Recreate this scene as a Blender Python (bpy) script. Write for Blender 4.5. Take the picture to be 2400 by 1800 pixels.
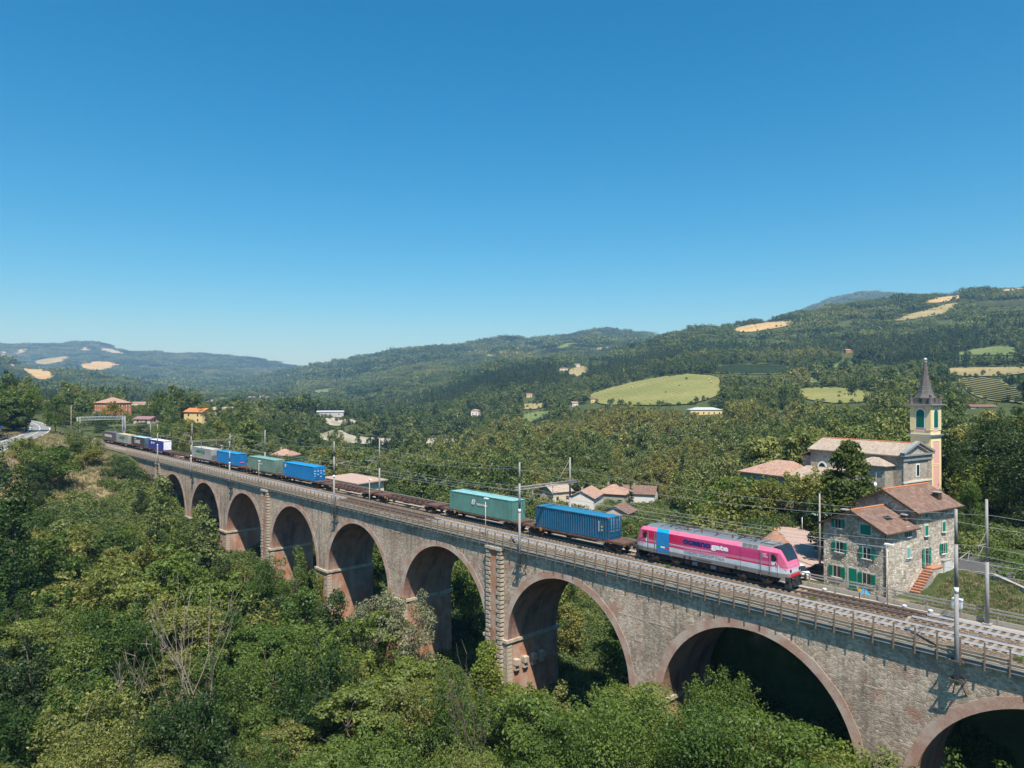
import bpy, bmesh, math, random
import numpy as np
from mathutils import Vector, Matrix, geometry

R = math.radians
scene = bpy.context.scene
for o in list(bpy.data.objects):
    bpy.data.objects.remove(o)

# ------------------------------------------------------------------ camera, sky, sun, exposure
CAM_Z = 18.9                      # drone height above the rail heads (rail head = z 0)
FPX = 1666.0                      # focal length in pixels of the 2400 px wide photograph
cam_data = bpy.data.cameras.new('camera')
cam_data.sensor_width = 36.0
cam_data.lens = 36.0 * FPX / 2400.0
cam_data.clip_start = 0.5
cam_data.clip_end = 30000.0
cam = bpy.data.objects.new('camera', cam_data)
scene.collection.objects.link(cam)
PITCH = math.atan(14.0 / FPX)
cam.location = (0, 0, CAM_Z)
cam.rotation_euler = (R(90) + PITCH, 0, 0)
scene.camera = cam

# railway frame: s runs along the viaduct (towards the right and the viewer), t across it (away from the viewer)
TH = math.atan(1523.0 / FPX)
SD = np.array([math.sin(TH), -math.cos(TH)])
TD = np.array([math.cos(TH), math.sin(TH)])
T0 = 59.7
RAIL_RZ = math.atan2(SD[1], SD[0])

# light travels (t .3, s -.5, z -1)
_lx = TD * 0.30 - SD * 0.50
LIGHT = Vector((_lx[0], _lx[1], -1.0)).normalized()
SUN_EL = math.asin(-LIGHT.z)
SUN_AZ = math.atan2(-LIGHT.x, -LIGHT.y)      # clockwise from +Y

world = bpy.data.worlds.new('World')
scene.world = world
world.use_nodes = True
wn = world.node_tree.nodes
bg = wn['Background']
sky = wn.new('ShaderNodeTexSky')
sky.sky_type = 'NISHITA'
sky.sun_disc = False
sky.sun_elevation = SUN_EL
sky.sun_rotation = SUN_AZ
sky.altitude = 0
sky.air_density = 1.0
sky.dust_density = 1.0
sky.ozone_density = 8.0
hs = wn.new('ShaderNodeHueSaturation')       # the deep summer blue of the whole sky
hs.inputs['Saturation'].default_value = 1.33
hs.inputs['Hue'].default_value = 0.485
world.node_tree.links.new(sky.outputs[0], hs.inputs['Color'])
world.node_tree.links.new(hs.outputs[0], bg.inputs[0])
bg.inputs[1].default_value = 0.104

sun_data = bpy.data.lights.new('sun', 'SUN')
sun_data.energy = 5.0
sun_data.angle = R(0.5)
sun_data.color = (1.0, 0.955, 0.88)
sun = bpy.data.objects.new('sun', sun_data)
sun.rotation_euler = LIGHT.to_track_quat('-Z', 'Y').to_euler()
sun.location = (40, -80, 120)
scene.collection.objects.link(sun)

vs = scene.view_settings
vs.view_transform = 'Standard'
vs.look = 'None'
vs.exposure = 0.5
vs.gamma = 1.0
vs.use_curve_mapping = False
cy = scene.cycles
cy.use_denoising = True
try:
    cy.denoiser = 'OPENIMAGEDENOISE'
    cy.denoising_input_passes = 'RGB_ALBEDO_NORMAL'
    cy.denoising_prefilter = 'ACCURATE'
except Exception:
    pass
cy.max_bounces = 6
cy.diffuse_bounces = 3
cy.glossy_bounces = 2
cy.transmission_bounces = 3
cy.transparent_max_bounces = 6
cy.volume_bounces = 0
cy.caustics_reflective = False
cy.caustics_refractive = False
cy.use_adaptive_sampling = True
cy.adaptive_threshold = 0.016
scene.render.use_persistent_data = False

C = scene.collection
CLEAR = []          # (x0, x1, y0, y1, depth): image boxes that trees nearer than depth must not cover
rng = random.Random(7)
nrng = np.random.default_rng(7)

# ------------------------------------------------------------------ small helpers
def px_dir(x, y):
    a = (x - 1200.0) / FPX
    b = -(y - 900.0) / FPX
    c, s = math.cos(-PITCH), math.sin(-PITCH)
    return np.array([a, c + b * s, -s + b * c])

def to_px(P):
    P = np.asarray(P, float)
    d = P - np.array([0, 0, CAM_Z])
    c, s = math.cos(-PITCH), math.sin(-PITCH)
    fw = c * d[..., 1] - s * d[..., 2]
    up = s * d[..., 1] + c * d[..., 2]
    return 1200 + FPX * d[..., 0] / fw, 900 - FPX * up / fw

def st(s, t, z=0.0):
    """railway coordinates -> world"""
    p = SD * s + TD * (t + T0)
    return (float(p[0]), float(p[1]), z)

def to_st(X, Y):
    return X * SD[0] + Y * SD[1], X * TD[0] + Y * TD[1] - T0

def at(x, D, z):
    """image column at depth D -> world"""
    return ((x - 1200.0) / FPX * D, D, z)

class MB:
    """collects polygons of one part"""
    def __init__(self):
        self.v = []; self.f = []; self.m = []; self.smooth = []
    def face(self, pts, m=0, sm=False):
        n = len(self.v)
        self.v.extend([tuple(p) for p in pts])
        self.f.append(tuple(range(n, n + len(pts))))
        self.m.append(m); self.smooth.append(sm)
    def box(self, x0, x1, y0, y1, z0, z1, m=0):
        n = len(self.v)
        self.v += [(x0, y0, z0), (x1, y0, z0), (x1, y1, z0), (x0, y1, z0), (x0, y0, z1), (x1, y0, z1), (x1, y1, z1), (x0, y1, z1)]
        for q in ((0, 3, 2, 1), (4, 5, 6, 7), (0, 1, 5, 4), (1, 2, 6, 5), (2, 3, 7, 6), (3, 0, 4, 7)):
            self.f.append(tuple(n + i for i in q)); self.m.append(m); self.smooth.append(False)
        return self
    def prism(self, poly, axis, a0, a1, m=0, cap=True):
        """poly: 2-D outline, extruded along axis ('x': poly is (y,z); 'y': (x,z); 'z': (x,y))"""
        def p3(p, a):
            if axis == 'x': return (a, p[0], p[1])
            if axis == 'y': return (p[0], a, p[1])
            return (p[0], p[1], a)
        n = len(self.v); k = len(poly)
        self.v += [p3(p, a0) for p in poly] + [p3(p, a1) for p in poly]
        for i in range(k):
            j = (i + 1) % k
            self.f.append((n + i, n + j, n + k + j, n + k + i)); self.m.append(m); self.smooth.append(False)
        if cap:
            self.f.append(tuple(n + i for i in reversed(range(k)))); self.m.append(m); self.smooth.append(False)
            self.f.append(tuple(n + k + i for i in range(k))); self.m.append(m); self.smooth.append(False)
        return self
    def tube(self, p, q, r, r2=None, n=8, m=0, cap=True, sm=True):
        p = Vector(p); q = Vector(q); r2 = r if r2 is None else r2
        d = q - p
        if d.length < 1e-6: return self
        d.normalize()
        a = d.orthogonal().normalized(); b = d.cross(a)
        k = len(self.v)
        for c, rr in ((p, r), (q, r2)):
            for i in range(n):
                t = 2 * math.pi * i / n
                self.v.append(tuple(c + a * (rr * math.cos(t)) + b * (rr * math.sin(t))))
        for i in range(n):
            j = (i + 1) % n
            self.f.append((k + i, k + j, k + n + j, k + n + i)); self.m.append(m); self.smooth.append(sm)
        if cap:
            self.f.append(tuple(k + i for i in reversed(range(n)))); self.m.append(m); self.smooth.append(False)
            self.f.append(tuple(k + n + i for i in range(n))); self.m.append(m); self.smooth.append(False)
        return self
    def bar(self, p, q, w, h, m=0):
        """rectangular bar from p to q; w across horizontally, h vertically"""
        p = Vector(p); q = Vector(q); d = (q - p).normalized()
        up = Vector((0, 0, 1))
        if abs(d.z) > 0.95: up = Vector((1, 0, 0))
        a = d.cross(up).normalized() * (w / 2); b = a.cross(d).normalized() * (h / 2)
        n = len(self.v)
        for c in (p, q):
            self.v += [tuple(c - a - b), tuple(c + a - b), tuple(c + a + b), tuple(c - a + b)]
        for qd in ((0, 1, 2, 3), (7, 6, 5, 4), (0, 4, 5, 1), (1, 5, 6, 2), (2, 6, 7, 3), (3, 7, 4, 0)):
            self.f.append(tuple(n + i for i in qd)); self.m.append(m); self.smooth.append(False)
        return self
    def lathe(self, prof, c=(0, 0, 0), n=12, m=0, sm=True, axis='z'):
        k = len(self.v)
        for r, h in prof:
            for i in range(n):
                t = 2 * math.pi * i / n
                a, b = r * math.cos(t), r * math.sin(t)
                if axis == 'z': p = (c[0] + a, c[1] + b, c[2] + h)
                elif axis == 'y': p = (c[0] + a, c[1] + h, c[2] + b)
                else: p = (c[0] + h, c[1] + a, c[2] + b)
                self.v.append(p)
        for j in range(len(prof) - 1):
            for i in range(n):
                i2 = (i + 1) % n
                self.f.append((k + j * n + i, k + j * n + i2, k + (j + 1) * n + i2, k + (j + 1) * n + i)); self.m.append(m); self.smooth.append(sm)
        self.f.append(tuple(k + i for i in reversed(range(n)))); self.m.append(m); self.smooth.append(False)
        e = k + (len(prof) - 1) * n
        self.f.append(tuple(e + i for i in range(n))); self.m.append(m); self.smooth.append(False)
        return self
    def mesh(self, name, mats):
        me = bpy.data.meshes.new(name)
        me.from_pydata(self.v, [], self.f)
        for mm in (mats if isinstance(mats, (list, tuple)) else [mats]):
            me.materials.append(mm)
        me.polygons.foreach_set('material_index', self.m)
        me.polygons.foreach_set('use_smooth', self.smooth)
        me.update()
        bm = bmesh.new(); bm.from_mesh(me)
        bmesh.ops.recalc_face_normals(bm, faces=bm.faces)
        bm.to_mesh(me); bm.free()
        return me
    def build(self, name, mats, parent=None, loc=(0, 0, 0), rz=0.0):
        return obj(name, self.mesh(name, mats), parent, loc, rz)

def obj(name, me, parent=None, loc=(0, 0, 0), rz=0.0):
    o = bpy.data.objects.new(name, me)
    C.objects.link(o)
    o.location = loc; o.rotation_euler = (0, 0, rz)
    if parent is not None: o.parent = parent
    return o

def tag(o, label=None, cat=None, group=None, kind=None):
    if label: o['label'] = label
    if cat: o['category'] = cat
    if group: o['group'] = group
    if kind: o['kind'] = kind
    return o

def thing(name, label, cat, loc=(0, 0, 0), rz=0.0, group=None):
    e = bpy.data.objects.new(name, None)
    C.objects.link(e)
    e.empty_display_size = 0.5
    e.location = loc; e.rotation_euler = (0, 0, rz)
    return tag(e, label, cat, group)

def copy_tree(root, loc=None, rz=None, label=None):
    r = root.copy(); C.objects.link(r)
    if loc is not None: r.location = loc
    if rz is not None: r.rotation_euler = (0, 0, rz)
    if label: r['label'] = label
    for ch in list(root.children):
        c = ch.copy(); C.objects.link(c); c.parent = r
        for g in list(ch.children):
            d = g.copy(); C.objects.link(d); d.parent = c
    return r

def text_mesh(body, size, extrude=0.004, bold=0.0, align='LEFT', shear=0.0, spacing=1.0):
    cu = bpy.data.curves.new('lettering', 'FONT')
    cu.body = body; cu.size = size; cu.extrude = extrude; cu.offset = bold; cu.align_x = align; cu.shear = shear
    cu.space_character = spacing
    cu.resolution_u = 3
    tmp = bpy.data.objects.new('lettering', cu)
    C.objects.link(tmp)
    dg = bpy.context.evaluated_depsgraph_get()
    me = bpy.data.meshes.new_from_object(tmp.evaluated_get(dg))
    bpy.data.objects.remove(tmp)
    bpy.data.curves.remove(cu)
    return me

def fit_text(body, x0, x1, z0, z1, y, mat, parent, name='lettering', bold=0.0, extrude=0.004, shear=0.0, spacing=1.0):
    """flat lettering on a side that faces -y, stretched to the box x0..x1, z0..z1"""
    me = text_mesh(body, 1.0, extrude, bold, shear=shear, spacing=spacing)
    n = len(me.vertices)
    co = np.empty(n * 3); me.vertices.foreach_get('co', co); co = co.reshape(-1, 3)
    a, b = co.min(0), co.max(0)
    out = np.empty_like(co)
    out[:, 0] = x0 + (co[:, 0] - a[0]) / (b[0] - a[0]) * (x1 - x0)
    out[:, 2] = z0 + (co[:, 1] - a[1]) / (b[1] - a[1]) * (z1 - z0)
    out[:, 1] = y - (co[:, 2] - a[2])
    me.vertices.foreach_set('co', out.ravel()); me.materials.clear(); me.materials.append(mat); me.update()
    return obj(name, me, parent)
# ------------------------------------------------------------------ materials
def new_mat(name):
    m = bpy.data.materials.new(name); m.use_nodes = True
    nt = m.node_tree
    return m, nt, nt.nodes['Principled BSDF'], nt.nodes, nt.links

def N(nodes, t, **kw):
    n = nodes.new(t)
    for k, v in kw.items():
        if k.startswith('i_'):
            n.inputs[k[2:].replace('_', ' ')].default_value = v
        else: setattr(n, k, v)
    return n

def ramp(nodes, stops):
    r = nodes.new('ShaderNodeValToRGB')
    el = r.color_ramp.elements
    while len(el) > 1: el.remove(el[-1])
    el[0].position = stops[0][0]; el[0].color = (*stops[0][1], 1)
    for p, c in stops[1:]:
        e = el.new(p); e.color = (*c, 1)
    return r

def mixc(nodes, links, fac, a, b, mode='MIX'):
    m = nodes.new('ShaderNodeMix'); m.data_type = 'RGBA'; m.blend_type = mode
    for sock, v in ((m.inputs[0], fac), (m.inputs[6], a), (m.inputs[7], b)):
        if hasattr(v, 'is_linked') or hasattr(v, 'node'): links.new(v, sock)
        elif isinstance(v, tuple): sock.default_value = (*v, 1) if len(v) == 3 else v
        else: sock.default_value = v
    return m.outputs[2]

def coord(nodes, links, kind='Object', scale=(1, 1, 1), rot=(0, 0, 0)):
    tc = nodes.new('ShaderNodeTexCoord'); mp = nodes.new('ShaderNodeMapping')
    mp.inputs['Scale'].default_value = scale; mp.inputs['Rotation'].default_value = rot
    links.new(tc.outputs[kind], mp.inputs[0])
    return mp.outputs[0]

def noise(nodes, links, vec, scale, detail=4, rough=0.55):
    n = nodes.new('ShaderNodeTexNoise'); n.inputs['Scale'].default_value = scale
    n.inputs['Detail'].default_value = detail; n.inputs['Roughness'].default_value = rough
    links.new(vec, n.inputs['Vector'])
    return n.outputs['Fac']

def bump(nodes, links, bsdf, height, strength=0.4, dist=0.03):
    b = nodes.new('ShaderNodeBump'); b.inputs['Strength'].default_value = strength; b.inputs['Distance'].default_value = dist
    links.new(height, b.inputs['Height']); links.new(b.outputs[0], bsdf.inputs['Normal'])

def simple(name, col, rough=0.7, metal=0.0, var=0.12, scale=3.0, spec=0.3, dirt=None, dirt_amt=0.5, dirt_scale=1.2):
    """a paint or plaster colour with mottling and, if asked, dirt of its own shape"""
    m, nt, b, nd, lk = new_mat(name)
    v = coord(nd, lk)
    n1 = noise(nd, lk, v, scale, 5)
    lo = tuple(c * (1 - var) for c in col); hi = tuple(min(1, c * (1 + var)) for c in col)
    rp = ramp(nd, [(0.3, lo), (0.7, hi)]); lk.new(n1, rp.inputs[0])
    out = rp.outputs[0]
    if dirt:
        n2 = noise(nd, lk, v, dirt_scale, 6, 0.65)
        r2 = ramp(nd, [(0.48, (0, 0, 0)), (0.68, (dirt_amt,) * 3)]); lk.new(n2, r2.inputs[0])
        out = mixc(nd, lk, r2.outputs[0], out, dirt)
    lk.new(out, b.inputs['Base Color'])
    b.inputs['Roughness'].default_value = rough; b.inputs['Metallic'].default_value = metal
    b.inputs['Specular IOR Level'].default_value = spec
    return m

def glass(name, col=(0.02, 0.03, 0.035), rough=0.08):
    m, nt, b, nd, lk = new_mat(name)
    b.inputs['Base Color'].default_value = (*col, 1); b.inputs['Roughness'].default_value = rough
    b.inputs['Specular IOR Level'].default_value = 0.8
    return m

def stone_wall(name, stone_lo, stone_hi, mortar, scale, brick=None, brick_amt=0.5, bump_s=0.6, stain=True, xscale=1.0, contrast=0.5):
    """rubble masonry: voronoi stones in mortar, patches where render has fallen off"""
    m, nt, b, nd, lk = new_mat(name)
    v = coord(nd, lk, scale=(1, 1, 1.35))
    vo = nd.new('ShaderNodeTexVoronoi'); vo.feature = 'DISTANCE_TO_EDGE'; vo.inputs['Scale'].default_value = scale
    vc = nd.new('ShaderNodeTexVoronoi'); vc.feature = 'F1'; vc.inputs['Scale'].default_value = scale
    # warp a little so that the stones are not regular
    nw = nd.new('ShaderNodeTexNoise'); nw.inputs['Scale'].default_value = scale * 0.8; lk.new(v, nw.inputs['Vector'])
    add = nd.new('ShaderNodeVectorMath'); add.operation = 'MULTIPLY_ADD'
    lk.new(nw.outputs['Color'], add.inputs[0]); add.inputs[1].default_value = (0.25 / scale,) * 3; lk.new(v, add.inputs[2])
    for t in (vo, vc): lk.new(add.outputs[0], t.inputs['Vector'])
    sep = nd.new('ShaderNodeSeparateColor'); lk.new(vc.outputs['Color'], sep.inputs[0])
    rs = ramp(nd, [(0.0, stone_lo), (0.55, tuple((a + c) / 2 for a, c in zip(stone_lo, stone_hi))), (1.0, stone_hi)]); lk.new(sep.outputs[0], rs.inputs[0])
    fine = noise(nd, lk, v, scale * 6, 4)
    col = mixc(nd, lk, 0.35, rs.outputs[0], rs.outputs[0])
    rf = ramp(nd, [(0.3, (0.72, 0.72, 0.72)), (0.75, (1.15, 1.15, 1.15))]); lk.new(fine, rf.inputs[0])
    col = mixc(nd, lk, 1.0, rs.outputs[0], rf.outputs[0], 'MULTIPLY')
    edge = ramp(nd, [(0.0, (1, 1, 1)), (0.09, (0, 0, 0))]); lk.new(vo.outputs[0], edge.inputs[0])
    mort = mixc(nd, lk, contrast, edge.outputs[0], (0, 0, 0))
    inv = nd.new('ShaderNodeMath'); inv.operation = 'MULTIPLY'; lk.new(edge.outputs[0], inv.inputs[0]); inv.inputs[1].default_value = contrast * 1.6
    col = mixc(nd, lk, inv.outputs[0], col, mortar)
    # broad weather patches
    big = noise(nd, lk, v, 0.16, 6, 0.6)
    rb = ramp(nd, [(0.3, (0.62, 0.6, 0.58)), (0.52, (1, 1, 1)), (0.75, (1.18, 1.16, 1.12))]); lk.new(big, rb.inputs[0])
    col = mixc(nd, lk, 1.0, col, rb.outputs[0], 'MULTIPLY')
    if brick:
        nb = noise(nd, lk, v, 0.42, 7, 0.62)
        r2 = ramp(nd, [(0.55, (0, 0, 0)), (0.66, (brick_amt,) * 3)]); lk.new(nb, r2.inputs[0])
        col = mixc(nd, lk, r2.outputs[0], col, brick)
    if stain:
        # dark algae streaks that run down from the coping
        vs_ = coord(nd, lk, scale=(0.9, 0.9, 0.06))
        ns = noise(nd, lk, vs_, 1.0, 5, 0.6)
        rs2 = ramp(nd, [(0.50, (0, 0, 0)), (0.70, (0.62, 0.62, 0.62))]); lk.new(ns, rs2.inputs[0])
        col = mixc(nd, lk, rs2.outputs[0], col, (0.09, 0.085, 0.075))
        nw2 = noise(nd, lk, coord(nd, lk, scale=(0.7, 0.7, 0.045)), 1.7, 4, 0.6)
        rw = ramp(nd, [(0.66, (0, 0, 0)), (0.76, (0.45, 0.45, 0.45))]); lk.new(nw2, rw.inputs[0])
        col = mixc(nd, lk, rw.outputs[0], col, (0.62, 0.6, 0.56))
    lk.new(col, b.inputs['Base Color'])
    b.inputs['Roughness'].default_value = 0.9; b.inputs['Specular IOR Level'].default_value = 0.15
    hm = ramp(nd, [(0.0, (0, 0, 0)), (0.14, (1, 1, 1))]); lk.new(vo.outputs[0], hm.inputs[0])
    hh = mixc(nd, lk, 0.35, hm.outputs[0], fine)
    bump(nd, lk, b, hh, bump_s, 0.08)
    return m

def brick_mat(name, c1, c2, mortar, faded=(0.33, 0.26, 0.22), sx=1.0, amt=0.6, dark=None, scale=4.0, rough_bump=0.4):
    m, nt, b, nd, lk = new_mat(name)
    v = coord(nd, lk)
    w = nd.new('ShaderNodeTexNoise'); w.inputs['Scale'].default_value = 1.3; lk.new(v, w.inputs['Vector'])
    n1 = noise(nd, lk, v, 9.0, 4)
    r1 = ramp(nd, [(0.25, c1), (0.75, c2)]); lk.new(n1, r1.inputs[0])
    # courses
    vz = coord(nd, lk, scale=(0, 0, 1))
    wv = nd.new('ShaderNodeTexWave'); wv.wave_type = 'BANDS'; wv.bands_direction = 'Z'; wv.inputs['Scale'].default_value = scale
    wv.inputs['Distortion'].default_value = 1.2; wv.inputs['Detail'].default_value = 2; lk.new(v, wv.inputs['Vector'])
    rw = ramp(nd, [(0.0, (1, 1, 1)), (0.22, (0, 0, 0))]); lk.new(wv.outputs['Fac'], rw.inputs[0])
    m2 = nd.new('ShaderNodeMath'); m2.operation = 'MULTIPLY'; lk.new(rw.outputs[0], m2.inputs[0]); m2.inputs[1].default_value = 0.45
    col = mixc(nd, lk, m2.outputs[0], r1.outputs[0], mortar)
    nf = noise(nd, lk, v, 0.5, 7, 0.6)
    rf = ramp(nd, [(0.42, (0, 0, 0)), (0.6, (amt,) * 3)]); lk.new(nf, rf.inputs[0])
    col = mixc(nd, lk, rf.outputs[0], col, faded)
    if dark:
        nk = noise(nd, lk, coord(nd, lk, scale=(0.5, 0.5, 0.12)), 1.2, 6, 0.65)
        rk = ramp(nd, [(0.46, (0, 0, 0)), (0.66, (0.75, 0.75, 0.75))]); lk.new(nk, rk.inputs[0])
        col = mixc(nd, lk, rk.outputs[0], col, dark)
    lk.new(col, b.inputs['Base Color']); b.inputs['Roughness'].default_value = 0.92; b.inputs['Specular IOR Level'].default_value = 0.1
    bump(nd, lk, b, n1, rough_bump, 0.05)
    return m

def tile_mat(name, c1, c2, c3, pitch=0.22, course=0.34, moss=(0.2, 0.2, 0.17), moss_amt=0.5):
    """clay tiles: barrel rows down the slope (object y across, x along the slope is set by the mesh's UV)"""
    m, nt, b, nd, lk = new_mat(name)
    tc = nd.new('ShaderNodeTexCoord')
    uv = tc.outputs['UV']
    sep = nd.new('ShaderNodeSeparateXYZ'); lk.new(uv, sep.inputs[0])
    def band(sock, period, sharp=False):
        d = nd.new('ShaderNodeMath'); d.operation = 'DIVIDE'; lk.new(sock, d.inputs[0]); d.inputs[1].default_value = period
        f = nd.new('ShaderNodeMath'); f.operation = 'FRACT'; lk.new(d.outputs[0], f.inputs[0])
        fl = nd.new('ShaderNodeMath'); fl.operation = 'FLOOR'; lk.new(d.outputs[0], fl.inputs[0])
        return f.outputs[0], fl.outputs[0]
    fu, iu = band(sep.outputs[0], pitch); fv, iv = band(sep.outputs[1], course)
    cmb = nd.new('ShaderNodeCombineXYZ'); lk.new(iu, cmb.inputs[0]); lk.new(iv, cmb.inputs[1])
    wn_ = nd.new('ShaderNodeTexWhiteNoise'); lk.new(cmb.outputs[0], wn_.inputs['Vector'])
    rc = ramp(nd, [(0.0, c1), (0.5, c2), (1.0, c3)]); lk.new(wn_.outputs['Value'], rc.inputs[0])
    # relief
    s1 = nd.new('ShaderNodeMath'); s1.operation = 'PINGPONG'; lk.new(fu, s1.inputs[0]); s1.inputs[1].default_value = 0.5
    hgt = nd.new('ShaderNodeMath'); hgt.operation = 'MULTIPLY_ADD'; lk.new(fv, hgt.inputs[0]); hgt.inputs[1].default_value = -0.35; lk.new(s1.outputs[0], hgt.inputs[2])
    gap = ramp(nd, [(0.0, (0.45, 0.45, 0.45)), (0.2, (1, 1, 1))]); lk.new(s1.outputs[0], gap.inputs[0])
    col = mixc(nd, lk, 0.8, rc.outputs[0], gap.outputs[0], 'MULTIPLY')
    nm = noise(nd, lk, uv, 0.7, 6, 0.65)
    rm = ramp(nd, [(0.45, (0, 0, 0)), (0.65, (moss_amt,) * 3)]); lk.new(nm, rm.inputs[0])
    col = mixc(nd, lk, rm.outputs[0], col, moss)
    lk.new(col, b.inputs['Base Color']); b.inputs['Roughness'].default_value = 0.85; b.inputs['Specular IOR Level'].default_value = 0.2
    bump(nd, lk, b, hgt.outputs[0], 0.7, 0.07)
    return m

def leaf_mat(name, cols, trans=0.35, instanced=False, blotch=0.02):
    """foliage: colour from a per-tree random, a per-leaf random (vertex attribute) and, for masses, the tint stored on the points"""
    m, nt, b, nd, lk = new_mat(name)
    nd.remove(b)
    oi = nd.new('ShaderNodeObjectInfo')
    r1 = ramp(nd, [(i / (len(cols) - 1), c) for i, c in enumerate(cols)])
    if instanced:
        at_ = nd.new('ShaderNodeAttribute'); at_.attribute_type = 'INSTANCER'; at_.attribute_name = 'tint'
        lk.new(at_.outputs['Fac'], r1.inputs[0])
    else:
        lk.new(oi.outputs['Random'], r1.inputs[0])
    av = nd.new('ShaderNodeAttribute'); av.attribute_name = 'leafv'
    rv = ramp(nd, [(0.0, (0.66, 0.7, 0.62)), (0.5, (1, 1, 1)), (0.9, (1.28, 1.22, 1.1)), (1.0, (1.8, 1.6, 1.2))])
    lk.new(av.outputs['Fac'], rv.inputs[0])
    col = mixc(nd, lk, 1.0, r1.outputs[0], rv.outputs[0], 'MULTIPLY')
    ge = nd.new('ShaderNodeNewGeometry')
    nz = noise(nd, lk, ge.outputs['Position'], blotch, 3)
    rz = ramp(nd, [(0.32, (0.8, 0.86, 0.85)), (0.68, (1.2, 1.1, 0.98))]); lk.new(nz, rz.inputs[0])
    col = mixc(nd, lk, 1.0, col, rz.outputs[0], 'MULTIPLY')
    d = nd.new('ShaderNodeBsdfDiffuse'); t = nd.new('ShaderNodeBsdfTranslucent')
    g = nd.new('ShaderNodeBsdfGlossy'); g.inputs['Roughness'].default_value = 0.5; g.inputs['Color'].default_value = (0.7, 0.75, 0.7, 1)
    lk.new(col, d.inputs[0])
    tc = mixc(nd, lk, 1.0, col, (1.15, 1.25, 0.55), 'MULTIPLY'); lk.new(tc, t.inputs[0])
    ms = nd.new('ShaderNodeMixShader'); ms.inputs[0].default_value = trans
    lk.new(d.outputs[0], ms.inputs[1]); lk.new(t.outputs[0], ms.inputs[2])
    m3 = nd.new('ShaderNodeMixShader'); m3.inputs[0].default_value = 0.02
    lk.new(ms.outputs[0], m3.inputs[1]); lk.new(g.outputs[0], m3.inputs[2])
    lk.new(m3.outputs[0], nd['Material Output'].inputs[0])
    return m

M = {}
M['stone'] = stone_wall('viaduct_rubble_stone', (0.36, 0.265, 0.19), (0.70, 0.56, 0.42), (0.55, 0.44, 0.335), 3.9, brick=(0.43, 0.21, 0.14), brick_amt=0.7, bump_s=0.42, contrast=0.28)
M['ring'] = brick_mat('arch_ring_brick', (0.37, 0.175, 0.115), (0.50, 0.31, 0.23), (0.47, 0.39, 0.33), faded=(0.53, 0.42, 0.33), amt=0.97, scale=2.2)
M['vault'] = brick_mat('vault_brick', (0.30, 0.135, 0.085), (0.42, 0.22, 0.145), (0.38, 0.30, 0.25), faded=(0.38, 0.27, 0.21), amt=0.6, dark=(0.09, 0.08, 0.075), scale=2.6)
M['pier'] = brick_mat('pier_brick', (0.34, 0.125, 0.06), (0.48, 0.22, 0.12), (0.42, 0.33, 0.27), faded=(0.47, 0.36, 0.28), amt=0.75, dark=(0.2, 0.14, 0.11), scale=2.6)
M['quoin'] = simple('quoin_sandstone', (0.46, 0.39, 0.29), 0.9, var=0.22, scale=2.2, dirt=(0.18, 0.15, 0.12), dirt_amt=0.6)
M['concrete'] = simple('weathered_concrete', (0.34, 0.31, 0.265), 0.9, var=0.15, scale=1.5, dirt=(0.14, 0.12, 0.10), dirt_amt=0.5)
M['board'] = simple('fence_board', (0.40, 0.335, 0.25), 0.85, var=0.25, scale=1.3, dirt=(0.10, 0.085, 0.07), dirt_amt=0.6)
M['fence_post'] = simple('rusty_post', (0.20, 0.15, 0.105), 0.85, var=0.25, scale=5, dirt=(0.26, 0.12, 0.05), dirt_amt=0.5)
M['girder'] = simple('blue_grey_girder', (0.16, 0.19, 0.20), 0.7, var=0.2, scale=1.0, dirt=(0.12, 0.09, 0.07))
M['greywood'] = simple('grey_handrail', (0.30, 0.28, 0.245), 0.85, var=0.2, scale=2)
M['rail_paint'] = simple('white_painted_rail', (0.80, 0.80, 0.79), 0.55, var=0.08, scale=1.5, dirt=(0.46, 0.41, 0.36), dirt_amt=0.5)
M['rail_steel'] = simple('rail_head_steel', (0.55, 0.55, 0.57), 0.32, metal=0.85, var=0.08)
M['rail_rust'] = simple('rusty_rail', (0.15, 0.095, 0.065), 0.7, metal=0.1, var=0.25, scale=3)
M['sleeper'] = simple('concrete_sleeper', (0.29, 0.24, 0.18), 0.9, var=0.2, scale=2.0, dirt=(0.18, 0.13, 0.09), dirt_amt=0.6)
M['timber'] = simple('timber_sleeper', (0.13, 0.095, 0.07), 0.9, var=0.3, scale=2.5)
M['galv'] = simple('galvanised_steel', (0.27, 0.265, 0.255), 0.6, metal=0.0, var=0.12, scale=2, dirt=(0.27, 0.17, 0.1), dirt_amt=0.5, dirt_scale=0.8)
M['dark_steel'] = simple('dark_bracket_steel', (0.09, 0.075, 0.06), 0.7, var=0.2)
M['wire'] = simple('copper_wire', (0.40, 0.40, 0.39), 0.5, metal=0.2, var=0.05)
M['white'] = simple('white_paint', (0.78, 0.78, 0.76), 0.5, var=0.04)
M['glass'] = glass('dark_window_glass')
M['black'] = simple('black_rubber', (0.02, 0.02, 0.022), 0.6, var=0.1)

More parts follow.
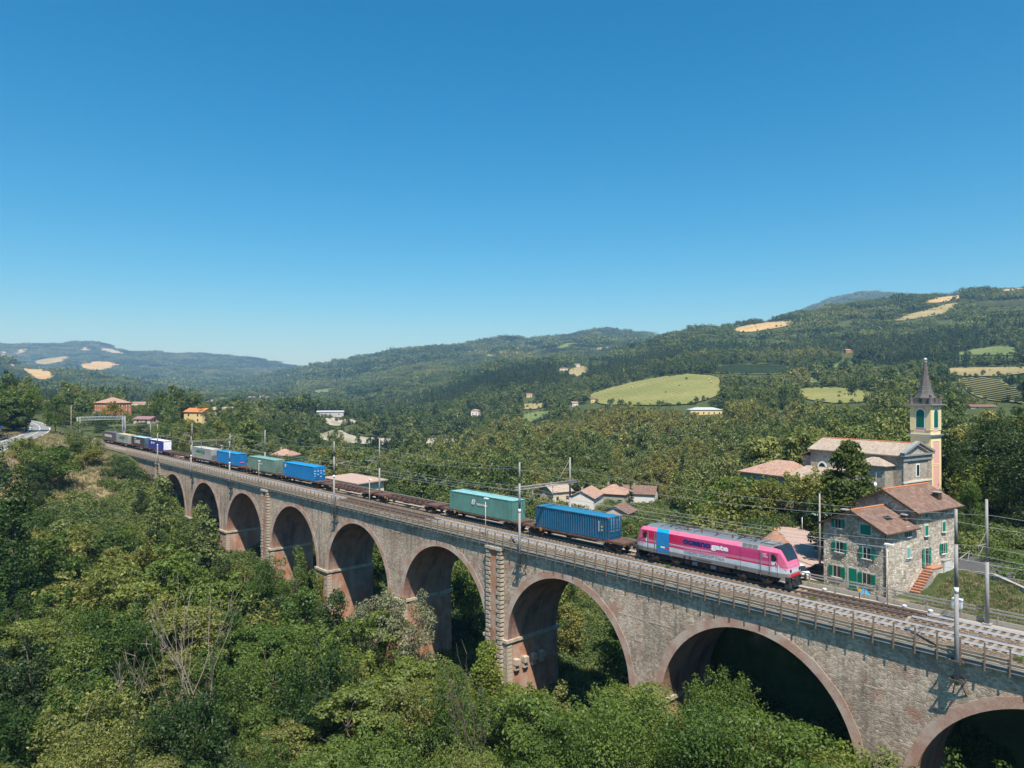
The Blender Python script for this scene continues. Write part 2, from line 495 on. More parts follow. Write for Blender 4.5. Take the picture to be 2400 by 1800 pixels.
def ballast_mat():
    m, nt, b, nd, lk = new_mat('ballast_stone')
    v = coord(nd, lk)
    vo = nd.new('ShaderNodeTexVoronoi'); vo.inputs['Scale'].default_value = 11.0; lk.new(v, vo.inputs['Vector'])
    sep = nd.new('ShaderNodeSeparateColor'); lk.new(vo.outputs['Color'], sep.inputs[0])
    r1 = ramp(nd, [(0, (0.13, 0.095, 0.07)), (0.5, (0.235, 0.18, 0.135)), (1, (0.36, 0.30, 0.245))]); lk.new(sep.outputs[0], r1.inputs[0])
    rd = ramp(nd, [(0.0, (1.1, 1.1, 1.1)), (0.75, (0.45, 0.45, 0.45))]); lk.new(vo.outputs['Distance'], rd.inputs[0])
    col = mixc(nd, lk, 1.0, r1.outputs[0], rd.outputs[0], 'MULTIPLY')
    nb = noise(nd, lk, v, 0.35, 5)
    rb = ramp(nd, [(0.3, (0.8, 0.78, 0.76)), (0.7, (1.15, 1.1, 1.02))]); lk.new(nb, rb.inputs[0])
    col = mixc(nd, lk, 1.0, col, rb.outputs[0], 'MULTIPLY')
    lk.new(col, b.inputs['Base Color']); b.inputs['Roughness'].default_value = 0.95; b.inputs['Specular IOR Level'].default_value = 0.1
    inv = nd.new('ShaderNodeMath'); inv.operation = 'SUBTRACT'; inv.inputs[0].default_value = 1; lk.new(vo.outputs['Distance'], inv.inputs[1])
    bump(nd, lk, b, inv.outputs[0], 0.9, 0.06)
    return m
M['ballast'] = ballast_mat()

def ground_mat():
    """woodland floor: dark olive scrub, dry grass on the near slope"""
    m, nt, b, nd, lk = new_mat('woodland_ground')
    ge = nd.new('ShaderNodeNewGeometry'); pos = ge.outputs['Position']
    n1 = noise(nd, lk, pos, 0.35, 7, 0.7)
    r1 = ramp(nd, [(0.3, (0.04, 0.055, 0.02)), (0.55, (0.075, 0.095, 0.035)), (0.75, (0.12, 0.125, 0.055))]); lk.new(n1, r1.inputs[0])
    at_ = nd.new('ShaderNodeAttribute'); at_.attribute_name = 'dry'
    n2 = noise(nd, lk, pos, 1.1, 6, 0.7)
    r2 = ramp(nd, [(0.3, (0.13, 0.11, 0.055)), (0.5, (0.24, 0.185, 0.10)), (0.72, (0.31, 0.245, 0.145))]); lk.new(n2, r2.inputs[0])
    n3 = noise(nd, lk, pos, 0.22, 4)
    mul = nd.new('ShaderNodeMath'); mul.operation = 'MULTIPLY_ADD'; lk.new(n3, mul.inputs[0]); mul.inputs[1].default_value = 0.9; 
    sub = nd.new('ShaderNodeMath'); sub.operation = 'SUBTRACT'; lk.new(at_.outputs['Fac'], sub.inputs[0]); sub.inputs[1].default_value = 0.45
    lk.new(sub.outputs[0], mul.inputs[2])
    rr = ramp(nd, [(0.35, (0, 0, 0)), (0.55, (1, 1, 1))]); lk.new(mul.outputs[0], rr.inputs[0])
    col = mixc(nd, lk, rr.outputs[0], r1.outputs[0], r2.outputs[0])
    lk.new(col, b.inputs['Base Color']); b.inputs['Roughness'].default_value = 1.0; b.inputs['Specular IOR Level'].default_value = 0.05
    bump(nd, lk, b, n2, 0.6, 0.25)
    return m
M['ground'] = ground_mat()

def field_mat(name, a, b_, stripe=0.0, scale=0.02):
    m, nt, b, nd, lk = new_mat(name)
    ge = nd.new('ShaderNodeNewGeometry'); pos = ge.outputs['Position']
    n1 = noise(nd, lk, pos, scale, 6, 0.65)
    r1 = ramp(nd, [(0.32, a), (0.68, b_)]); lk.new(n1, r1.inputs[0])
    n2 = noise(nd, lk, pos, scale * 14, 4, 0.7)
    r2 = ramp(nd, [(0.3, (0.84, 0.86, 0.84)), (0.7, (1.14, 1.12, 1.1))]); lk.new(n2, r2.inputs[0])
    col = mixc(nd, lk, 1.0, r1.outputs[0], r2.outputs[0], 'MULTIPLY')
    if stripe:
        wv = nd.new('ShaderNodeTexWave'); wv.inputs['Scale'].default_value = 0.06; wv.inputs['Distortion'].default_value = 6.0; wv.inputs['Detail'].default_value = 3; wv.inputs['Detail Scale'].default_value = 0.4
        lk.new(pos, wv.inputs['Vector'])
        rw = ramp(nd, [(0.2, (1 - stripe,) * 3), (0.8, (1 + stripe,) * 3)]); lk.new(wv.outputs['Fac'], rw.inputs[0])
        col = mixc(nd, lk, 1.0, col, rw.outputs[0], 'MULTIPLY')
    lk.new(col, b.inputs['Base Color']); b.inputs['Roughness'].default_value = 1.0; b.inputs['Specular IOR Level'].default_value = 0.05
    return m
M['meadow'] = field_mat('mown_meadow', (0.155, 0.175, 0.055), (0.255, 0.235, 0.09), stripe=0.10, scale=0.012)
M['meadow2'] = field_mat('green_field', (0.10, 0.15, 0.05), (0.16, 0.19, 0.075), stripe=0.08, scale=0.012)
M['wheat'] = field_mat('stubble_field', (0.34, 0.24, 0.11), (0.48, 0.345, 0.17), stripe=0.07, scale=0.012)
M['tan'] = field_mat('dry_field', (0.20, 0.18, 0.085), (0.34, 0.275, 0.14), stripe=0.08, scale=0.015)
M['gravel'] = field_mat('river_gravel', (0.20, 0.19, 0.13), (0.44, 0.40, 0.33), scale=0.03)
M['scar'] = field_mat('bare_rock', (0.20, 0.185, 0.15), (0.42, 0.37, 0.31), scale=0.02)
M['vine_soil'] = field_mat('vineyard_soil', (0.15, 0.155, 0.06), (0.22, 0.20, 0.09), scale=0.02)
# ------------------------------------------------------------------ terrain
def zy(D, y): return CAM_Z + (914.0 - y) / FPX * D

_ctl = []      # (X, Y, z)
def col(x, rows):
    for D, kind, v in rows:
        z = v if kind == 'z' else zy(D, v)
        _ctl.append(((x - 1200.0) / FPX * D, D, z))
Z, Yp = 'z', 'y'
col(-1200, [(300, Z, 20), (700, Z, 60), (1500, Z, 110), (2500, Z, 170), (4000, Z, 220), (7000, Z, 480), (8800, Z, 300)])
col(-500, [(300, Z, 8), (700, Z, 20), (1200, Z, 40), (2500, Yp, 837), (3200, Z, 100), (5000, Z, 170), (7000, Yp, 803), (8800, Z, 300)])
col(0, [(450, Z, 6), (800, Z, 5), (1400, Z, 18), (2000, Yp, 882), (2450, Yp, 846), (3000, Z, 80), (4500, Yp, 863), (5500, Yp, 838), (7000, Yp, 808), (8800, Z, 300)])
col(110, [(2000, Yp, 900), (2350, Yp, 872), (3000, Z, 60), (5500, Yp, 846), (7000, Yp, 822)])
col(200, [(450, Z, 2), (800, Z, 0), (1400, Z, 5), (2000, Yp, 905), (2350, Yp, 873), (3000, Z, 50), (4500, Yp, 868), (5500, Yp, 848), (7000, Yp, 803), (8800, Z, 300)])
col(300, [(2300, Yp, 905), (5500, Yp, 852), (7000, Yp, 830)])
col(400, [(450, Z, -5), (800, Z, -5), (1400, Z, -3), (2200, Z, 0), (3000, Yp, 908), (4000, Yp, 888), (5000, Yp, 868), (7000, Yp, 837), (8800, Z, 250)])
col(550, [(5000, Yp, 870), (7000, Yp, 846)])
col(600, [(300, Z, -18), (450, Z, -15), (800, Z, -14), (1400, Z, -10), (2200, Z, -2), (3000, Z, 16), (4200, Yp, 892), (5500, Yp, 872), (7000, Yp, 857), (8800, Z, 200)])
col(700, [(3000, Yp, 902), (4000, Yp, 873), (5000, Z, 90), (7000, Yp, 871)])
col(800, [(300, Z, -24), (450, Z, -26), (650, Z, -27), (900, Z, -24), (1400, Z, -16), (2000, Yp, 925), (2500, Yp, 901), (3000, Yp, 877), (3800, Yp, 850), (4700, Z, 100), (7000, Z, 150)])
col(1000, [(300, Z, -25), (450, Z, -27), (650, Z, -27), (900, Z, -22), (1300, Z, -8), (1600, Yp, 921), (2000, Yp, 888), (2400, Yp, 864), (3000, Yp, 846), (3800, Yp, 818), (4800, Z, 150), (7000, Z, 150)])
col(1200, [(300, Z, -25), (450, Z, -25), (650, Z, -22), (900, Z, -4), (1100, Yp, 918), (1400, Yp, 884), (1700, Yp, 855), (2000, Z, 80), (2600, Yp, 840), (3200, Yp, 820), (3800, Yp, 800), (4800, Z, 180), (7000, Z, 150)])
col(1400, [(250, Z, -23), (300, Z, -24), (450, Z, -20), (600, Z, -8), (750, Yp, 948), (900, Yp, 928), (1200, Yp, 893), (1500, Yp, 862), (1800, Yp, 836), (2100, Z, 100), (2800, Yp, 802), (3500, Yp, 794), (4200, Yp, 778), (5000, Z, 220)])
col(1500, [(4200, Yp, 782), (1900, Yp, 818)])
col(1560, [(3900, Yp, 800)])
col(1300, [(3700, Yp, 803)])
col(1600, [(200, Z, -20), (300, Z, -20), (450, Z, -12), (550, Z, 0), (700, Yp, 935), (900, Yp, 890), (1200, Yp, 847), (1600, Yp, 808), (2000, Yp, 789), (2600, Z, 130), (4200, Yp, 800), (5000, Z, 200)])
col(1800, [(200, Z, -13), (300, Z, -14), (450, Z, -5), (550, Yp, 958), (700, Yp, 925), (900, Yp, 885), (1200, Yp, 840), (1600, Yp, 787), (1900, Yp, 759), (2600, Z, 150), (6000, Yp, 760), (7500, Z, 300)])
col(1900, [(6000, Yp, 730), (1900, Yp, 736)])
col(2000, [(200, Z, -9), (300, Z, -10), (450, Z, 0), (550, Yp, 953), (700, Yp, 915), (900, Yp, 875), (1200, Yp, 820), (1600, Yp, 752), (1900, Yp, 719), (2600, Z, 170), (6000, Yp, 703), (7500, Z, 400)])
col(2080, [(6000, Yp, 712)])
col(2200, [(150, Z, -4), (220, Z, -7), (300, Z, -6), (450, Yp, 953), (600, Yp, 918), (900, Yp, 858), (1200, Yp, 797), (1600, Yp, 727), (1900, Yp, 696), (2600, Z, 200), (6000, Yp, 755), (7500, Z, 400)])
col(2400, [(150, Z, -4), (220, Z, -6), (300, Z, -4), (450, Yp, 945), (600, Yp, 905), (900, Yp, 840), (1200, Yp, 770), (1600, Yp, 705), (1900, Yp, 671), (2600, Z, 230), (6000, Yp, 745)])
col(2900, [(120, Z, -4), (220, Z, -2), (450, Yp, 930), (900, Yp, 820), (1600, Yp, 680), (1900, Yp, 655), (2600, Z, 250), (6000, Z, 500)])
col(3700, [(120, Z, -3), (220, Z, 2), (450, Z, 25), (900, Z, 110), (1600, Z, 250), (1900, Z, 320), (2600, Z, 280), (6000, Z, 500)])
# near field, railway coordinates (s, t, z)
for s, t, z in [(-260, 0, -1), (-238, 0, -1.5), (-225, 0, -4), (-207, 0, -9.5), (-196, 0, -13), (-172, 0, -17), (-150, 0, -20), (-126, 0, -22), (-103, 0, -24), (-80, 0, -24), (-56, 0, -22), (-33, 0, -20), (-10, 0, -19), (13, 0, -17), (40, 0, -13),
                (-290, 0, -1), (-330, 0, -0.5), (-400, 0, 0),
                (-260, 25, -4), (-238, 30, -5), (-207, 30, -11), (-172, 30, -16), (-137, 30, -20), (-103, 30, -22), (-80, 30, -22), (-56, 30, -21), (-300, 30, -3), (-350, 40, -3),
                (-260, 70, -12), (-200, 70, -18), (-150, 70, -22), (-100, 70, -24), (-50, 70, -19),
                (30, -40, -18), (0, -40, -20), (-30, -40, -21.5), (-60, -40, -24), (-100, -40, -23), (-140, -40, -19), (-180, -40, -12), (-210, -40, -6), (-240, -40, -1), (-280, -30, 2), (-325, -12, 2.5), (-330, -40, 5), (-370, -20, 3),
                (30, -90, -20), (0, -90, -22), (-40, -90, -22), (-80, -90, -18), (-120, -90, -12), (-160, -90, -5), (-200, -90, 2), (-260, -90, 10),
                (0, -59, -20.5), (60, -60, -16), (60, 0, -10)]:
    p = SD * s + TD * (t + T0)
    _ctl.append((p[0], p[1], z))
for px, D, y in ((1374, 238, 1203), (1303, 246, 1192), (1438, 268, 1196), (1500, 272, 1196), (1450, 212, 1222), (668, 300, 1086), (265, 480, 975), (467, 400, 990), (485, 330, 1024), (400, 455, 974), (344, 395, 992), (525, 450, 974), (775, 720, 974), (218, 430, 990), (313, 470, 978), (1650, 560, 973), (2300, 470, 974)):
    _ctl.append(((px - 1200.0) / FPX * D, D, zy(D, y)))       # building plots
_ctl = np.array(_ctl)

def _q(X, Y):
    r = np.maximum(np.hypot(X, Y), 4.0)
    a = np.degrees(np.arctan2(X, np.maximum(Y, -1e9)))
    return np.stack([a / 6.0, 5.0 * np.log(r)], -1)
_QC = _q(_ctl[:, 0], _ctl[:, 1])
_K = np.sqrt(((_QC[:, None] - _QC[None]) ** 2).sum(-1) + 0.25)
_P = np.concatenate([np.ones((len(_ctl), 1)), _QC], 1)
_A = np.block([[_K + 0.02 * np.eye(len(_ctl)) * -1.0, _P], [_P.T, np.zeros((3, 3))]])
_W = np.linalg.solve(_A, np.concatenate([_ctl[:, 2], np.zeros(3)]))

def sstep(x): 
    x = np.clip(x, 0, 1); return x * x * (3 - 2 * x)

def vnoise(X, Y, seed=0):
    """smooth value noise"""
    xi = np.floor(X).astype(np.int64); yi = np.floor(Y).astype(np.int64)
    fx = X - xi; fy = Y - yi
    fx = fx * fx * (3 - 2 * fx); fy = fy * fy * (3 - 2 * fy)
    def h(a, b):
        n = (a * 374761393 + b * 668265263 + seed * 974711) & 0x7fffffff
        n = ((n ^ (n >> 13)) * 1274126177) & 0x7fffffff
        return ((n ^ (n >> 16)) & 0xffff) / 65535.0
    return (h(xi, yi) * (1 - fx) + h(xi + 1, yi) * fx) * (1 - fy) + (h(xi, yi + 1) * (1 - fx) + h(xi + 1, yi + 1) * fx) * fy

def fbm(X, Y, o=4, seed=0):
    s = 0; a = 1.0; t = 0
    for i in range(o):
        s = s + a * (vnoise(X * 2 ** i, Y * 2 ** i, seed + i) - 0.5); t += a; a *= 0.5
    return s / t

RZ_ROAD = 2.6
def road_w(x, y): d = px_dir(x, y); k = (RZ_ROAD - CAM_Z) / d[2]; return np.array([d[0] * k, d[1] * k])
def chaikin(P, n=3):
    for _ in range(n):
        q = [P[0]]
        for a, b in zip(P[:-1], P[1:]): q += [a * 0.75 + b * 0.25, a * 0.25 + b * 0.75]
        q.append(P[-1]); P = np.array(q)
    return P
ROAD_C = chaikin(np.array([road_w(*p) for p in [(-60, 1006), (-25, 990), (10, 984), (45, 985), (75, 990), (95, 1000), (92, 1012), (66, 1024), (30, 1036), (-10, 1050), (-60, 1070)]]))

def height_exact(X, Y):
    q = _q(X, Y)
    out = np.empty(len(q))
    for i in range(0, len(q), 6000):
        k = np.sqrt(((q[i:i + 6000, None] - _QC[None]) ** 2).sum(-1) + 0.25)
        out[i:i + 6000] = k @ _W[:-3] + np.concatenate([np.ones((len(k), 1)), q[i:i + 6000]], 1) @ _W[-3:]
    r = np.hypot(X, Y)
    out += fbm(X / 260.0, Y / 260.0, 5, 3) * np.clip((r - 500) / 2500, 0, 1) * 55.0
    out += fbm(X / 750.0, Y / 750.0, 4, 9) * np.clip((r - 2500) / 3500, 0, 1) * 165.0
    out += fbm(X / 18.0, Y / 18.0, 3, 5) * np.clip(r / 200, 0.2, 1) * 2.0
    s, t = to_st(X, Y)
    # shelf on which house, square and church stand, level with the line
    sh = sstep((s + 50 + 0.45 * np.clip(t - 10, 0, 200)) / 9.0) * sstep((t - 8.3) / 2.2) * sstep((150 - t) / 60.0) * sstep((90 - s) / 30)
    out = out * (1 - sh) + (-3.05 - 0.012 * np.clip(t - 15, 0, 200)) * sh
    # grass bank that climbs to the side door of the house
    hv = (X - 39.3) * 0.8387 + (Y - 75.0) * 0.5446; hu = -(X - 39.3) * 0.5446 + (Y - 75.0) * 0.8387
    out = out + 1.85 * sstep((hv - 4.5) / 5.0) * sstep((0.2 - hu) / 1.0) * sstep((hu + 13 + 0.2 * hv) / 7.0) * sstep((15.5 - hv) / 3.0) * sh
    # railway formation beyond the far abutment
    em = sstep((-222 - s) / 14.0) * sstep((t + 6) / 5.0) * sstep((15 - t) / 5.0)
    out = out * (1 - em) + (-0.72) * em
    # keep the ground under the arches low
    un = sstep((s + 205) / 10.0) * sstep((60 - s) / 20) * sstep((t + 3) / 3.0) * sstep((9.0 - t) / 1.0)
    out = np.where(un > 0, np.minimum(out, out * (1 - un) + np.minimum(out, -14.0) * un), out)
    # road platform on the left hillside
    k = np.where((Y > 150) & (Y < 420) & (X < -80))[0]
    if len(k):
        d = np.min(np.hypot(ROAD_C[None, :, 0] - X[k, None], ROAD_C[None, :, 1] - Y[k, None]), 1)
        w = 1 - sstep((d - 6.0) / 9.0)
        out[k] = out[k] * (1 - w) + RZ_ROAD * w
    return out

AZ = np.radians(np.arange(-66, 66.01, 0.25))
RR = np.concatenate([[3.0, 8.0], np.geomspace(14, 9200, 235)])
_ga, _gr = np.meshgrid(AZ, RR, indexing='ij')
GX = _gr * np.sin(_ga); GY = _gr * np.cos(_ga)
GZ = height_exact(GX.ravel(), GY.ravel()).reshape(GX.shape)
_lr = np.log(RR)

def ground_z(X, Y):
    X = np.atleast_1d(np.asarray(X, float)); Y = np.atleast_1d(np.asarray(Y, float))
    a = (np.arctan2(X, Y) - AZ[0]) / (AZ[1] - AZ[0])
    r = np.log(np.maximum(np.hypot(X, Y), 3.0))
    i = np.clip(np.floor(a).astype(int), 0, len(AZ) - 2); fa = np.clip(a - i, 0, 1)
    j = np.clip(np.searchsorted(_lr, r) - 1, 0, len(RR) - 2); fr = np.clip((r - _lr[j]) / (_lr[j + 1] - _lr[j]), 0, 1)
    return (GZ[i, j] * (1 - fa) + GZ[i + 1, j] * fa) * (1 - fr) + (GZ[i, j + 1] * (1 - fa) + GZ[i + 1, j + 1] * fa) * fr

def gz(x, y): return float(ground_z(x, y)[0])

def ray_ground(px, py, d0=120.0, d1=9000.0, n=700):
    """where rays through image points meet the ground (X, Y, Z arrays; NaN when they miss)"""
    px = np.atleast_1d(px).astype(float); py = np.atleast_1d(py).astype(float)
    D = np.geomspace(d0, d1, n)
    out = np.full((len(px), 3), np.nan)
    for k in range(len(px)):
        d = px_dir(px[k], py[k]); P = d[None] / d[1] * D[:, None]
        h = ground_z(P[:, 0], P[:, 1]); below = (P[:, 2] + CAM_Z) < h
        if below.any():
            i = int(np.argmax(below))
            if i == 0: Dm = D[0]
            else:
                e1 = P[i - 1, 2] + CAM_Z - h[i - 1]; e2 = P[i, 2] + CAM_Z - h[i]
                Dm = D[i - 1] + (D[i] - D[i - 1]) * e1 / (e1 - e2)
            p = d / d[1] * Dm
            out[k] = (p[0], p[1], p[2] + CAM_Z)
    return out

# ground mesh: a polar sheet, fine near the viewer and reaching behind the last ridge
def build_ground():
    na, nr = GX.shape
    v = np.stack([GX, GY, GZ], -1).reshape(-1, 3)
    i, j = np.meshgrid(np.arange(na - 1), np.arange(nr - 1), indexing='ij')
    a = (i * nr + j).ravel(); 
    f = np.stack([a, a + nr, a + nr + 1, a + 1], -1)
    me = bpy.data.meshes.new('ground')
    me.vertices.add(len(v)); me.vertices.foreach_set('co', v.ravel())
    me.loops.add(f.size); me.loops.foreach_set('vertex_index', f.ravel()[::1])
    me.polygons.add(len(f)); me.polygons.foreach_set('loop_start', np.arange(0, f.size, 4)); me.polygons.foreach_set('loop_total', np.full(len(f), 4))
    me.polygons.foreach_set('use_smooth', np.ones(len(f), bool))
    me.update(); me.validate()
    # dry grass shows on the open slope left of the abutment
    s, t = to_st(v[:, 0], v[:, 1])
    dry = sstep((-196 - s) / 16) * sstep((t + 75) / 25) * sstep((-3 - t) / 6) * sstep((s + 345) / 30)
    dry = np.maximum(dry, 0.55 * sstep((s + 46) / 6) * sstep((t - 9) / 2) * sstep((24 - t) / 4))
    at_ = me.attributes.new('dry', 'FLOAT', 'POINT'); at_.data.foreach_set('value', dry)
    me.materials.append(M['ground'])
    o = obj('ground', me); tag(o, kind='structure')
    # face upward
    bm = bmesh.new(); bm.from_mesh(me); bm.faces.ensure_lookup_table()
    if bm.faces[5000].normal.z < 0: bmesh.ops.reverse_faces(bm, faces=bm.faces)
    bm.to_mesh(me); bm.free()
    return o
build_ground()

# ------------------------------------------------------------------ fields, river bed
FIELDS = []      # (polygon px, mean depth)
def inside(poly, x, y):
    x = np.asarray(x); y = np.asarray(y); c = np.zeros(x.shape, bool)
    n = len(poly)
    for i in range(n):
        x1, y1 = poly[i]; x2, y2 = poly[(i + 1) % n]
        cond = ((y1 > y) != (y2 > y)) & (x < (x2 - x1) * (y - y1) / (y2 - y1 + 1e-12) + x1)
        c ^= cond
    return c

def smooth_poly(poly):
    """round the outline a little, with small irregularities"""
    p = np.array(poly, float)
    for _ in range(2):
        q = []
        for i in range(len(p)):
            a, b = p[i], p[(i + 1) % len(p)]
            q += [a * 0.75 + b * 0.25, a * 0.25 + b * 0.75]
        p = np.array(q)
    ext = p.max(0) - p.min(0)
    p += nrng.normal(0, 0.004, p.shape) * ext
    return p

def field(poly, mat, name='field', lift=0.6, d0=150, clear=True, kind='structure'):
    p = smooth_poly(poly)
    x0, y0 = p.min(0); x1, y1 = p.max(0)
    nx = 16; ny = 7
    gx, gy = np.meshgrid(np.linspace(x0, x1, nx)[1:-1], np.linspace(y0, y1, ny)[1:-1])
    k = inside(p, gx.ravel(), gy.ravel())
    inner = np.stack([gx.ravel()[k], gy.ravel()[k]], -1)
    allp = [Vector(q) for q in np.concatenate([p, inner])]
    n = len(p)
    vv, ee, ff, *_ = geometry.delaunay_2d_cdt(allp, [(i, (i + 1) % n) for i in range(n)], [], 1, 1e-4)
    vv = np.array([tuple(q) for q in vv])
    P = ray_ground(vv[:, 0], vv[:, 1], d0=d0)
    bad = np.isnan(P[:, 0])
    if bad.all(): return None
    Dm = float(np.nanmedian(P[:, 1]))
    for i in np.where(bad)[0]:
        d = px_dir(*vv[i]); q = d / d[1] * np.nanmax(P[:, 1]); P[i] = (q[0], q[1], gz(q[0], q[1]))
    # a ray that slips over the crest lands far behind: pull it back to the crest
    far = P[:, 1] > Dm * 1.45
    for i in np.where(far)[0]:
        d = px_dir(*vv[i]); q = d / d[1] * Dm * 1.15; P[i] = (q[0], q[1], gz(q[0], q[1]))
    P[:, 2] = ground_z(P[:, 0], P[:, 1]) + lift + Dm * 0.0006
    me = bpy.data.meshes.new(name)
    me.from_pydata([tuple(q) for q in P], [], [tuple(f) for f in ff])
    me.materials.append(mat); me.update()
    bm = bmesh.new(); bm.from_mesh(me)
    for _ in range(2): bmesh.ops.subdivide_edges(bm, edges=bm.edges, cuts=1, use_grid_fill=True)
    for v_ in bm.verts: v_.co.z = gz(v_.co.x, v_.co.y) + lift + Dm * 0.0006
    bmesh.ops.recalc_face_normals(bm, faces=bm.faces)
    if sum(f.normal.z for f in bm.faces) < 0: bmesh.ops.reverse_faces(bm, faces=bm.faces)
    for f in bm.faces: f.smooth = True
    bm.to_mesh(me); bm.free()
    o = obj(name, me); tag(o, kind=kind)
    if clear: FIELDS.append((p, Dm, float(np.nanmin(P[:, 1])), float(np.nanmax(np.where(far, 0, P[:, 1])))))
    return o, p, Dm

field([(1372, 931), (1400, 919), (1490, 894), (1590, 880), (1626, 877), (1689, 885), (1690, 903), (1693, 923), (1655, 940), (1600, 952), (1525, 951), (1445, 951), (1400, 948)], M['meadow'])
field([(1850, 920), (1880, 912), (1930, 909), (1990, 912), (2030, 917), (2060, 920), (2065, 935), (2020, 945), (1960, 948), (1900, 940), (1858, 928)], M['meadow'])
field([(1217, 977), (1242, 969), (1279, 964), (1322, 973), (1300, 980), (1264, 986), (1257, 993), (1217, 986)], M['meadow2'])
field([(1707, 776), (1744, 764), (1798, 757), (1843, 754), (1879, 755), (1857, 763), (1807, 772), (1753, 781)], M['wheat'])
field([(2155, 711), (2196, 699), (2236, 693), (2272, 690), (2263, 697), (2236, 704), (2205, 711)], M['wheat'])
field([(2069, 756), (2132, 738), (2196, 720), (2245, 708), (2250, 715), (2227, 733), (2168, 745), (2105, 754)], M['tan'])
VINE = []
VINE.append(field([(2254, 713), (2400, 702), (2470, 698), (2470, 720), (2400, 722), (2286, 727)], M['vine_soil']))
field([(2327, 684), (2358, 676), (2400, 671), (2480, 660), (2480, 670), (2400, 677), (2363, 684)], M['wheat'])
field([(2227, 833), (2277, 821), (2331, 812), (2381, 814), (2386, 830), (2372, 835), (2286, 833)], M['meadow2'])
field([(2205, 867), (2250, 863), (2395, 862), (2470, 860), (2470, 878), (2400, 876), (2349, 884), (2227, 883)], M['tan'])
VINE.append(field([(2232, 887), (2340, 885), (2358, 903), (2400, 917), (2480, 930), (2480, 955), (2400, 946), (2304, 940), (2259, 913)], M['vine_soil']))
VINE.append(field([(1646, 874), (1698, 857), (1744, 855), (1852, 858), (1848, 876), (1784, 880), (1689, 876)], M['vine_soil']))
field([(1920, 864), (1979, 850), (2010, 847), (1985, 860), (1933, 869)], M['meadow2'])
field([(1893, 880), (1920, 881), (1914, 903), (1893, 906)], M['meadow2'])
field([(1333, 866), (1362, 859), (1392, 859), (1369, 877), (1344, 888), (1333, 881)], M['tan'])
field([(1293, 810), (1358, 802), (1347, 813), (1297, 819)], M['meadow2'])
field([(1127, 824), (1142, 822), (1172, 833), (1160, 837), (1127, 835)], M['meadow'])
field([(714, 919), (790, 907), (783, 918), (740, 923)], M['meadow2'])
field([(890, 901), (930, 895), (913, 909)], M['tan'])
field([(50, 862), (101, 863), (141, 869), (127, 886), (108, 891), (83, 889), (66, 876)], M['wheat'])
field([(78, 847), (130, 838), (174, 834), (150, 850), (90, 857)], M['tan'])
field([(177, 858), (217, 847), (271, 849), (286, 858), (231, 870), (203, 866)], M['wheat'])
field([(310, 885), (335, 883), (332, 890), (312, 890)], M['tan'])
field([(1217, 950), (1262, 946), (1290, 950), (1262, 960), (1225, 962)], M['tan'])
for q in ([(185, 816), (210, 814), (216, 822), (190, 822)], [(232, 815), (268, 820), (298, 830), (270, 829), (240, 824)], [(28, 826), (62, 816), (66, 824), (36, 832)], [(330, 838), (346, 834), (350, 842), (336, 844)], [(0, 826), (14, 824), (14, 832), (0, 834)], [(640, 862), (652, 859), (650, 866), (640, 866)], [(512, 839), (520, 838), (520, 844), (513, 845)]):
    field(q, M['scar'], 'rock_outcrop')
field([(738, 1020), (790, 1008), (812, 1014), (823, 1024), (881, 1028), (953, 1031), (1062, 1028), (1150, 1032), (1160, 1041), (1025, 1046), (953, 1045), (902, 1045), (808, 1040), (742, 1032)], M['gravel'], 'river_bed')
field([(745, 988), (770, 980), (798, 984), (836, 986), (845, 994), (815, 995), (800, 1001), (770, 999)], M['gravel'], 'river_bed')
field([(785, 932), (890, 934), (884, 939), (795, 938)], M['gravel'], 'river_bed')

# vine rows: leafy hedges in lines on the vineyard soil
def vine_rows(entry, across, step):
    o, p, Dm = entry
    me = MB()
    x0, y0 = p.min(0); x1, y1 = p.max(0)
    lines = np.linspace(0, 1, step)
    for u in lines:
        pts = []
        for w in np.linspace(0, 1, 24):
            if across: q = (x0 + (x1 - x0) * w, y0 + (y1 - y0) * (u + 0.55 * (w - 0.5)))
            else: q = (x0 + (x1 - x0) * (u + 0.25 * (w - 0.5)), y0 + (y1 - y0) * w)
            pts.append(q)
        P = ray_ground([q[0] for q in pts], [q[1] for q in pts], d0=Dm * 0.6, d1=Dm * 1.6, n=220)
        for a in range(23):
            if np.isnan(P[a, 0]) or np.isnan(P[a + 1, 0]): continue
            if not (inside(p, pts[a][0], pts[a][1]) and inside(p, pts[a + 1][0], pts[a + 1][1])): continue
            if np.hypot(*(P[a, :2] - P[a + 1, :2])) > Dm * 0.12: continue
            A, B = Vector(P[a]) + Vector((0, 0, 1.2)), Vector(P[a + 1]) + Vector((0, 0, 1.2))
            me.bar(A, B, 1.0 * Dm / 900, 1.7 * Dm / 900)
    ob = me.build('vineyard', M['vine'], None)
    tag(ob, kind='stuff')
    return ob
M['vine'] = field_mat('vine_leaves', (0.035, 0.065, 0.022), (0.07, 0.10, 0.035), scale=0.3)
vine_rows(VINE[0], False, 34)
vine_rows(VINE[1], True, 16)
vine_rows(VINE[2], False, 40)
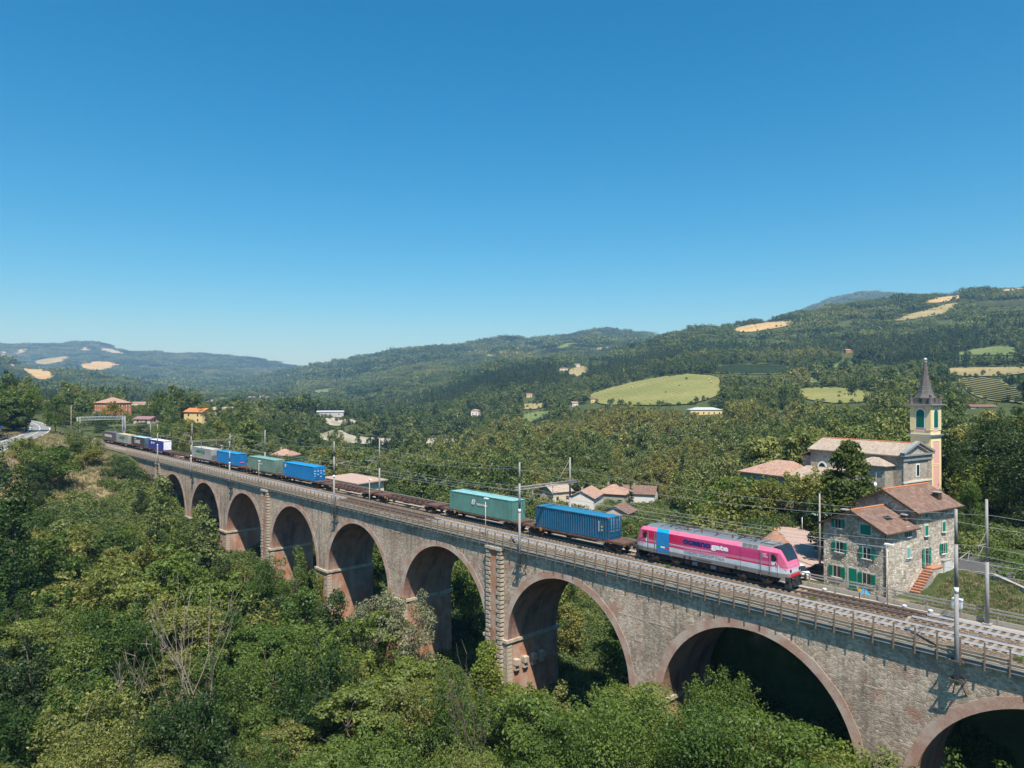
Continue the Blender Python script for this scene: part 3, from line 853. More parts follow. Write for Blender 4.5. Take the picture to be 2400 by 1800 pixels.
# ------------------------------------------------------------------ trees
LEAF = [(0.030, 0.055, 0.018), (0.052, 0.080, 0.024), (0.078, 0.105, 0.030), (0.105, 0.125, 0.045)]
M['leaf'] = leaf_mat('broad_leaves', [(0.046, 0.086, 0.022), (0.078, 0.130, 0.028), (0.106, 0.164, 0.034), (0.140, 0.192, 0.043), (0.182, 0.212, 0.058), (0.222, 0.218, 0.068)], 0.40)
M['leaf_far'] = leaf_mat('wood_leaves', [(0.030, 0.055, 0.026), (0.055, 0.089, 0.032), (0.092, 0.133, 0.042), (0.134, 0.174, 0.054), (0.185, 0.210, 0.078), (0.25, 0.23, 0.072)], 0.3, instanced=True, blotch=0.006)
M['leaf_grey'] = leaf_mat('silver_leaves', [(0.17, 0.19, 0.12), (0.21, 0.225, 0.15)], 0.3)
M['leaf_yellow'] = leaf_mat('yellow_leaves', [(0.20, 0.19, 0.03), (0.28, 0.24, 0.035)], 0.4)
M['leaf_olive'] = leaf_mat('dry_leaves', [(0.150, 0.172, 0.048), (0.200, 0.198, 0.058)], 0.35)
M['leaf_dark'] = leaf_mat('dark_leaves', [(0.038, 0.066, 0.024), (0.060, 0.090, 0.030)], 0.3)
M['leaf_lime'] = leaf_mat('lime_tree_leaves', [(0.078, 0.108, 0.026), (0.092, 0.122, 0.03)], 0.35)
M['leaf_ivy'] = leaf_mat('ivy_leaves', [(0.13, 0.18, 0.03), (0.15, 0.20, 0.035)], 0.3)
M['bark'] = simple('bark', (0.11, 0.085, 0.062), 0.95, var=0.3, scale=4)
M['deadwood'] = simple('bleached_dead_wood', (0.27, 0.21, 0.15), 0.9, var=0.25, scale=3)
M['greybark'] = simple('grey_bark', (0.27, 0.225, 0.175), 0.95, var=0.25, scale=3)

def leaves_mesh(name, P, Nn, size, mat, rs, aspect=0.55, jitter=0.35):
    """one rhombic leaf spray per point; P (n,3), Nn normals (n,3)"""
    n = len(P)
    rnd = rs.normal(size=(n, 3))
    a = np.cross(Nn, rnd); a /= np.linalg.norm(a, axis=1, keepdims=True) + 1e-9
    b = np.cross(Nn, a); b /= np.linalg.norm(b, axis=1, keepdims=True) + 1e-9
    L = (size * (1 + jitter * rs.uniform(-1, 1, n)))[:, None]
    w = L * aspect
    v = np.stack([P - a * L * 0.5, P + b * w * 0.5 + Nn * L * 0.06, P + a * L * 0.5, P - b * w * 0.5 + Nn * L * 0.06], 1).reshape(-1, 3)
    me = bpy.data.meshes.new(name)
    me.vertices.add(n * 4); me.vertices.foreach_set('co', v.astype(np.float32).ravel())
    me.loops.add(n * 4); me.loops.foreach_set('vertex_index', np.arange(n * 4, dtype=np.int32))
    me.polygons.add(n); me.polygons.foreach_set('loop_start', np.arange(0, n * 4, 4, dtype=np.int32)); me.polygons.foreach_set('loop_total', np.full(n, 4, np.int32))
    me.update()
    lv = np.repeat(rs.uniform(0, 1, n), 4)
    at_ = me.attributes.new('leafv', 'FLOAT', 'POINT'); at_.data.foreach_set('value', lv.astype(np.float32))
    me.materials.append(mat)
    return me

def clump_points(centres, radii, n, rs, flat=0.8, up=0.35, rand=0.75, topbias=0.35):
    """n points spread over the clumps, thinner at their undersides"""
    w = np.array(radii) ** 2; w = w / w.sum()
    idx = rs.choice(len(centres), size=n, p=w)
    d = rs.normal(size=(n, 3)); d[:, 2] += topbias
    d /= np.linalg.norm(d, axis=1, keepdims=True)
    rr = np.array(radii)[idx] * np.clip(rs.normal(0.92, 0.16, n), 0.3, 1.25)
    P = np.array(centres)[idx] + d * rr[:, None] * np.array([1, 1, flat])
    Nn = d + np.array([0, 0, up]) + rs.normal(size=(n, 3)) * rand
    Nn /= np.linalg.norm(Nn, axis=1, keepdims=True)
    return P, Nn

def make_crown(kind, seed, n, leaf, mat):
    """returns crown mesh, trunk mesh; height about 10 m at scale 1"""
    rs = np.random.default_rng(seed)
    if kind == 'round':
        H, base, rad, ncl = 10.0, 2.2, 3.7, 46
        cs, rr = [], []
        while len(cs) < ncl:
            u = rs.uniform(-1, 1, 3)
            l = np.linalg.norm(u)
            if l > 1 or l < 0.35: continue
            h = (u[2] + 1) / 2
            prof = 0.55 + 0.45 * math.sin(math.pi * min(1, h * 0.8 + 0.22))
            c = np.array([u[0] * rad * prof, u[1] * rad * prof, base + 1.0 + h * (H - base - 2.0)])
            cs.append(c + rs.normal(0, 0.25, 3)); rr.append(rs.uniform(0.6, 1.45))
        for k in range(16):      # shoots that break the outline
            a = rs.uniform(0, 6.28); q = rad * rs.uniform(0.3, 1.0); b0 = base + 2.2 + (H - base - 2.2) * (1 - (q / rad) ** 2 * 0.75)
            for j in range(3): cs.append(np.array([q * math.cos(a) * (1 + 0.08 * j), q * math.sin(a) * (1 + 0.08 * j), b0 + 0.4 * j])); rr.append(0.52 - 0.12 * j)
        args = dict(flat=0.8)
    elif kind == 'oval':
        H, base, rad, ncl = 12.0, 1.8, 2.7, 46
        cs, rr = [], []
        for i in range(ncl):
            h = rs.uniform(0, 1); a = rs.uniform(0, 2 * math.pi)
            prof = math.sin(math.pi * (0.12 + 0.83 * h)) ** 0.8
            q = rad * prof * math.sqrt(rs.uniform(0.15, 1))
            cs.append(np.array([q * math.cos(a), q * math.sin(a), base + 0.8 + h * (H - base - 1.4)])); rr.append(rs.uniform(0.6, 1.15))
        args = dict(flat=1.0)
    elif kind == 'feather':
        # layered, drooping sprays (robinia, ailanthus)
        H, base, rad, ncl = 9.5, 2.5, 4.0, 60
        cs, rr = [], []
        for i in range(ncl):
            h = rs.uniform(0, 1); a = rs.uniform(0, 2 * math.pi)
            prof = math.sin(math.pi * (0.2 + 0.72 * h)) ** 0.7
            q = rad * prof * math.sqrt(rs.uniform(0.05, 1))
            cs.append(np.array([q * math.cos(a), q * math.sin(a), base + h * (H - base - 0.6) - 0.12 * q])); rr.append(rs.uniform(0.6, 1.15))
        args = dict(flat=0.42, up=0.7, rand=0.6)
    elif kind == 'loose':
        # airy poplar with a forked stem
        H, base, rad, ncl = 12.0, 2.5, 3.2, 40
        cs, rr = [], []
        for k in range(5):
            a = rs.uniform(0, 2 * math.pi); tip = np.array([math.cos(a) * rad * 0.8, math.sin(a) * rad * 0.8, rs.uniform(8.5, 11.5)])
            for j in range(8):
                f = rs.uniform(0.3, 1)
                c = np.array([0, 0, base]) * (1 - f) + tip * f + rs.normal(0, 0.75, 3)
                cs.append(c); rr.append(rs.uniform(0.5, 1.0))
        args = dict(flat=0.9, rand=1.0)
    elif kind == 'column':
        H, base, rad, ncl = 15.0, 0.8, 1.5, 60
        cs, rr = [], []
        for i in range(ncl):
            h = rs.uniform(0, 1); a = rs.uniform(0, 2 * math.pi)
            prof = min(1.0, 0.45 + h * 2) * (1 - max(0, h - 0.6) / 0.4 * 0.8)
            q = rad * prof * math.sqrt(rs.uniform(0.2, 1))
            cs.append(np.array([q * math.cos(a), q * math.sin(a), base + h * (H - base - 0.7)])); rr.append(rs.uniform(0.4, 0.75))
        args = dict(flat=1.6)
    elif kind == 'cone':
        H, base, rad, ncl = 10.0, 0.7, 3.3, 190
        cs, rr = [], []
        for i in range(ncl):
            h = rs.uniform(0, 1) ** 1.25; a = rs.uniform(0, 2 * math.pi)
            prof = min(1, 0.72 + 1.6 * h) if h < 0.18 else (1 - (h - 0.18) / 0.82) ** 0.72
            q = rad * prof * math.sqrt(rs.uniform(0.45, 1))
            cs.append(np.array([q * math.cos(a), q * math.sin(a), base + 0.4 + h * (H - base - 0.7)])); rr.append(rs.uniform(0.5, 0.85) * (1 - 0.3 * h))
        args = dict(flat=0.7)
    elif kind == 'conifer':
        H, base, rad, ncl = 13.0, 1.5, 2.2, 60
        cs, rr = [], []
        for i in range(ncl):
            h = rs.uniform(0, 1); a = rs.uniform(0, 2 * math.pi)
            q = rad * (1 - h) * math.sqrt(rs.uniform(0.2, 1))
            cs.append(np.array([q * math.cos(a), q * math.sin(a), base + h * (H - base - 0.4)])); rr.append(0.3 + 0.6 * (1 - h))
        args = dict(flat=0.5, up=0.5)
    elif kind == 'shrub':
        H, base, rad, ncl = 3.2, 0.0, 2.3, 26
        cs, rr = [], []
        for i in range(ncl):
            a = rs.uniform(0, 2 * math.pi); q = rad * math.sqrt(rs.uniform(0, 1)); h = rs.uniform(0, 1)
            cs.append(np.array([q * math.cos(a), q * math.sin(a), 0.35 + h * (H - 1.0) * (1 - (q / rad) ** 2 * 0.65)])); rr.append(rs.uniform(0.45, 0.85))
        args = dict(flat=0.85)
    P, Nn = clump_points(cs, rr, n, rs, **args)
    P[:, 2] = np.maximum(P[:, 2], 0.05)
    crown = leaves_mesh('crown', P, Nn, leaf, mat, rs)
    # trunk and limbs
    tb = MB()
    if kind != 'shrub':
        tr = {'round': 0.19, 'oval': 0.17, 'feather': 0.15, 'loose': 0.16, 'column': 0.2, 'cone': 0.2, 'conifer': 0.17}[kind]
        top = H * (0.86 if kind in ('column', 'cone', 'conifer') else 0.6)
        pts = [Vector((rs.normal(0, 0.12) * i, rs.normal(0, 0.12) * i, -0.6 + (top + 0.6) * i / 4)) for i in range(5)]
        for i in range(4): tb.tube(pts[i], pts[i + 1], tr * (1 - i * 0.2), tr * (1 - (i + 1) * 0.2), n=6)
        for c in rs.permutation(len(cs))[:11]:
            c = Vector(cs[c]); h0 = max(0.8, min(top, c.z - (c.xy.length * 0.55)))
            k = (h0 + 0.6) / (top + 0.6) * 4; i = min(3, int(k)); s0 = pts[i].lerp(pts[i + 1], k - i)
            mid = s0.lerp(c, 0.5) + Vector((0, 0, 0.25))
            tb.tube(s0, mid, tr * 0.42, tr * 0.28, n=5, cap=False); tb.tube(mid, c, tr * 0.28, tr * 0.09, n=5, cap=False)
    else:
        for k in range(6):
            a = rs.uniform(0, 6.28); tb.tube((0, 0, -0.3), (math.cos(a) * 1.2, math.sin(a) * 1.2, 1.6), 0.06, 0.02, n=4, cap=False)
    trunk = tb.mesh('trunk', M['bark'])
    return crown, trunk

PROTO = {}
def proto(key, kind, seed, n, leaf, mat): PROTO[key] = make_crown(kind, seed, n, leaf, M[mat])
# fine crowns for the trees nearest the viewer
proto('nearA', 'round', 1, 9000, 0.25, 'leaf'); proto('nearB', 'round', 2, 9000, 0.25, 'leaf'); proto('nearC', 'oval', 3, 8500, 0.24, 'leaf')
proto('nearD', 'feather', 4, 9500, 0.28, 'leaf'); proto('nearE', 'loose', 5, 6500, 0.25, 'leaf'); proto('nearF', 'feather', 6, 9500, 0.27, 'leaf_olive')
proto('nearG', 'loose', 7, 6500, 0.23, 'leaf_grey'); proto('nearH', 'round', 8, 9000, 0.25, 'leaf_dark'); proto('nearI', 'oval', 9, 8500, 0.25, 'leaf_dark')
proto('closeA', 'round', 41, 21000, 0.155, 'leaf'); proto('closeB', 'oval', 42, 20000, 0.15, 'leaf'); proto('closeD', 'feather', 43, 22000, 0.17, 'leaf'); proto('closeF', 'feather', 44, 22000, 0.165, 'leaf_olive')
# a little coarser beyond about 120 m
proto('midA', 'round', 11, 3600, 0.42, 'leaf'); proto('midB', 'round', 12, 3600, 0.42, 'leaf'); proto('midC', 'oval', 13, 3300, 0.40, 'leaf')
proto('midD', 'feather', 14, 3800, 0.44, 'leaf'); proto('midE', 'oval', 15, 3300, 0.40, 'leaf_dark'); proto('midF', 'round', 16, 3600, 0.42, 'leaf_olive')
proto('shrubA', 'shrub', 21, 1500, 0.26, 'leaf'); proto('shrubB', 'shrub', 22, 1500, 0.26, 'leaf'); proto('shrubC', 'shrub', 23, 1300, 0.25, 'leaf_olive')
proto('cone', 'cone', 31, 15000, 0.30, 'leaf_lime'); proto('column', 'column', 32, 9000, 0.22, 'leaf')
proto('yellow', 'round', 33, 2600, 0.5, 'leaf_yellow'); proto('conifer', 'conifer', 34, 1800, 0.45, 'leaf_dark')
PH = {'round': 10.0, 'oval': 12.0, 'feather': 9.5, 'loose': 12.0, 'column': 15.0, 'cone': 10.0, 'conifer': 13.0, 'shrub': 3.2}
KIND = {'nearA': 'round', 'nearB': 'round', 'nearC': 'oval', 'nearD': 'feather', 'nearE': 'loose', 'nearF': 'feather', 'nearG': 'loose', 'nearH': 'round', 'nearI': 'oval', 'closeA': 'round', 'closeB': 'oval', 'closeD': 'feather', 'closeF': 'feather', 'midA': 'round', 'midB': 'round', 'midC': 'oval', 'midD': 'feather', 'midE': 'oval', 'midF': 'round',
        'shrubA': 'shrub', 'shrubB': 'shrub', 'shrubC': 'shrub', 'cone': 'cone', 'column': 'column', 'yellow': 'round', 'conifer': 'conifer'}
HALF = {'round': 4.4, 'oval': 3.4, 'feather': 4.6, 'loose': 3.8, 'column': 1.9, 'cone': 3.9, 'conifer': 2.6, 'shrub': 2.8}

def tree(key, loc, h, label, cat='tree', group=None, name=None, wide=1.0, rz=None):
    """one tree: an Empty at its foot with trunk and crown"""
    k = h / PH[KIND[key]]
    if name is None: name = {'shrub': 'bush', 'column': 'poplar_tree', 'conifer': 'conifer_tree', 'oval': 'poplar_tree', 'feather': 'robinia_tree', 'loose': 'willow_tree'}.get(KIND[key], 'broadleaf_tree')
    e = thing(name, label, cat, loc, rng.uniform(0, 6.28) if rz is None else rz, group)
    e.scale = (k * wide, k * wide, k)
    crown, trunk = PROTO[key]
    obj('crown', crown, e); obj('trunk', trunk, e)
    return e

# ---- masses of wood: points that carry a tint, drawn by geometry nodes
def instancer(name, P, scl, rot, idx, tint, protos, kind='stuff'):
    me = bpy.data.meshes.new(name)
    n = len(P)
    me.vertices.add(n); me.vertices.foreach_set('co', np.asarray(P, np.float32).ravel())
    for nm, ty, arr, key in (('scl', 'FLOAT_VECTOR', scl, 'vector'), ('rotz', 'FLOAT_VECTOR', np.stack([np.zeros(n), np.zeros(n), rot], -1), 'vector'), ('idx', 'INT', idx, 'value'), ('tint', 'FLOAT', tint, 'value')):
        a = me.attributes.new(nm, ty, 'POINT'); a.data.foreach_set(key, np.asarray(arr, np.int32 if ty == 'INT' else np.float32).ravel())
    o = obj(name, me); tag(o, kind=kind)
    coll = bpy.data.collections.new(name + '_kinds')
    for i, (pm, mats) in enumerate(protos):
        po = bpy.data.objects.new('%s_kind_%02d' % (name, i), pm)
        coll.objects.link(po)
    ng = bpy.data.node_groups.new(name, 'GeometryNodeTree')
    ng.interface.new_socket('Geometry', in_out='INPUT', socket_type='NodeSocketGeometry')
    ng.interface.new_socket('Geometry', in_out='OUTPUT', socket_type='NodeSocketGeometry')
    nd, lk = ng.nodes, ng.links
    gi, go = nd.new('NodeGroupInput'), nd.new('NodeGroupOutput')
    ip = nd.new('GeometryNodeInstanceOnPoints'); ci = nd.new('GeometryNodeCollectionInfo')
    ci.inputs['Collection'].default_value = coll; ci.inputs['Separate Children'].default_value = True; ci.inputs['Reset Children'].default_value = True
    ip.inputs['Pick Instance'].default_value = True
    def na(nm, ty):
        q = nd.new('GeometryNodeInputNamedAttribute'); q.data_type = ty; q.inputs['Name'].default_value = nm
        return q.outputs['Attribute']
    e2r = nd.new('FunctionNodeEulerToRotation')
    lk.new(na('rotz', 'FLOAT_VECTOR'), e2r.inputs[0])
    lk.new(gi.outputs[0], ip.inputs['Points']); lk.new(ci.outputs[0], ip.inputs['Instance'])
    lk.new(na('idx', 'INT'), ip.inputs['Instance Index']); lk.new(na('scl', 'FLOAT_VECTOR'), ip.inputs['Scale']); lk.new(e2r.outputs[0], ip.inputs['Rotation'])
    lk.new(ip.outputs[0], go.inputs[0])
    md = o.modifiers.new('instances', 'NODES'); md.node_group = ng
    return o

def mass_proto(kind, seed, n, leaf):
    c, t = make_crown(kind, seed, n, leaf, M['leaf_far'])
    return (c, None)

def patch_proto(seed, size, cells, n, leaf, hmin=6, hmax=11):
    """a stand of several crowns as one piece, for slopes a kilometre and more away"""
    rs = np.random.default_rng(seed); cs, rr = [], []
    for i in range(cells):
        for j in range(cells):
            x = (i + 0.5 + rs.uniform(-0.4, 0.4)) / cells - 0.5; y = (j + 0.5 + rs.uniform(-0.4, 0.4)) / cells - 0.5
            h = rs.uniform(hmin, hmax); w = size / cells
            for k in range(3):
                cs.append(np.array([x * size + rs.normal(0, w * 0.18), y * size + rs.normal(0, w * 0.18), h * rs.uniform(0.5, 0.86)])); rr.append(w * rs.uniform(0.3, 0.5))
    P, Nn = clump_points(cs, rr, n, rs, flat=0.9, up=0.3, rand=0.5)
    return (leaves_mesh('stand', P, Nn, leaf, M['leaf_far'], rs), None)
# ------------------------------------------------------------------ the viaduct
ARCH_C = [-10.2 - 23.2 * k for k in range(9)]
ARCH_C = [13.0, 36.2] + ARCH_C            # two more bays go on beyond the right edge of the picture
ARCH_C.sort()
AR, SPRING = 9.6, -12.55
WALL_TOP, DEPTH, FOOT = -0.75, 8.8, -29.0
S_LEFT, S_RIGHT = -240.0, 47.8
PIERS = [c + 11.6 for c in ARCH_C[:-1]]
VO = (-96.0, 4.4, -25.0)                  # the viaduct's base, in railway coordinates
viaduct = thing('viaduct', 'long railway viaduct of grey stone with round brick arches', 'viaduct', st(*VO), RAIL_RZ)
VL = (-VO[0], -VO[1], -VO[2])
def vpart(mb, name, mats, parent=None):
    return mb.build(name, mats, parent or viaduct, VL if parent is None else (0, 0, 0))

NSEG = 40
def arch_pt(c, r, k): 
    a = math.pi * k / NSEG
    return c - r * math.cos(a), SPRING + r * math.sin(a)

def face_wall(T, sign):
    """one long face with its arch openings"""
    mb = MB()
    edges = [S_LEFT]
    for c in ARCH_C:
        mb_l = c - AR
        # solid part left of this opening
        x0 = edges[-1]
        nz = 6
        for i in range(3):
            xa = x0 + (mb_l - x0) * i / 3; xb = x0 + (mb_l - x0) * (i + 1) / 3
            mb.face([(xa, T, FOOT), (xb, T, FOOT), (xb, T, SPRING), (xa, T, SPRING)])
            mb.face([(xa, T, SPRING), (xb, T, SPRING), (xb, T, WALL_TOP), (xa, T, WALL_TOP)])
        for k in range(NSEG):
            (xa, za), (xb, zb) = arch_pt(c, AR, k), arch_pt(c, AR, k + 1)
            mb.face([(xa, T, za), (xb, T, zb), (xb, T, WALL_TOP), (xa, T, WALL_TOP)])
        edges.append(c + AR)
    x0 = edges[-1]
    mb.face([(x0, T, FOOT), (S_RIGHT, T, FOOT), (S_RIGHT, T, WALL_TOP), (x0, T, WALL_TOP)])
    return mb
vpart(face_wall(0.0, -1), 'spandrel_wall', M['stone'])
vpart(face_wall(DEPTH, 1), 'spandrel_wall', M['stone'])
for x in (S_LEFT, S_RIGHT):
    mb = MB(); mb.face([(x, 0, FOOT), (x, DEPTH, FOOT), (x, DEPTH, WALL_TOP), (x, 0, WALL_TOP)]); vpart(mb, 'end_wall', M['stone'])
# vaults: the brick barrel of every bay, down to the springing, and the pier cheeks below it
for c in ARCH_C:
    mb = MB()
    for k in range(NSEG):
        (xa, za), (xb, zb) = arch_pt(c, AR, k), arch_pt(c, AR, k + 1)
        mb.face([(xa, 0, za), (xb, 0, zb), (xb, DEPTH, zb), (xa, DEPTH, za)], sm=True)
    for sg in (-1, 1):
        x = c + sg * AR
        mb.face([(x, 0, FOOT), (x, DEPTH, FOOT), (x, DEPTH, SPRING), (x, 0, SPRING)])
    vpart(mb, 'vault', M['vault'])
    # ring of bricks on edge round the opening, a few centimetres proud and broken here and there
    mb = MB(); rw = 0.82
    for k in range(NSEG):
        (xa, za), (xb, zb) = arch_pt(c, AR - 0.015, k), arch_pt(c, AR - 0.015, k + 1)
        j1 = rw + 0.05 * math.sin(k * 1.7 + c); j2 = rw + 0.05 * math.sin((k + 1) * 1.7 + c)
        (xc, zc), (xd, zd) = arch_pt(c, AR + j2, k + 1), arch_pt(c, AR + j1, k)
        y = -0.035
        mb.face([(xa, y, za), (xb, y, zb), (xc, y, zc), (xd, y, zd)])
        mb.face([(xd, y, zd), (xc, y, zc), (xc, 0.01, zc), (xd, 0.01, zd)])
        mb.face([(xa, y, za), (xb, y, zb), (xb, 0.05, zb), (xa, 0.05, za)])
    vpart(mb, 'arch_ring', M['ring'])
# lower piers, proud of the wall above, with a stone string course on top
BLOCK = MB().box(-0.5, 0.5, -0.5, 0.5, -0.5, 0.5).mesh('quoin_block', M['quoin'])
def quoin(parent, x, y, z, sx, sy, sz):
    o = obj('quoin_block', BLOCK, parent); o.location = (x, y, z); o.scale = (sx, sy, sz)
    return o
for p in PIERS:
    mb = MB(); hw = 2.0
    mb.prism([(p - hw - 0.10, SPRING - 0.18), (p + hw + 0.10, SPRING - 0.18), (p + hw + 0.45, FOOT), (p - hw - 0.45, FOOT)], 'y', -0.12, DEPTH + 0.12)
    pier = vpart(mb, 'pier', M['pier'])
    mb = MB(); mb.box(p - hw - 0.32, p + hw + 0.32, -0.34, DEPTH + 0.34, SPRING - 0.2, SPRING + 0.16)
    mb.box(p - hw - 0.22, p + hw + 0.22, -0.24, DEPTH + 0.24, SPRING - 0.34, SPRING - 0.2)
    vpart(mb, 'string_course', M['quoin'], None)
    if -190 < p < -50:
        for k in range(13):
            z = SPRING - 0.62 - k * 0.52
            if z < -19.5: break
            w = 0.95 if k % 2 else 0.6
            dx = (SPRING - z) * 0.021
            quoin(pier, p + hw + 0.13 + dx - w / 2, 0.26, z, w, 0.86, 0.40)
            quoin(pier, p - hw - 0.13 - dx + w / 2, 0.26, z, w, 0.86, 0.40)
# pilasters on every third pier: brick shaft between toothed stone quoins, cap stones at the top
for p in (-207.4, -137.8, -68.2, 1.4):
    mb = MB(); mb.box(p - 1.05, p + 1.05, -0.46, 0.02, FOOT, -1.25)
    pil = vpart(mb, 'pilaster', M['pier'])
    mb = MB()
    for k, (a, b) in enumerate(((-1.5, -0.72), (-0.7, -0.02), (0.0, 0.66), (0.68, 1.5))):
        mb.box(p + a, p + b, -0.72, 0.02, -1.26 - 0.03 * (k % 2), -0.95 + 0.03 * (k % 2))
    mb.build('cap_stone', M['quoin'], pil)
    n = 30
    for k in range(n):
        z = -1.62 - k * 0.56
        if z < -18: break
        for sg in (-1, 1):
            w = (0.78 if (k % 2) else 0.62) + rng.uniform(-0.05, 0.05)
            quoin(pil, p + sg * (1.42 - w / 2) + rng.uniform(-0.02, 0.02), -0.30, z, w, 0.62 + rng.uniform(-0.06, 0.06), 0.36 + rng.uniform(-0.04, 0.03))
# corbels on the pier beside the ivy
mb = MB()
for k in range(4):
    mb.box(-66.2, -65.35, 0.8 + k * 1.5, 1.5 + k * 1.5, -15.6, -14.9)
    mb.box(-66.2, -65.6, 0.85 + k * 1.5, 1.45 + k * 1.5, -16.3, -15.6)
vpart(mb, 'corbel', M['quoin'])
# cracked courses of brick that show in the spandrels
mb = MB()
for c in ARCH_C:
    for z, a, b in ((-2.55, 9.5, 13.2), (-4.9, 8.2, 14.8), (-7.3, 10.3, 12.7)):
        x = c + a
        while x < c + b - 0.2:
            l = rng.uniform(0.4, 1.3)
            if rng.random() < 0.62: mb.box(x, min(x + l, c + b), -0.02, 0.02, z + rng.uniform(-0.05, 0.05), z + rng.uniform(0.05, 0.14))
            x += l + rng.uniform(0.05, 0.5)
tag(vpart(mb, 'brick_course', M['ring']), kind='stuff')
# coping, walkway slab on brackets, edge girder
mb = MB(); mb.box(S_LEFT, S_RIGHT, -0.14, 0.55, WALL_TOP, -0.5)
vpart(mb, 'coping', M['concrete'])
mb = MB(); mb.box(S_LEFT, S_RIGHT, -0.47, -0.145, -0.60, -0.53)
vpart(mb, 'walkway_slab', M['concrete'])
mb = MB(); mb.box(S_LEFT, S_RIGHT, -0.40, -0.34, -0.86, -0.61); mb.box(S_LEFT, S_RIGHT, -0.45, -0.29, -0.90, -0.861)
vpart(mb, 'edge_girder', M['girder'])
mb = MB(); mb.box(S_LEFT, S_RIGHT, DEPTH - 0.4, DEPTH + 0.5, WALL_TOP, -0.42)
vpart(mb, 'coping', M['concrete'])

# ------------------------------------------------------------------ parapet fence on the near edge: posts and boards
BAY = 1.52
near_fence = thing('parapet_fence', 'brown board parapet fence on posts along the near edge of the viaduct', 'fence', st(-96, -0.40, -0.55), RAIL_RZ)
FL = (96, 0.5, 0.55)
POST = MB().box(-0.05, 0.05, -0.09, 0.05, -0.30, 1.42).box(-0.06, 0.06, -0.12, -0.09, -0.62, 0.25).mesh('post', M['fence_post'])
BOARD = MB().box(-0.70, 0.70, -0.02, 0.02, -0.09, 0.09).mesh('board', M['board'])
n_bays = int((46 - S_LEFT) / BAY)
rest = MB()
for i in range(n_bays):
    s = 46 - i * BAY
    o = obj('post', POST, near_fence, (s + 96, 0, 0))
    o.rotation_euler = (rng.uniform(-0.02, 0.02), rng.uniform(-0.015, 0.015), 0)
    for k, z in enumerate((0.02, 0.26, 0.50)):
        if k == 2 and rng.random() < 0.08: continue
        if i < 130 and i >= 30:
            b = obj('board', BOARD, near_fence, (s - BAY / 2 + 96, 0.0, z + rng.uniform(-0.012, 0.012)))
            b.rotation_euler = (rng.uniform(0.16, 0.28), rng.uniform(-0.008, 0.008), 0)
        else:
            rest.box(s - BAY / 2 - 0.70 + 96, s - BAY / 2 + 0.70 + 96, -0.03, 0.03, z - 0.095, z + 0.095)
tag(rest.build('board_run', M['board'], near_fence), kind='stuff')
# ------------------------------------------------------------------ handrail fence on the far edge
far_fence = thing('handrail_fence', 'grey post and rail fence along the far edge of the railway', 'fence', st(-96, 9.15, -0.4), RAIL_RZ)
FPOST = MB().box(-0.05, 0.05, -0.05, 0.05, 0.0, 1.32).mesh('post', M['greywood'])
FRAIL = MB().box(-1.3, 1.3, -0.025, 0.025, -0.06, 0.06).mesh('rail', M['greywood'])
FTUBE = MB().box(-1.3, 1.3, -0.02, 0.02, -0.022, 0.022).mesh('rail', M['greywood'])
FKICK = MB().box(-1.3, 1.3, -0.05, 0.05, -0.19, 0.19).mesh('kick_board', M['concrete'])
for i in range(105):
    s = 44 - i * 2.62
    obj('post', FPOST, far_fence, (s + 96, 0, 0))
    if i < 95:
        obj('rail', FRAIL, far_fence, (s - 1.31 + 96, -0.06, 0.98)); obj('rail', FRAIL, far_fence, (s - 1.31 + 96, -0.06, 1.24))
        obj('rail', FTUBE, far_fence, (s - 1.31 + 96, 0, 0.66)); obj('kick_board', FKICK, far_fence, (s - 1.31 + 96, -0.03, 0.2))

# ------------------------------------------------------------------ ballast, paths, tracks
mb = MB()
prof = [(-0.1, -0.49), (0.45, -0.40), (0.9, -0.30), (1.35, -0.24), (3.85, -0.24), (4.2, -0.31), (4.75, -0.30), (4.95, -0.24), (7.45, -0.24), (7.75, -0.36), (7.85, -0.42)]
ss = np.arange(-420, 60.1, 4.0)
for a, b in zip(ss[:-1], ss[1:]):
    for (t1, z1), (t2, z2) in zip(prof[:-1], prof[1:]):
        mb.face([(a, t1, z1), (b, t1, z1), (b, t2, z2), (a, t2, z2)], sm=True)
o = mb.build('ballast', M['ballast'], None, st(0, 0, 0), RAIL_RZ); tag(o, kind='structure')
M['path'] = simple('trackside_path', (0.37, 0.32, 0.26), 0.95, var=0.15, scale=1.2, dirt=(0.24, 0.2, 0.15), dirt_amt=0.6)
mb = MB(); mb.box(-420, 60, 7.8, 8.99, -0.6, -0.40)
o = mb.build('path', M['path'], None, st(0, 0, 0), RAIL_RZ); tag(o, kind='structure')

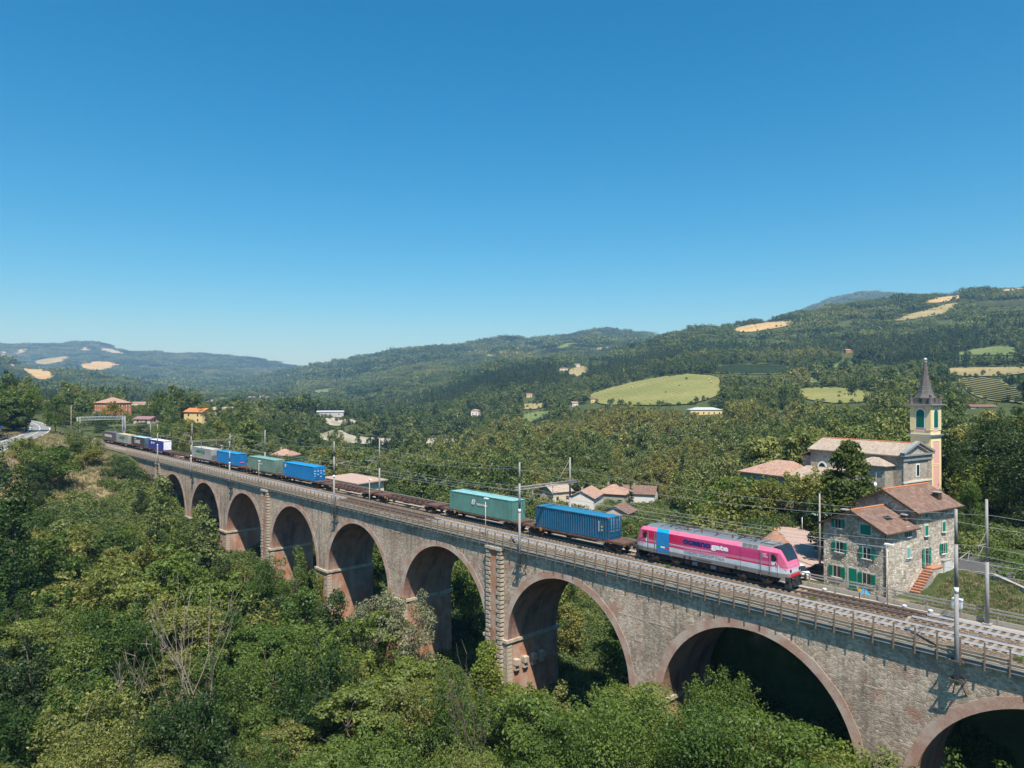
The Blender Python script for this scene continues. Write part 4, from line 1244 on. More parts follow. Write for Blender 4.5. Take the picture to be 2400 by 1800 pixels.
SLEEP = MB()
SLEEP.prism([(-0.14, -0.25), (0.14, -0.25), (0.12, -0.165), (-0.12, -0.165)], 'y', -1.2, 1.2)
SLEEP_ME = SLEEP.mesh('sleeper', M['sleeper'])
TIMBER_ME = MB().box(-0.13, 0.13, -1.35, 1.35, -0.25, -0.16).mesh('sleeper', M['timber'])
def rail_prof(mb, y, s0, s1, c, rust=False, face=-1):
    # foot, web and head; the web sides carry the white paint
    mb.box(s0, s1, y - 0.07, y + 0.07, -0.165, -0.145, 2)
    mb.box(s0, s1, y - 0.028, y + 0.028, -0.145, -0.045, 0)
    mb.box(s0, s1, y - 0.036, y + 0.036, -0.045, -0.004, 0)
    mb.box(s0, s1, y - 0.030, y + 0.030, -0.004, 0.0, 1)
def track(label, tc, runs, timber, name='railway_track'):
    t = thing(name, label, 'track', st(-96, tc, -0.25), RAIL_RZ)
    t0 = (96, 0, 0.25)
    for s0, s1, painted in runs:
        for sg in (-1, 1):
            mb = MB(); rail_prof(mb, sg * 0.752, s0, s1, 0)
            o = mb.build('rail', [M['rail_paint'] if painted else M['rail_rust'], M['rail_steel'], M['rail_rust']], t, t0)
    far = MB(); cnt = 0
    s = 30.0
    while s > -400:
        me = TIMBER_ME if any(a <= s <= b for a, b in timber) else SLEEP_ME
        if s < -8 and cnt < 290:
            o = obj('sleeper', me, t, (s + 96, rng.uniform(-0.02, 0.02), 0.25)); cnt += 1
        else:
            far.prism([(s - 0.14 + 96, 0.0), (s + 0.14 + 96, 0.0), (s + 0.12 + 96, 0.085), (s - 0.12 + 96, 0.085)], 'y', -1.2, 1.2)
        s -= 0.6
    tag(far.build('sleeper_run', M['sleeper'], t), kind='stuff')
    # fastenings: a dark plate and clip at each rail
    return t
track_near = track('nearer railway track with white painted rails on the viaduct', 2.6, [(-420, -112, True), (-112, -86, False), (-86, 58, True)], [(-112, -84)])
track_far = track('farther railway track that carries the freight train', 6.2, [(-420, -21.5, False), (-21.5, 58, True)], [(-31, -19)])
# points in front of the locomotive: blades, extra rails, levers
tp = thing('railway_points', 'dark set of points with rusty blades on the track ahead of the locomotive', 'points', st(-25, 6.2, -0.2), RAIL_RZ)
mb = MB()
for y0, y1 in ((-0.62, -0.68), (0.58, 0.66), (-0.55, -0.30), (0.9, 1.05)):
    mb.bar((-6.0, y0, 0.13), (4.2, y1, 0.13), 0.055, 0.12)
mb.build('switch_blade', M['rail_rust'], tp)
mb = MB()
for x in (-4.8, -3.9, -2.2, 0.4, 2.0):
    mb.bar((x, -0.8, 0.08), (x, 1.9, 0.08), 0.07, 0.05)
mb.build('stretcher_rod', M['dark_steel'], tp)
# ------------------------------------------------------------------ masts, beams, lamps and wires
def mast_near(s, top, label, foot=-2.6):
    e = thing('catenary_mast', label, 'mast', st(s, -0.68, foot), RAIL_RZ, 'masts along the near edge of the viaduct')
    h = top - foot
    mb = MB(); mb.tube((0, 0, 0), (0, 0, h * 0.55), 0.165, 0.145, n=14); mb.tube((0, 0, h * 0.55), (0, 0, h * 0.8), 0.135, 0.125, n=14); mb.tube((0, 0, h * 0.8), (0, 0, h), 0.115, 0.105, n=14)
    mb.build('pole', M['galv'], e)
    mb = MB()
    for z in (0.35, 1.75):
        mb.box(-0.55, 0.55, 0.12, 0.28, z - 0.05, z + 0.05); mb.box(-0.55, 0.55, -0.26, -0.16, z - 0.05, z + 0.05)
        mb.box(-0.5, -0.4, -0.2, 0.78, z - 0.05, z + 0.05); mb.box(0.4, 0.5, -0.2, 0.78, z - 0.05, z + 0.05)
    mb.build('wall_bracket', M['dark_steel'], e)
    mb = MB(); mb.tube((0.45, 0.7, -0.9), (0.1, 0.1, 0.35), 0.04, n=6); mb.tube((-0.45, 0.7, -0.9), (-0.1, 0.1, 0.35), 0.04, n=6)
    mb.build('strut', M['dark_steel'], e)
    mb = MB(); mb.lathe([(0.152, 0), (0.152, 0.45)], (0, 0, h * 0.52), 14)
    mb.build('white_band', M['white'], e)
    return e
def arm(e, h, reach, sgn=1):
    """cantilever: tube, tie and insulator"""
    mb = MB(); mb.tube((0, 0, h), (0, sgn * reach, h + 0.25), 0.04, n=8); mb.tube((0, 0, h + 1.1), (0, sgn * reach * 0.8, h + 0.22), 0.018, n=6)
    mb.tube((0, sgn * reach * 0.92, h + 0.2), (0, sgn * reach * 0.75, h - 0.75), 0.022, n=6); mb.tube((0, sgn * reach * 0.3, h + 0.05), (0, sgn * reach * 0.95, h - 0.65), 0.022, n=6)
    mb.build('cantilever', M['galv'], e)
    mb = MB()
    for k in range(5): mb.lathe([(0.03, 0), (0.085, 0.015), (0.085, 0.03), (0.03, 0.045)], (0, sgn * (0.3 + 0.09 * k), h - 0.005 + 0.25 / reach * (0.3 + 0.09 * k)), 8, axis='y')
    mb.build('insulator', M['rail_rust'], e)
def mast_far(s, top, label, foot=-0.4):
    e = thing('catenary_mast', label, 'mast', st(s, 8.72, foot), RAIL_RZ, 'masts along the far edge of the railway')
    h = top - foot
    mb = MB(); mb.tube((0, 0, 0), (0, 0, h * 0.5), 0.16, 0.145, n=14); mb.tube((0, 0, h * 0.5), (0, 0, h), 0.13, 0.105, n=14)
    mb.build('pole', M['galv'], e)
    mb = MB(); mb.box(-0.32, 0.32, -0.3, 0.3, -0.3, 0.12); mb.build('footing', M['concrete'], e)
    return e
near = {}
for s, top, lab in ((-16.5, 10.2, 'tall steel mast bracketed to the viaduct wall right of the locomotive'), (-63.2, 10.1, 'steel mast in front of the gap between green and dark blue containers'),
                    (-109.2, 10.2, 'steel mast standing before the two empty flat wagons'), (-155.5, 7.8, 'shorter steel mast in front of the greyish green container'),
                    (-180.0, 7.6, 'shorter steel mast in front of the blue container beside the grey one'), (-206.6, 9.7, 'steel mast at the far abutment in front of the navy container')):
    near[s] = mast_near(s, top, lab)
for s in (-16.5, -109.2, -206.6): arm(near[s], 9.0, 3.4)
farm = {}
for s, top, lab in ((-16.9, 9.9, 'tall rusty steel mast behind the tracks by the grass slope'), (-63.6, 10.1, 'steel mast rising behind the dark blue container'), (-110.0, 10.3, 'steel mast behind the empty flat wagons'),
                    (-159.0, 9.7, 'steel mast behind the greyish green container'), (-180.0, 7.9, 'short steel mast behind the mid-train blue container'), (-208.0, 9.6, 'steel mast behind the empty wagon in mid train'),
                    (-247.0, 8.0, 'steel mast behind the charcoal container with cream lettering'), (-278.0, 9.0, 'steel mast behind the rearmost dark grey container')):
    farm[s] = mast_far(s, top, lab)
for s in (-16.9, -110.0, -159.0, -208.0, -247.0): arm(farm[s], 6.6, 2.6, -1)
# portal beams between mast pairs
def beam(s, z, t0, t1, label):
    e = thing('portal_beam', label, 'beam', st(s, 4.2, z), RAIL_RZ, 'portal beams over the tracks')
    mb = MB()
    for dz in (0, 0.32): 
        for dx in (-0.14, 0.14): mb.tube((dx, t0 - 4.2, dz), (dx, t1 - 4.2, dz), 0.035, n=6)
    k = t0
    while k < t1 - 0.4:
        for dx in (-0.14, 0.14): mb.tube((dx, k - 4.2, 0), (dx, k + 0.5 - 4.2, 0.32), 0.018, n=4); mb.tube((dx, k + 0.5 - 4.2, 0.32), (dx, k + 1.0 - 4.2, 0), 0.018, n=4)
        mb.tube((-0.14, k - 4.2, 0), (0.14, k + 0.5 - 4.2, 0), 0.018, n=4)
        k += 1.0
    mb.build('truss', M['galv'], e)
    mb = MB()
    for t in (2.6, 6.2):
        mb.tube((0, t - 4.2 - 0.9, 0), (0, t - 4.2 - 0.9, -1.7), 0.05, n=6); mb.tube((0, t - 4.2 - 0.9, -0.7), (0, t - 4.2 + 0.1, -0.9), 0.025, n=5); mb.tube((0, t - 4.2 - 0.9, -1.5), (0, t - 4.2 + 0.3, -1.6), 0.025, n=5)
    mb.build('drop_arm', M['galv'], e)
    return e
beam(-63.4, 6.75, -1.2, 9.9, 'lattice beam across the tracks above the gap between green and dark blue containers')
beam(-180.0, 6.3, -1.2, 9.9, 'lattice beam across the tracks above the grey lettered swap body')
beam(-262.0, 7.0, 0.0, 12.0, 'lattice beam across the tracks above the rear of the train')
# guy from the far mast down to the beam
g = MB().tube((0, 0, 0), (0, -2.6, -2.9), 0.03, n=6).build('stay_rod', M['galv'], farm[-63.6], (0, 0, 10.2))
# platform lamps on thin posts
def lamp(s, t, h, label, base=-0.45, grp='lamp posts beside the tracks'):
    e = thing('lamp_post', label, 'lamp post', st(s, t, base), RAIL_RZ, grp)
    MB().tube((0, 0, 0), (0, 0, h), 0.06, 0.045, n=8).build('post', M['lamp_cream'], e)
    mb = MB(); mb.prism([(-0.35, 0.0), (0.45, 0.05), (0.45, 0.13), (-0.3, 0.16)], 'y', -0.14, 0.14); mb.build('lamp_head', M['white'], e, (0.1, 0, h))
    return e
M['lamp_cream'] = simple('cream_paint', (0.50, 0.46, 0.36), 0.7, var=0.1)
lamp(-70.5, 0.1, 5.2, 'cream lamp post in front of the green container with white emblem')
lamp(-99.1, 0.1, 5.0, 'cream lamp post in front of the empty flat wagon')
lamp(-141.9, 0.1, 4.8, 'cream lamp post in front of the greyish green container')
lamp(-185.2, 8.5, 5.0, 'cream lamp post by the grey lettered swap body')
lamp(-24.5, 8.4, 5.4, 'cream lamp post in front of the stone house')
lamp(-236.0, 8.5, 5.0, 'lamp post behind the navy swap body')
# overhead line of each track: messenger, contact wire, droppers
def catenary(tc, label):
    e = thing('overhead_wire', label, 'wire', st(-96, tc, 5.1), RAIL_RZ, 'overhead lines')
    sup = [36, -16.5, -63.3, -109.5, -157, -207, -247, -290, -340]
    mc, mm, md = MB(), MB(), MB()
    for a, b in zip(sup[:-1], sup[1:]):
        n = 12; prev = None
        for k in range(n + 1):
            f = k / n; s = a + (b - a) * f; sag = 1.05 * 4 * f * (1 - f)
            p = (s + 96, (0.2 if k % 2 else -0.2) * 0, 1.35 - sag)
            if prev: mm.tube(prev, p, 0.016, n=4, cap=False)
            prev = p
            if 0 < k < n and k % 2: md.tube(p, (p[0], p[1], 0), 0.009, n=3, cap=False)
        mc.tube((a + 96, 0.2, 0), (b + 96, -0.2 + 0.4 * 0, 0), 0.015, n=4, cap=False)
        mc.tube((a + 96, 0.24, 0), (b + 96, -0.16, 0), 0.015, n=4, cap=False)
    mc.build('contact_wire', M['wire'], e); mm.build('messenger_wire', M['wire'], e); md.build('dropper', M['wire'], e)
catenary(2.6, 'overhead contact line above the nearer track'); catenary(6.2, 'overhead contact line above the train')
def feeder(t, z, label):
    e = thing('overhead_wire', label, 'wire', st(-96, t, z), RAIL_RZ, 'overhead lines')
    mb = MB(); sup = [36, -16.5, -63.3, -109.5, -157, -207, -247, -290, -340]
    for a, b in zip(sup[:-1], sup[1:]):
        prev = None
        for k in range(9):
            f = k / 8; p = (a + (b - a) * f + 96, 0, -0.9 * 4 * f * (1 - f))
            if prev: mb.tube(prev, p, 0.017, n=4, cap=False)
            prev = p
    mb.build('cable', M['wire'], e)
feeder(-0.75, 9.3, 'feeder cable strung along the near masts'); feeder(8.72, 8.6, 'feeder cable strung along the far masts')
# trackside equipment near the points
def cabinet(s, t, label):
    e = thing('signal_box', label, 'cabinet', st(s, t, -0.4), RAIL_RZ)
    MB().tube((0, 0, 0), (0, 0, 1.1), 0.06, n=8).build('post', M['galv'], e)
    mb = MB(); mb.box(-0.36, 0.36, -0.2, 0.2, 1.05, 1.75); mb.prism([(-0.42, 1.75), (0.42, 1.75), (0.36, 1.84), (-0.36, 1.84)], 'y', -0.24, 0.24); mb.build('box', M['cab_grey'], e)
    mb = MB(); mb.lathe([(0.09, 0), (0.09, 0.08), (0.06, 0.12)], (0.12, -0.2, 1.35), 10, axis='y'); mb.build('dial', M['dark_steel'], e)
    return e
M['cab_grey'] = simple('pale_grey_cabinet', (0.55, 0.57, 0.58), 0.5, var=0.06)
cabinet(-18.9, 8.1, 'pale grey equipment cabinet on a post by the far fence')
for s, t, lab in ((-22.8, 7.55, 'white domed track connection box nearest the lamp post'), (-29.8, 7.6, 'white domed track box close to the locomotive front'), (-20.8, 7.7, 'grey track connection box beside the grey cabinet')):
    e = thing('track_box', lab, 'track box', st(s, t, -0.4), RAIL_RZ)
    MB().lathe([(0.2, 0), (0.2, 0.3), (0.19, 0.42)], n=12).build('drum', M['concrete'], e)
    MB().lathe([(0.21, 0.42), (0.21, 0.48), (0.16, 0.55), (0.05, 0.58)], n=12).build('lid', M['cab_grey'], e)
e = thing('point_lever', 'yellow disc point lever on a white base beside the far track', 'lever', st(-26.6, 7.6, -0.4), RAIL_RZ)
MB().box(-0.3, 0.3, -0.2, 0.2, 0, 0.22).build('base', M['white'], e)
MB().tube((0, 0, 0.2), (0, 0, 0.85), 0.04, n=8).build('stem', M['black'], e)
M['yellow'] = simple('signal_yellow', (0.75, 0.50, 0.03), 0.5, var=0.05)
MB().lathe([(0.17, -0.03), (0.17, 0.03)], (0, 0, 1.0), 14, axis='y').build('disc', M['yellow'], e)
tag(MB().box(-0.12, 0.12, -1.1, 1.1, 0, 0.2).build('concrete_beam', M['sleeper'], None, st(-21.5, 4.55, -0.3), RAIL_RZ + 0.15), 'pale spare sleeper lying between the two tracks', 'sleeper')
# ------------------------------------------------------------------ the train
FT = 6.2                                   # centre of the far track
M['wagon'] = simple('rusty_wagon_steel', (0.105, 0.058, 0.042), 0.85, var=0.35, scale=1.6, dirt=(0.20, 0.10, 0.06), dirt_amt=0.6)
M['wagon_dark'] = simple('greasy_bogie_steel', (0.032, 0.026, 0.022), 0.8, var=0.3, scale=4)
M['wheel'] = simple('wheel_steel', (0.16, 0.12, 0.09), 0.55, metal=0.4, var=0.2, scale=5)
M['rust_orange'] = simple('orange_hand_wheel', (0.42, 0.17, 0.03), 0.7, var=0.2)
WHEEL = MB().lathe([(0.12, -0.09), (0.44, -0.07), (0.46, -0.065), (0.46, 0.045), (0.49, 0.06), (0.49, 0.075), (0.12, 0.08)], n=20, axis='y').mesh('wheel', M['wheel'])
def bogie(parent, x, wb=1.8, z=0.46):
    mb = MB()
    for sg in (-1, 1):
        y = sg * 1.0
        mb.prism([(x - wb / 2 - 0.35, z + 0.25), (x - wb / 2 - 0.3, z - 0.1), (x - wb / 2 + 0.25, z - 0.12), (x - 0.35, z - 0.2), (x + 0.35, z - 0.2), (x + wb / 2 - 0.25, z - 0.12), (x + wb / 2 + 0.3, z - 0.1), (x + wb / 2 + 0.35, z + 0.25)], 'y', y - 0.06, y + 0.06)
        for k in (-1, 1): mb.lathe([(0.13, 0), (0.13, 0.12)], (x + k * wb / 2, y + (0.06 if sg > 0 else -0.18), z), 10, axis='y')
        mb.lathe([(0.11, 0), (0.11, 0.35)], (x - 0.2, y, z - 0.05), 8); mb.lathe([(0.11, 0), (0.11, 0.35)], (x + 0.2, y, z - 0.05), 8)
    mb.box(x - 0.25, x + 0.25, -1.0, 1.0, z + 0.05, z + 0.35)
    b = mb.build('bogie', M['wagon_dark'], parent)
    for k in (-1, 1):
        for sg in (-1, 1):
            obj('wheel', WHEEL, b, (x + k * wb / 2, sg * 0.72, z), 0 if sg > 0 else math.pi)
        MB().tube((x + k * wb / 2, -0.9, z), (x + k * wb / 2, 0.9, z), 0.08, n=8).build('axle', M['wagon_dark'], b)
    return b
def buffers(parent, x, z, mat, r=0.24):
    sg = 1 if x > 0 else -1
    for y in (-0.875, 0.875):
        mb = MB(); mb.lathe([(0.11, 0), (0.11, sg * 0.32)], (x, y, z), 10, axis='x'); mb.lathe([(0.07, sg * 0.3), (0.07, sg * 0.5)], (x, y, z), 10, axis='x'); mb.lathe([(r, sg * 0.5), (r, sg * 0.56)], (x, y, z), 14, axis='x')
        mb.build('buffer', mat, parent)
    MB().box(min(x, x + sg * 0.45), max(x, x + sg * 0.45), -0.05, 0.05, z - 0.12, z + 0.03).build('coupling', M['wagon_dark'], parent)
def wagon(sc, L, label):
    """skeletal container flat: centre beams, cross members, end platforms"""
    e = thing('flat_wagon', label, 'wagon', st(sc, FT, 0.0), RAIL_RZ, 'container flat wagons of the train')
    h = L / 2 - 0.6
    mb = MB()
    for sg in (-1, 1):
        y = sg * 0.55
        mb.prism([(-h, 1.16), (-h, 0.98), (-h + 3.6, 0.98), (-h + 4.8, 0.62), (h - 4.8, 0.62), (h - 3.6, 0.98), (h, 0.98), (h, 1.16)], 'y', y - 0.06, y + 0.06)
        mb.box(-h, h, y - 0.14, y + 0.14, 1.161, 1.185)
    mb.build('centre_beam', M['wagon'], e)
    for sg in (-1, 1):
        mb = MB(); mb.prism([(-h + 0.02, 1.18), (-h + 0.02, 1.0), (h - 0.02, 1.0), (h - 0.02, 1.18)], 'y', sg * 1.26 - 0.05, sg * 1.26 + 0.05)
        mb.build('side_sill', M['wagon'], e)
    mb = MB()
    k = -h + 2.6
    while k < h - 2.3:
        mb.box(k - 0.09, k + 0.09, -1.2, 1.2, 1.0, 1.15); k += 1.45
    mb.build('cross_member', M['wagon'], e)
    for sg in (-1, 1):
        x0, x1 = sorted((sg * h, sg * (h - 2.5)))
        mb = MB(); mb.box(x0, x1, -1.21, 1.21, 1.19, 1.22); mb.box(sg * h - 0.08, sg * h + 0.08, -1.32, 1.32, 0.86, 1.26)
        mb.build('end_platform', M['wagon'], e)
        bogie(e, sg * (h - 2.0))
        buffers(e, sg * (h + 0.05), 1.03, M['wagon_dark'])
    mb = MB(); mb.lathe([(0.2, -0.02), (0.24, -0.02), (0.24, 0.02), (0.2, 0.02)], (-h + 3.3, -1.3, 0.95), 16, axis='y'); mb.tube((-h + 3.1, -1.3, 0.95), (-h + 3.5, -1.3, 0.95), 0.02, n=5); mb.tube((-h + 3.3, -1.3, 0.75), (-h + 3.3, -1.3, 1.15), 0.02, n=5)
    mb.build('hand_wheel', M['rust_orange'], e)
    mb = MB(); mb.box(-1.5, 0.2, -0.4, 0.4, 0.45, 0.75); mb.lathe([(0.2, 0), (0.2, 1.1)], (1.2, 0.1, 0.62), 10, axis='x'); mb.build('brake_gear', M['wagon_dark'], e)
    mb = MB()
    for x in (-6.0, 6.0):
        for y in (-1.13, 1.13): mb.box(x - 0.08, x + 0.08, y - 0.08, y + 0.08, 1.18, 1.24)
    mb.build('container_spigot', M['wagon'], e)
    return e
WG = [(-60.1, 'flat wagon directly behind the locomotive under the dark blue container'), (-78.0, 'flat wagon under the green container with white emblem'), (-96.7, 'empty flat wagon next to the green container'),
      (-115.6, 'empty flat wagon next to the bright blue container'), (-134.5, 'flat wagon under the foremost bright blue container'), (-152.8, 'flat wagon under the greyish green container'),
      (-171.5, 'flat wagon under the blue container with pink mark'), (-190.0, 'flat wagon under the grey swap body with green lettering'), (-208.9, 'empty flat wagon behind the navy curtain-sided box'),
      (-228.3, 'flat wagon under the navy curtain-sided box with white end'), (-247.0, 'flat wagon under the charcoal box with cream lettering'), (-265.0, 'flat wagon under the pale grey box with yellowish roof'), (-283.0, 'flat wagon under the rearmost dark grey box')]
for i, (sc, lab) in enumerate(WG):
    nxt = WG[i + 1][0] if i + 1 < len(WG) else sc - 18.4
    prv = WG[i - 1][0] if i else -51.0 + 9.0
    L = (prv - nxt) / 2 - 0.15 if i else 18.0
    wagon(sc, min(18.9, max(17.2, L)), lab)

def corrugated(mb, x0, x1, y, z0, z1, pitch, depth, out, m=0, axis='x'):
    """trapezoid ribs; out = direction the ribs face"""
    n = max(2, int(round((x1 - x0) / pitch))); p = (x1 - x0) / n
    prof = []
    for i in range(n):
        a = x0 + i * p
        prof += [(a, 0), (a + 0.30 * p, 0), (a + 0.5 * p, depth), (a + 0.80 * p, depth)]
    prof.append((x1, 0))
    for (a, da), (b, db) in zip(prof[:-1], prof[1:]):
        if axis == 'x': q = [(a, y - out * da, z0), (b, y - out * db, z0), (b, y - out * db, z1), (a, y - out * da, z1)]
        else: q = [(y - out * da, a, z0), (y - out * db, b, z0), (y - out * db, b, z1), (y - out * da, a, z1)]
        mb.face(q, m)
def paint(name, col, dirt=(0.12, 0.07, 0.05), amt=0.35, rough=0.5):
    m = simple(name, col, rough, var=0.14, scale=0.7, dirt=dirt, dirt_amt=amt, dirt_scale=0.9, spec=0.35)
    nd, lk = m.node_tree.nodes, m.node_tree.links; b = nd['Principled BSDF']
    base = b.inputs['Base Color'].links[0].from_socket
    n = noise(nd, lk, coord(nd, lk, scale=(2.2, 2.2, 0.16)), 1.6, 5, 0.65)      # rust and dirt that ran down the ribs
    r = ramp(nd, [(0.54, (0, 0, 0)), (0.72, (amt * 1.3,) * 3)]); lk.new(n, r.inputs[0])
    lk.new(mixc(nd, lk, r.outputs[0], base, dirt), b.inputs['Base Color'])
    return m
def container(s0, s1, h, label, mat, roof, pitch=0.28, doors=True, doormat=None, extras=None, z0=1.2, depth=0.045, name='shipping_container', W=2.44, rods=None, frontmat=None):
    L = s1 - s0; hl = L / 2; w = W / 2
    e = thing(name, label, 'container', st((s0 + s1) / 2, FT, z0 + 0.03), RAIL_RZ, 'boxes on the freight train')
    mb = MB()
    corrugated(mb, -hl + 0.16, hl - 0.16, -w + 0.02, 0.16, h - 0.12, pitch, depth, -1)
    mb.build('side_panel', mat, e)
    mb = MB(); corrugated(mb, -hl + 0.16, hl - 0.16, w - 0.02, 0.16, h - 0.12, pitch, depth, 1); mb.build('side_panel', mat, e)
    mb = MB(); corrugated(mb, -w + 0.16, w - 0.16, -hl + 0.03, 0.16, h - 0.12, 0.28, depth, -1, axis='y'); mb.build('front_panel', frontmat or mat, e)
    # frame
    mb = MB()
    for x in (-hl, hl - 0.16):
        for y in (-w, w - 0.16): mb.box(x, x + 0.16, y, y + 0.16, 0, h - 0.002)
    for y in (-w + 0.005, w - 0.085):
        mb.box(-hl + 0.16, hl - 0.16, y, y + 0.08, 0.0, 0.16); mb.box(-hl + 0.16, hl - 0.16, y, y + 0.08, h - 0.12, h - 0.01)
    for x in (-hl + 0.005, hl - 0.105):
        mb.box(x, x + 0.10, -w + 0.16, w - 0.16, 0.0, 0.16); mb.box(x, x + 0.10, -w + 0.16, w - 0.16, h - 0.12, h - 0.012)
    mb.build('frame', mat, e)
    mb = MB(); n = int(L / 0.4)
    for i in range(n):
        a = -hl + 0.02 + (L - 0.04) * i / n; b = a + (L - 0.04) / n
        mb.face([(a, -w + 0.02, h), (a + 0.5 * (b - a), -w + 0.02, h + 0.025), (a + 0.5 * (b - a), w - 0.02, h + 0.025), (a, w - 0.02, h)])
        mb.face([(a + 0.5 * (b - a), -w + 0.02, h + 0.025), (b, -w + 0.02, h), (b, w - 0.02, h), (a + 0.5 * (b - a), w - 0.02, h + 0.025)])
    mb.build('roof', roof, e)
    MB().box(-hl + 0.02, hl - 0.02, -w + 0.03, w - 0.03, 0.02, 0.1).build('floor', M['wagon'], e)
    if doors:
        for sg in (-1, 1):
            y0, y1 = sorted((sg * 0.01, sg * (w - 0.16)))
            mb = MB(); mb.box(hl - 0.07, hl - 0.02, y0, y1, 0.17, h - 0.13)
            for k in range(5): mb.box(hl - 0.021, hl + 0.012, y0 + 0.06, y1 - 0.06, 0.3 + k * (h - 0.4) / 5, 0.52 + k * (h - 0.4) / 5)
            d = mb.build('door', doormat or mat, e)
            for f in (0.3, 0.75):
                y = y0 + (y1 - y0) * f
                q = MB(); q.tube((hl + 0.045, y, 0.1), (hl + 0.045, y, h - 0.06), 0.022, n=6); q.box(hl + 0.02, hl + 0.07, y - 0.2, y + 0.05, 1.0, 1.06)
                q.build('lock_rod', rods or M['galv'], d)
    else:
        mb = MB(); corrugated(mb, -w + 0.16, w - 0.16, hl - 0.03, 0.16, h - 0.12, 0.28, depth, 1, axis='y'); mb.build('end_panel', doormat or mat, e)
    mb = MB()
    for x in (-hl - 0.004, hl - 0.174):
        for y in (-w - 0.004, w - 0.166):
            for z in (-0.004, h - 0.12): mb.box(x, x + 0.178, y, y + 0.17, z, z + 0.125)
    mb.build('corner_casting', (extras or {}).get('corner', mat), e)
    return e, hl, w, h
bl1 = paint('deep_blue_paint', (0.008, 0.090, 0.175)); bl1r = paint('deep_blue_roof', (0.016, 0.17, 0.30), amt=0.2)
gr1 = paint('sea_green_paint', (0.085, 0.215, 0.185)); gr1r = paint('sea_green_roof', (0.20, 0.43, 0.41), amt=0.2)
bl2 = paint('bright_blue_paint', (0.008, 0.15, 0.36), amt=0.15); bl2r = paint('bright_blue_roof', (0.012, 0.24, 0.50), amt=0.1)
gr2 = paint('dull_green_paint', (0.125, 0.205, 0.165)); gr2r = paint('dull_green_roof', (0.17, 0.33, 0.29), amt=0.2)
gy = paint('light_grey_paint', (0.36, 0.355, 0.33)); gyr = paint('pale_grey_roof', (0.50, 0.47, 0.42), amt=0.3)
navy = paint('navy_tarpaulin', (0.035, 0.045, 0.24), amt=0.1, rough=0.7); char = paint('charcoal_tarpaulin', (0.055, 0.055, 0.06), amt=0.2, rough=0.7)
teal = paint('teal_end', (0.05, 0.13, 0.18)); tealr = paint('pale_teal_roof', (0.33, 0.50, 0.52), amt=0.15); wht = paint('white_tarpaulin', (0.78, 0.78, 0.78), dirt=(0.5, 0.47, 0.42), amt=0.3, rough=0.7)
yel = paint('yellowed_roof', (0.58, 0.46, 0.22), amt=0.2); dgy = paint('dark_grey_tarpaulin', (0.10, 0.10, 0.105), amt=0.2, rough=0.7)
red = simple('red_casting', (0.42, 0.03, 0.03), 0.6)
txt_w = simple('white_lettering', (0.80, 0.80, 0.80), 0.6, var=0.03); txt_g = simple('green_lettering', (0.01, 0.23, 0.19), 0.6, var=0.05); txt_c = simple('cream_lettering', (0.62, 0.55, 0.42), 0.6, var=0.03)
txt_y = simple('yellow_lettering', (0.72, 0.60, 0.05), 0.6, var=0.03); txt_p = simple('pink_lettering', (0.65, 0.12, 0.32), 0.6)
def decal(e, polys, y, mat, name='emblem'):
    mb = MB()
    for poly in polys: mb.prism(poly, 'y', y - 0.006, y + 0.006)
    return mb.build(name, mat, e)
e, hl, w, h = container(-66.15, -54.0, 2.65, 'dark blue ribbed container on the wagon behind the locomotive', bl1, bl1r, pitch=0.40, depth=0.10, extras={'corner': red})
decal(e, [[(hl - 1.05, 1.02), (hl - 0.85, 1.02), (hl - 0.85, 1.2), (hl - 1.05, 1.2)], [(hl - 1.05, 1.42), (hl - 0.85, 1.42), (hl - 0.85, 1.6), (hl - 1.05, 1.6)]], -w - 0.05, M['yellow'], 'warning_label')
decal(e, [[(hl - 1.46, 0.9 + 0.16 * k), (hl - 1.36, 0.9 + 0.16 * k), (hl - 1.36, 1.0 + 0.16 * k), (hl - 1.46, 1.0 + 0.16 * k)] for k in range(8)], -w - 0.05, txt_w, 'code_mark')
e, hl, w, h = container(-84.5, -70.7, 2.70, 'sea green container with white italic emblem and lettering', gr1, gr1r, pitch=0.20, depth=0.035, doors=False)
for x in (-6.1, 6.1): MB().box(x - 0.09, x + 0.09, -w - 0.012, -w + 0.03, 0.1, h - 0.05).build('corner_post', gr1, e)
# slanted railway emblem: two leaning strokes with a notch
decal(e, [[(-1.75, 1.3), (-1.55, 1.3), (-1.30, 2.02), (-1.55, 2.02)], [(-1.72, 1.3), (-1.15, 1.3), (-1.07, 1.44), (-1.67, 1.44)], [(-1.52, 1.88), (-0.98, 1.88), (-0.92, 2.02), (-1.47, 2.02)],
          [(-1.2, 1.42), (-1.05, 1.42), (-0.93, 1.72), (-1.08, 1.72)], [(-1.6, 1.62), (-1.02, 1.62), (-0.98, 1.72), (-1.56, 1.72)], [(-1.08, 1.70), (-0.93, 1.70), (-0.85, 1.92), (-1.0, 1.92)]], -w - 0.035, txt_w)
fit_text('TRENITALIA', -0.65, 1.75, 1.28, 1.55, -w - 0.035, txt_w, e, bold=0.012, shear=0.25)
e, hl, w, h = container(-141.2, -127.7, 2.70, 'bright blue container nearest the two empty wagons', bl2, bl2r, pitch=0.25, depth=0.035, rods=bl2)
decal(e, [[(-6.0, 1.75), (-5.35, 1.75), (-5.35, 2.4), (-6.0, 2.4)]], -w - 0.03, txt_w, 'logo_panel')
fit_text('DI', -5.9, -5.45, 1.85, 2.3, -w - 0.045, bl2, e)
mb = MB()
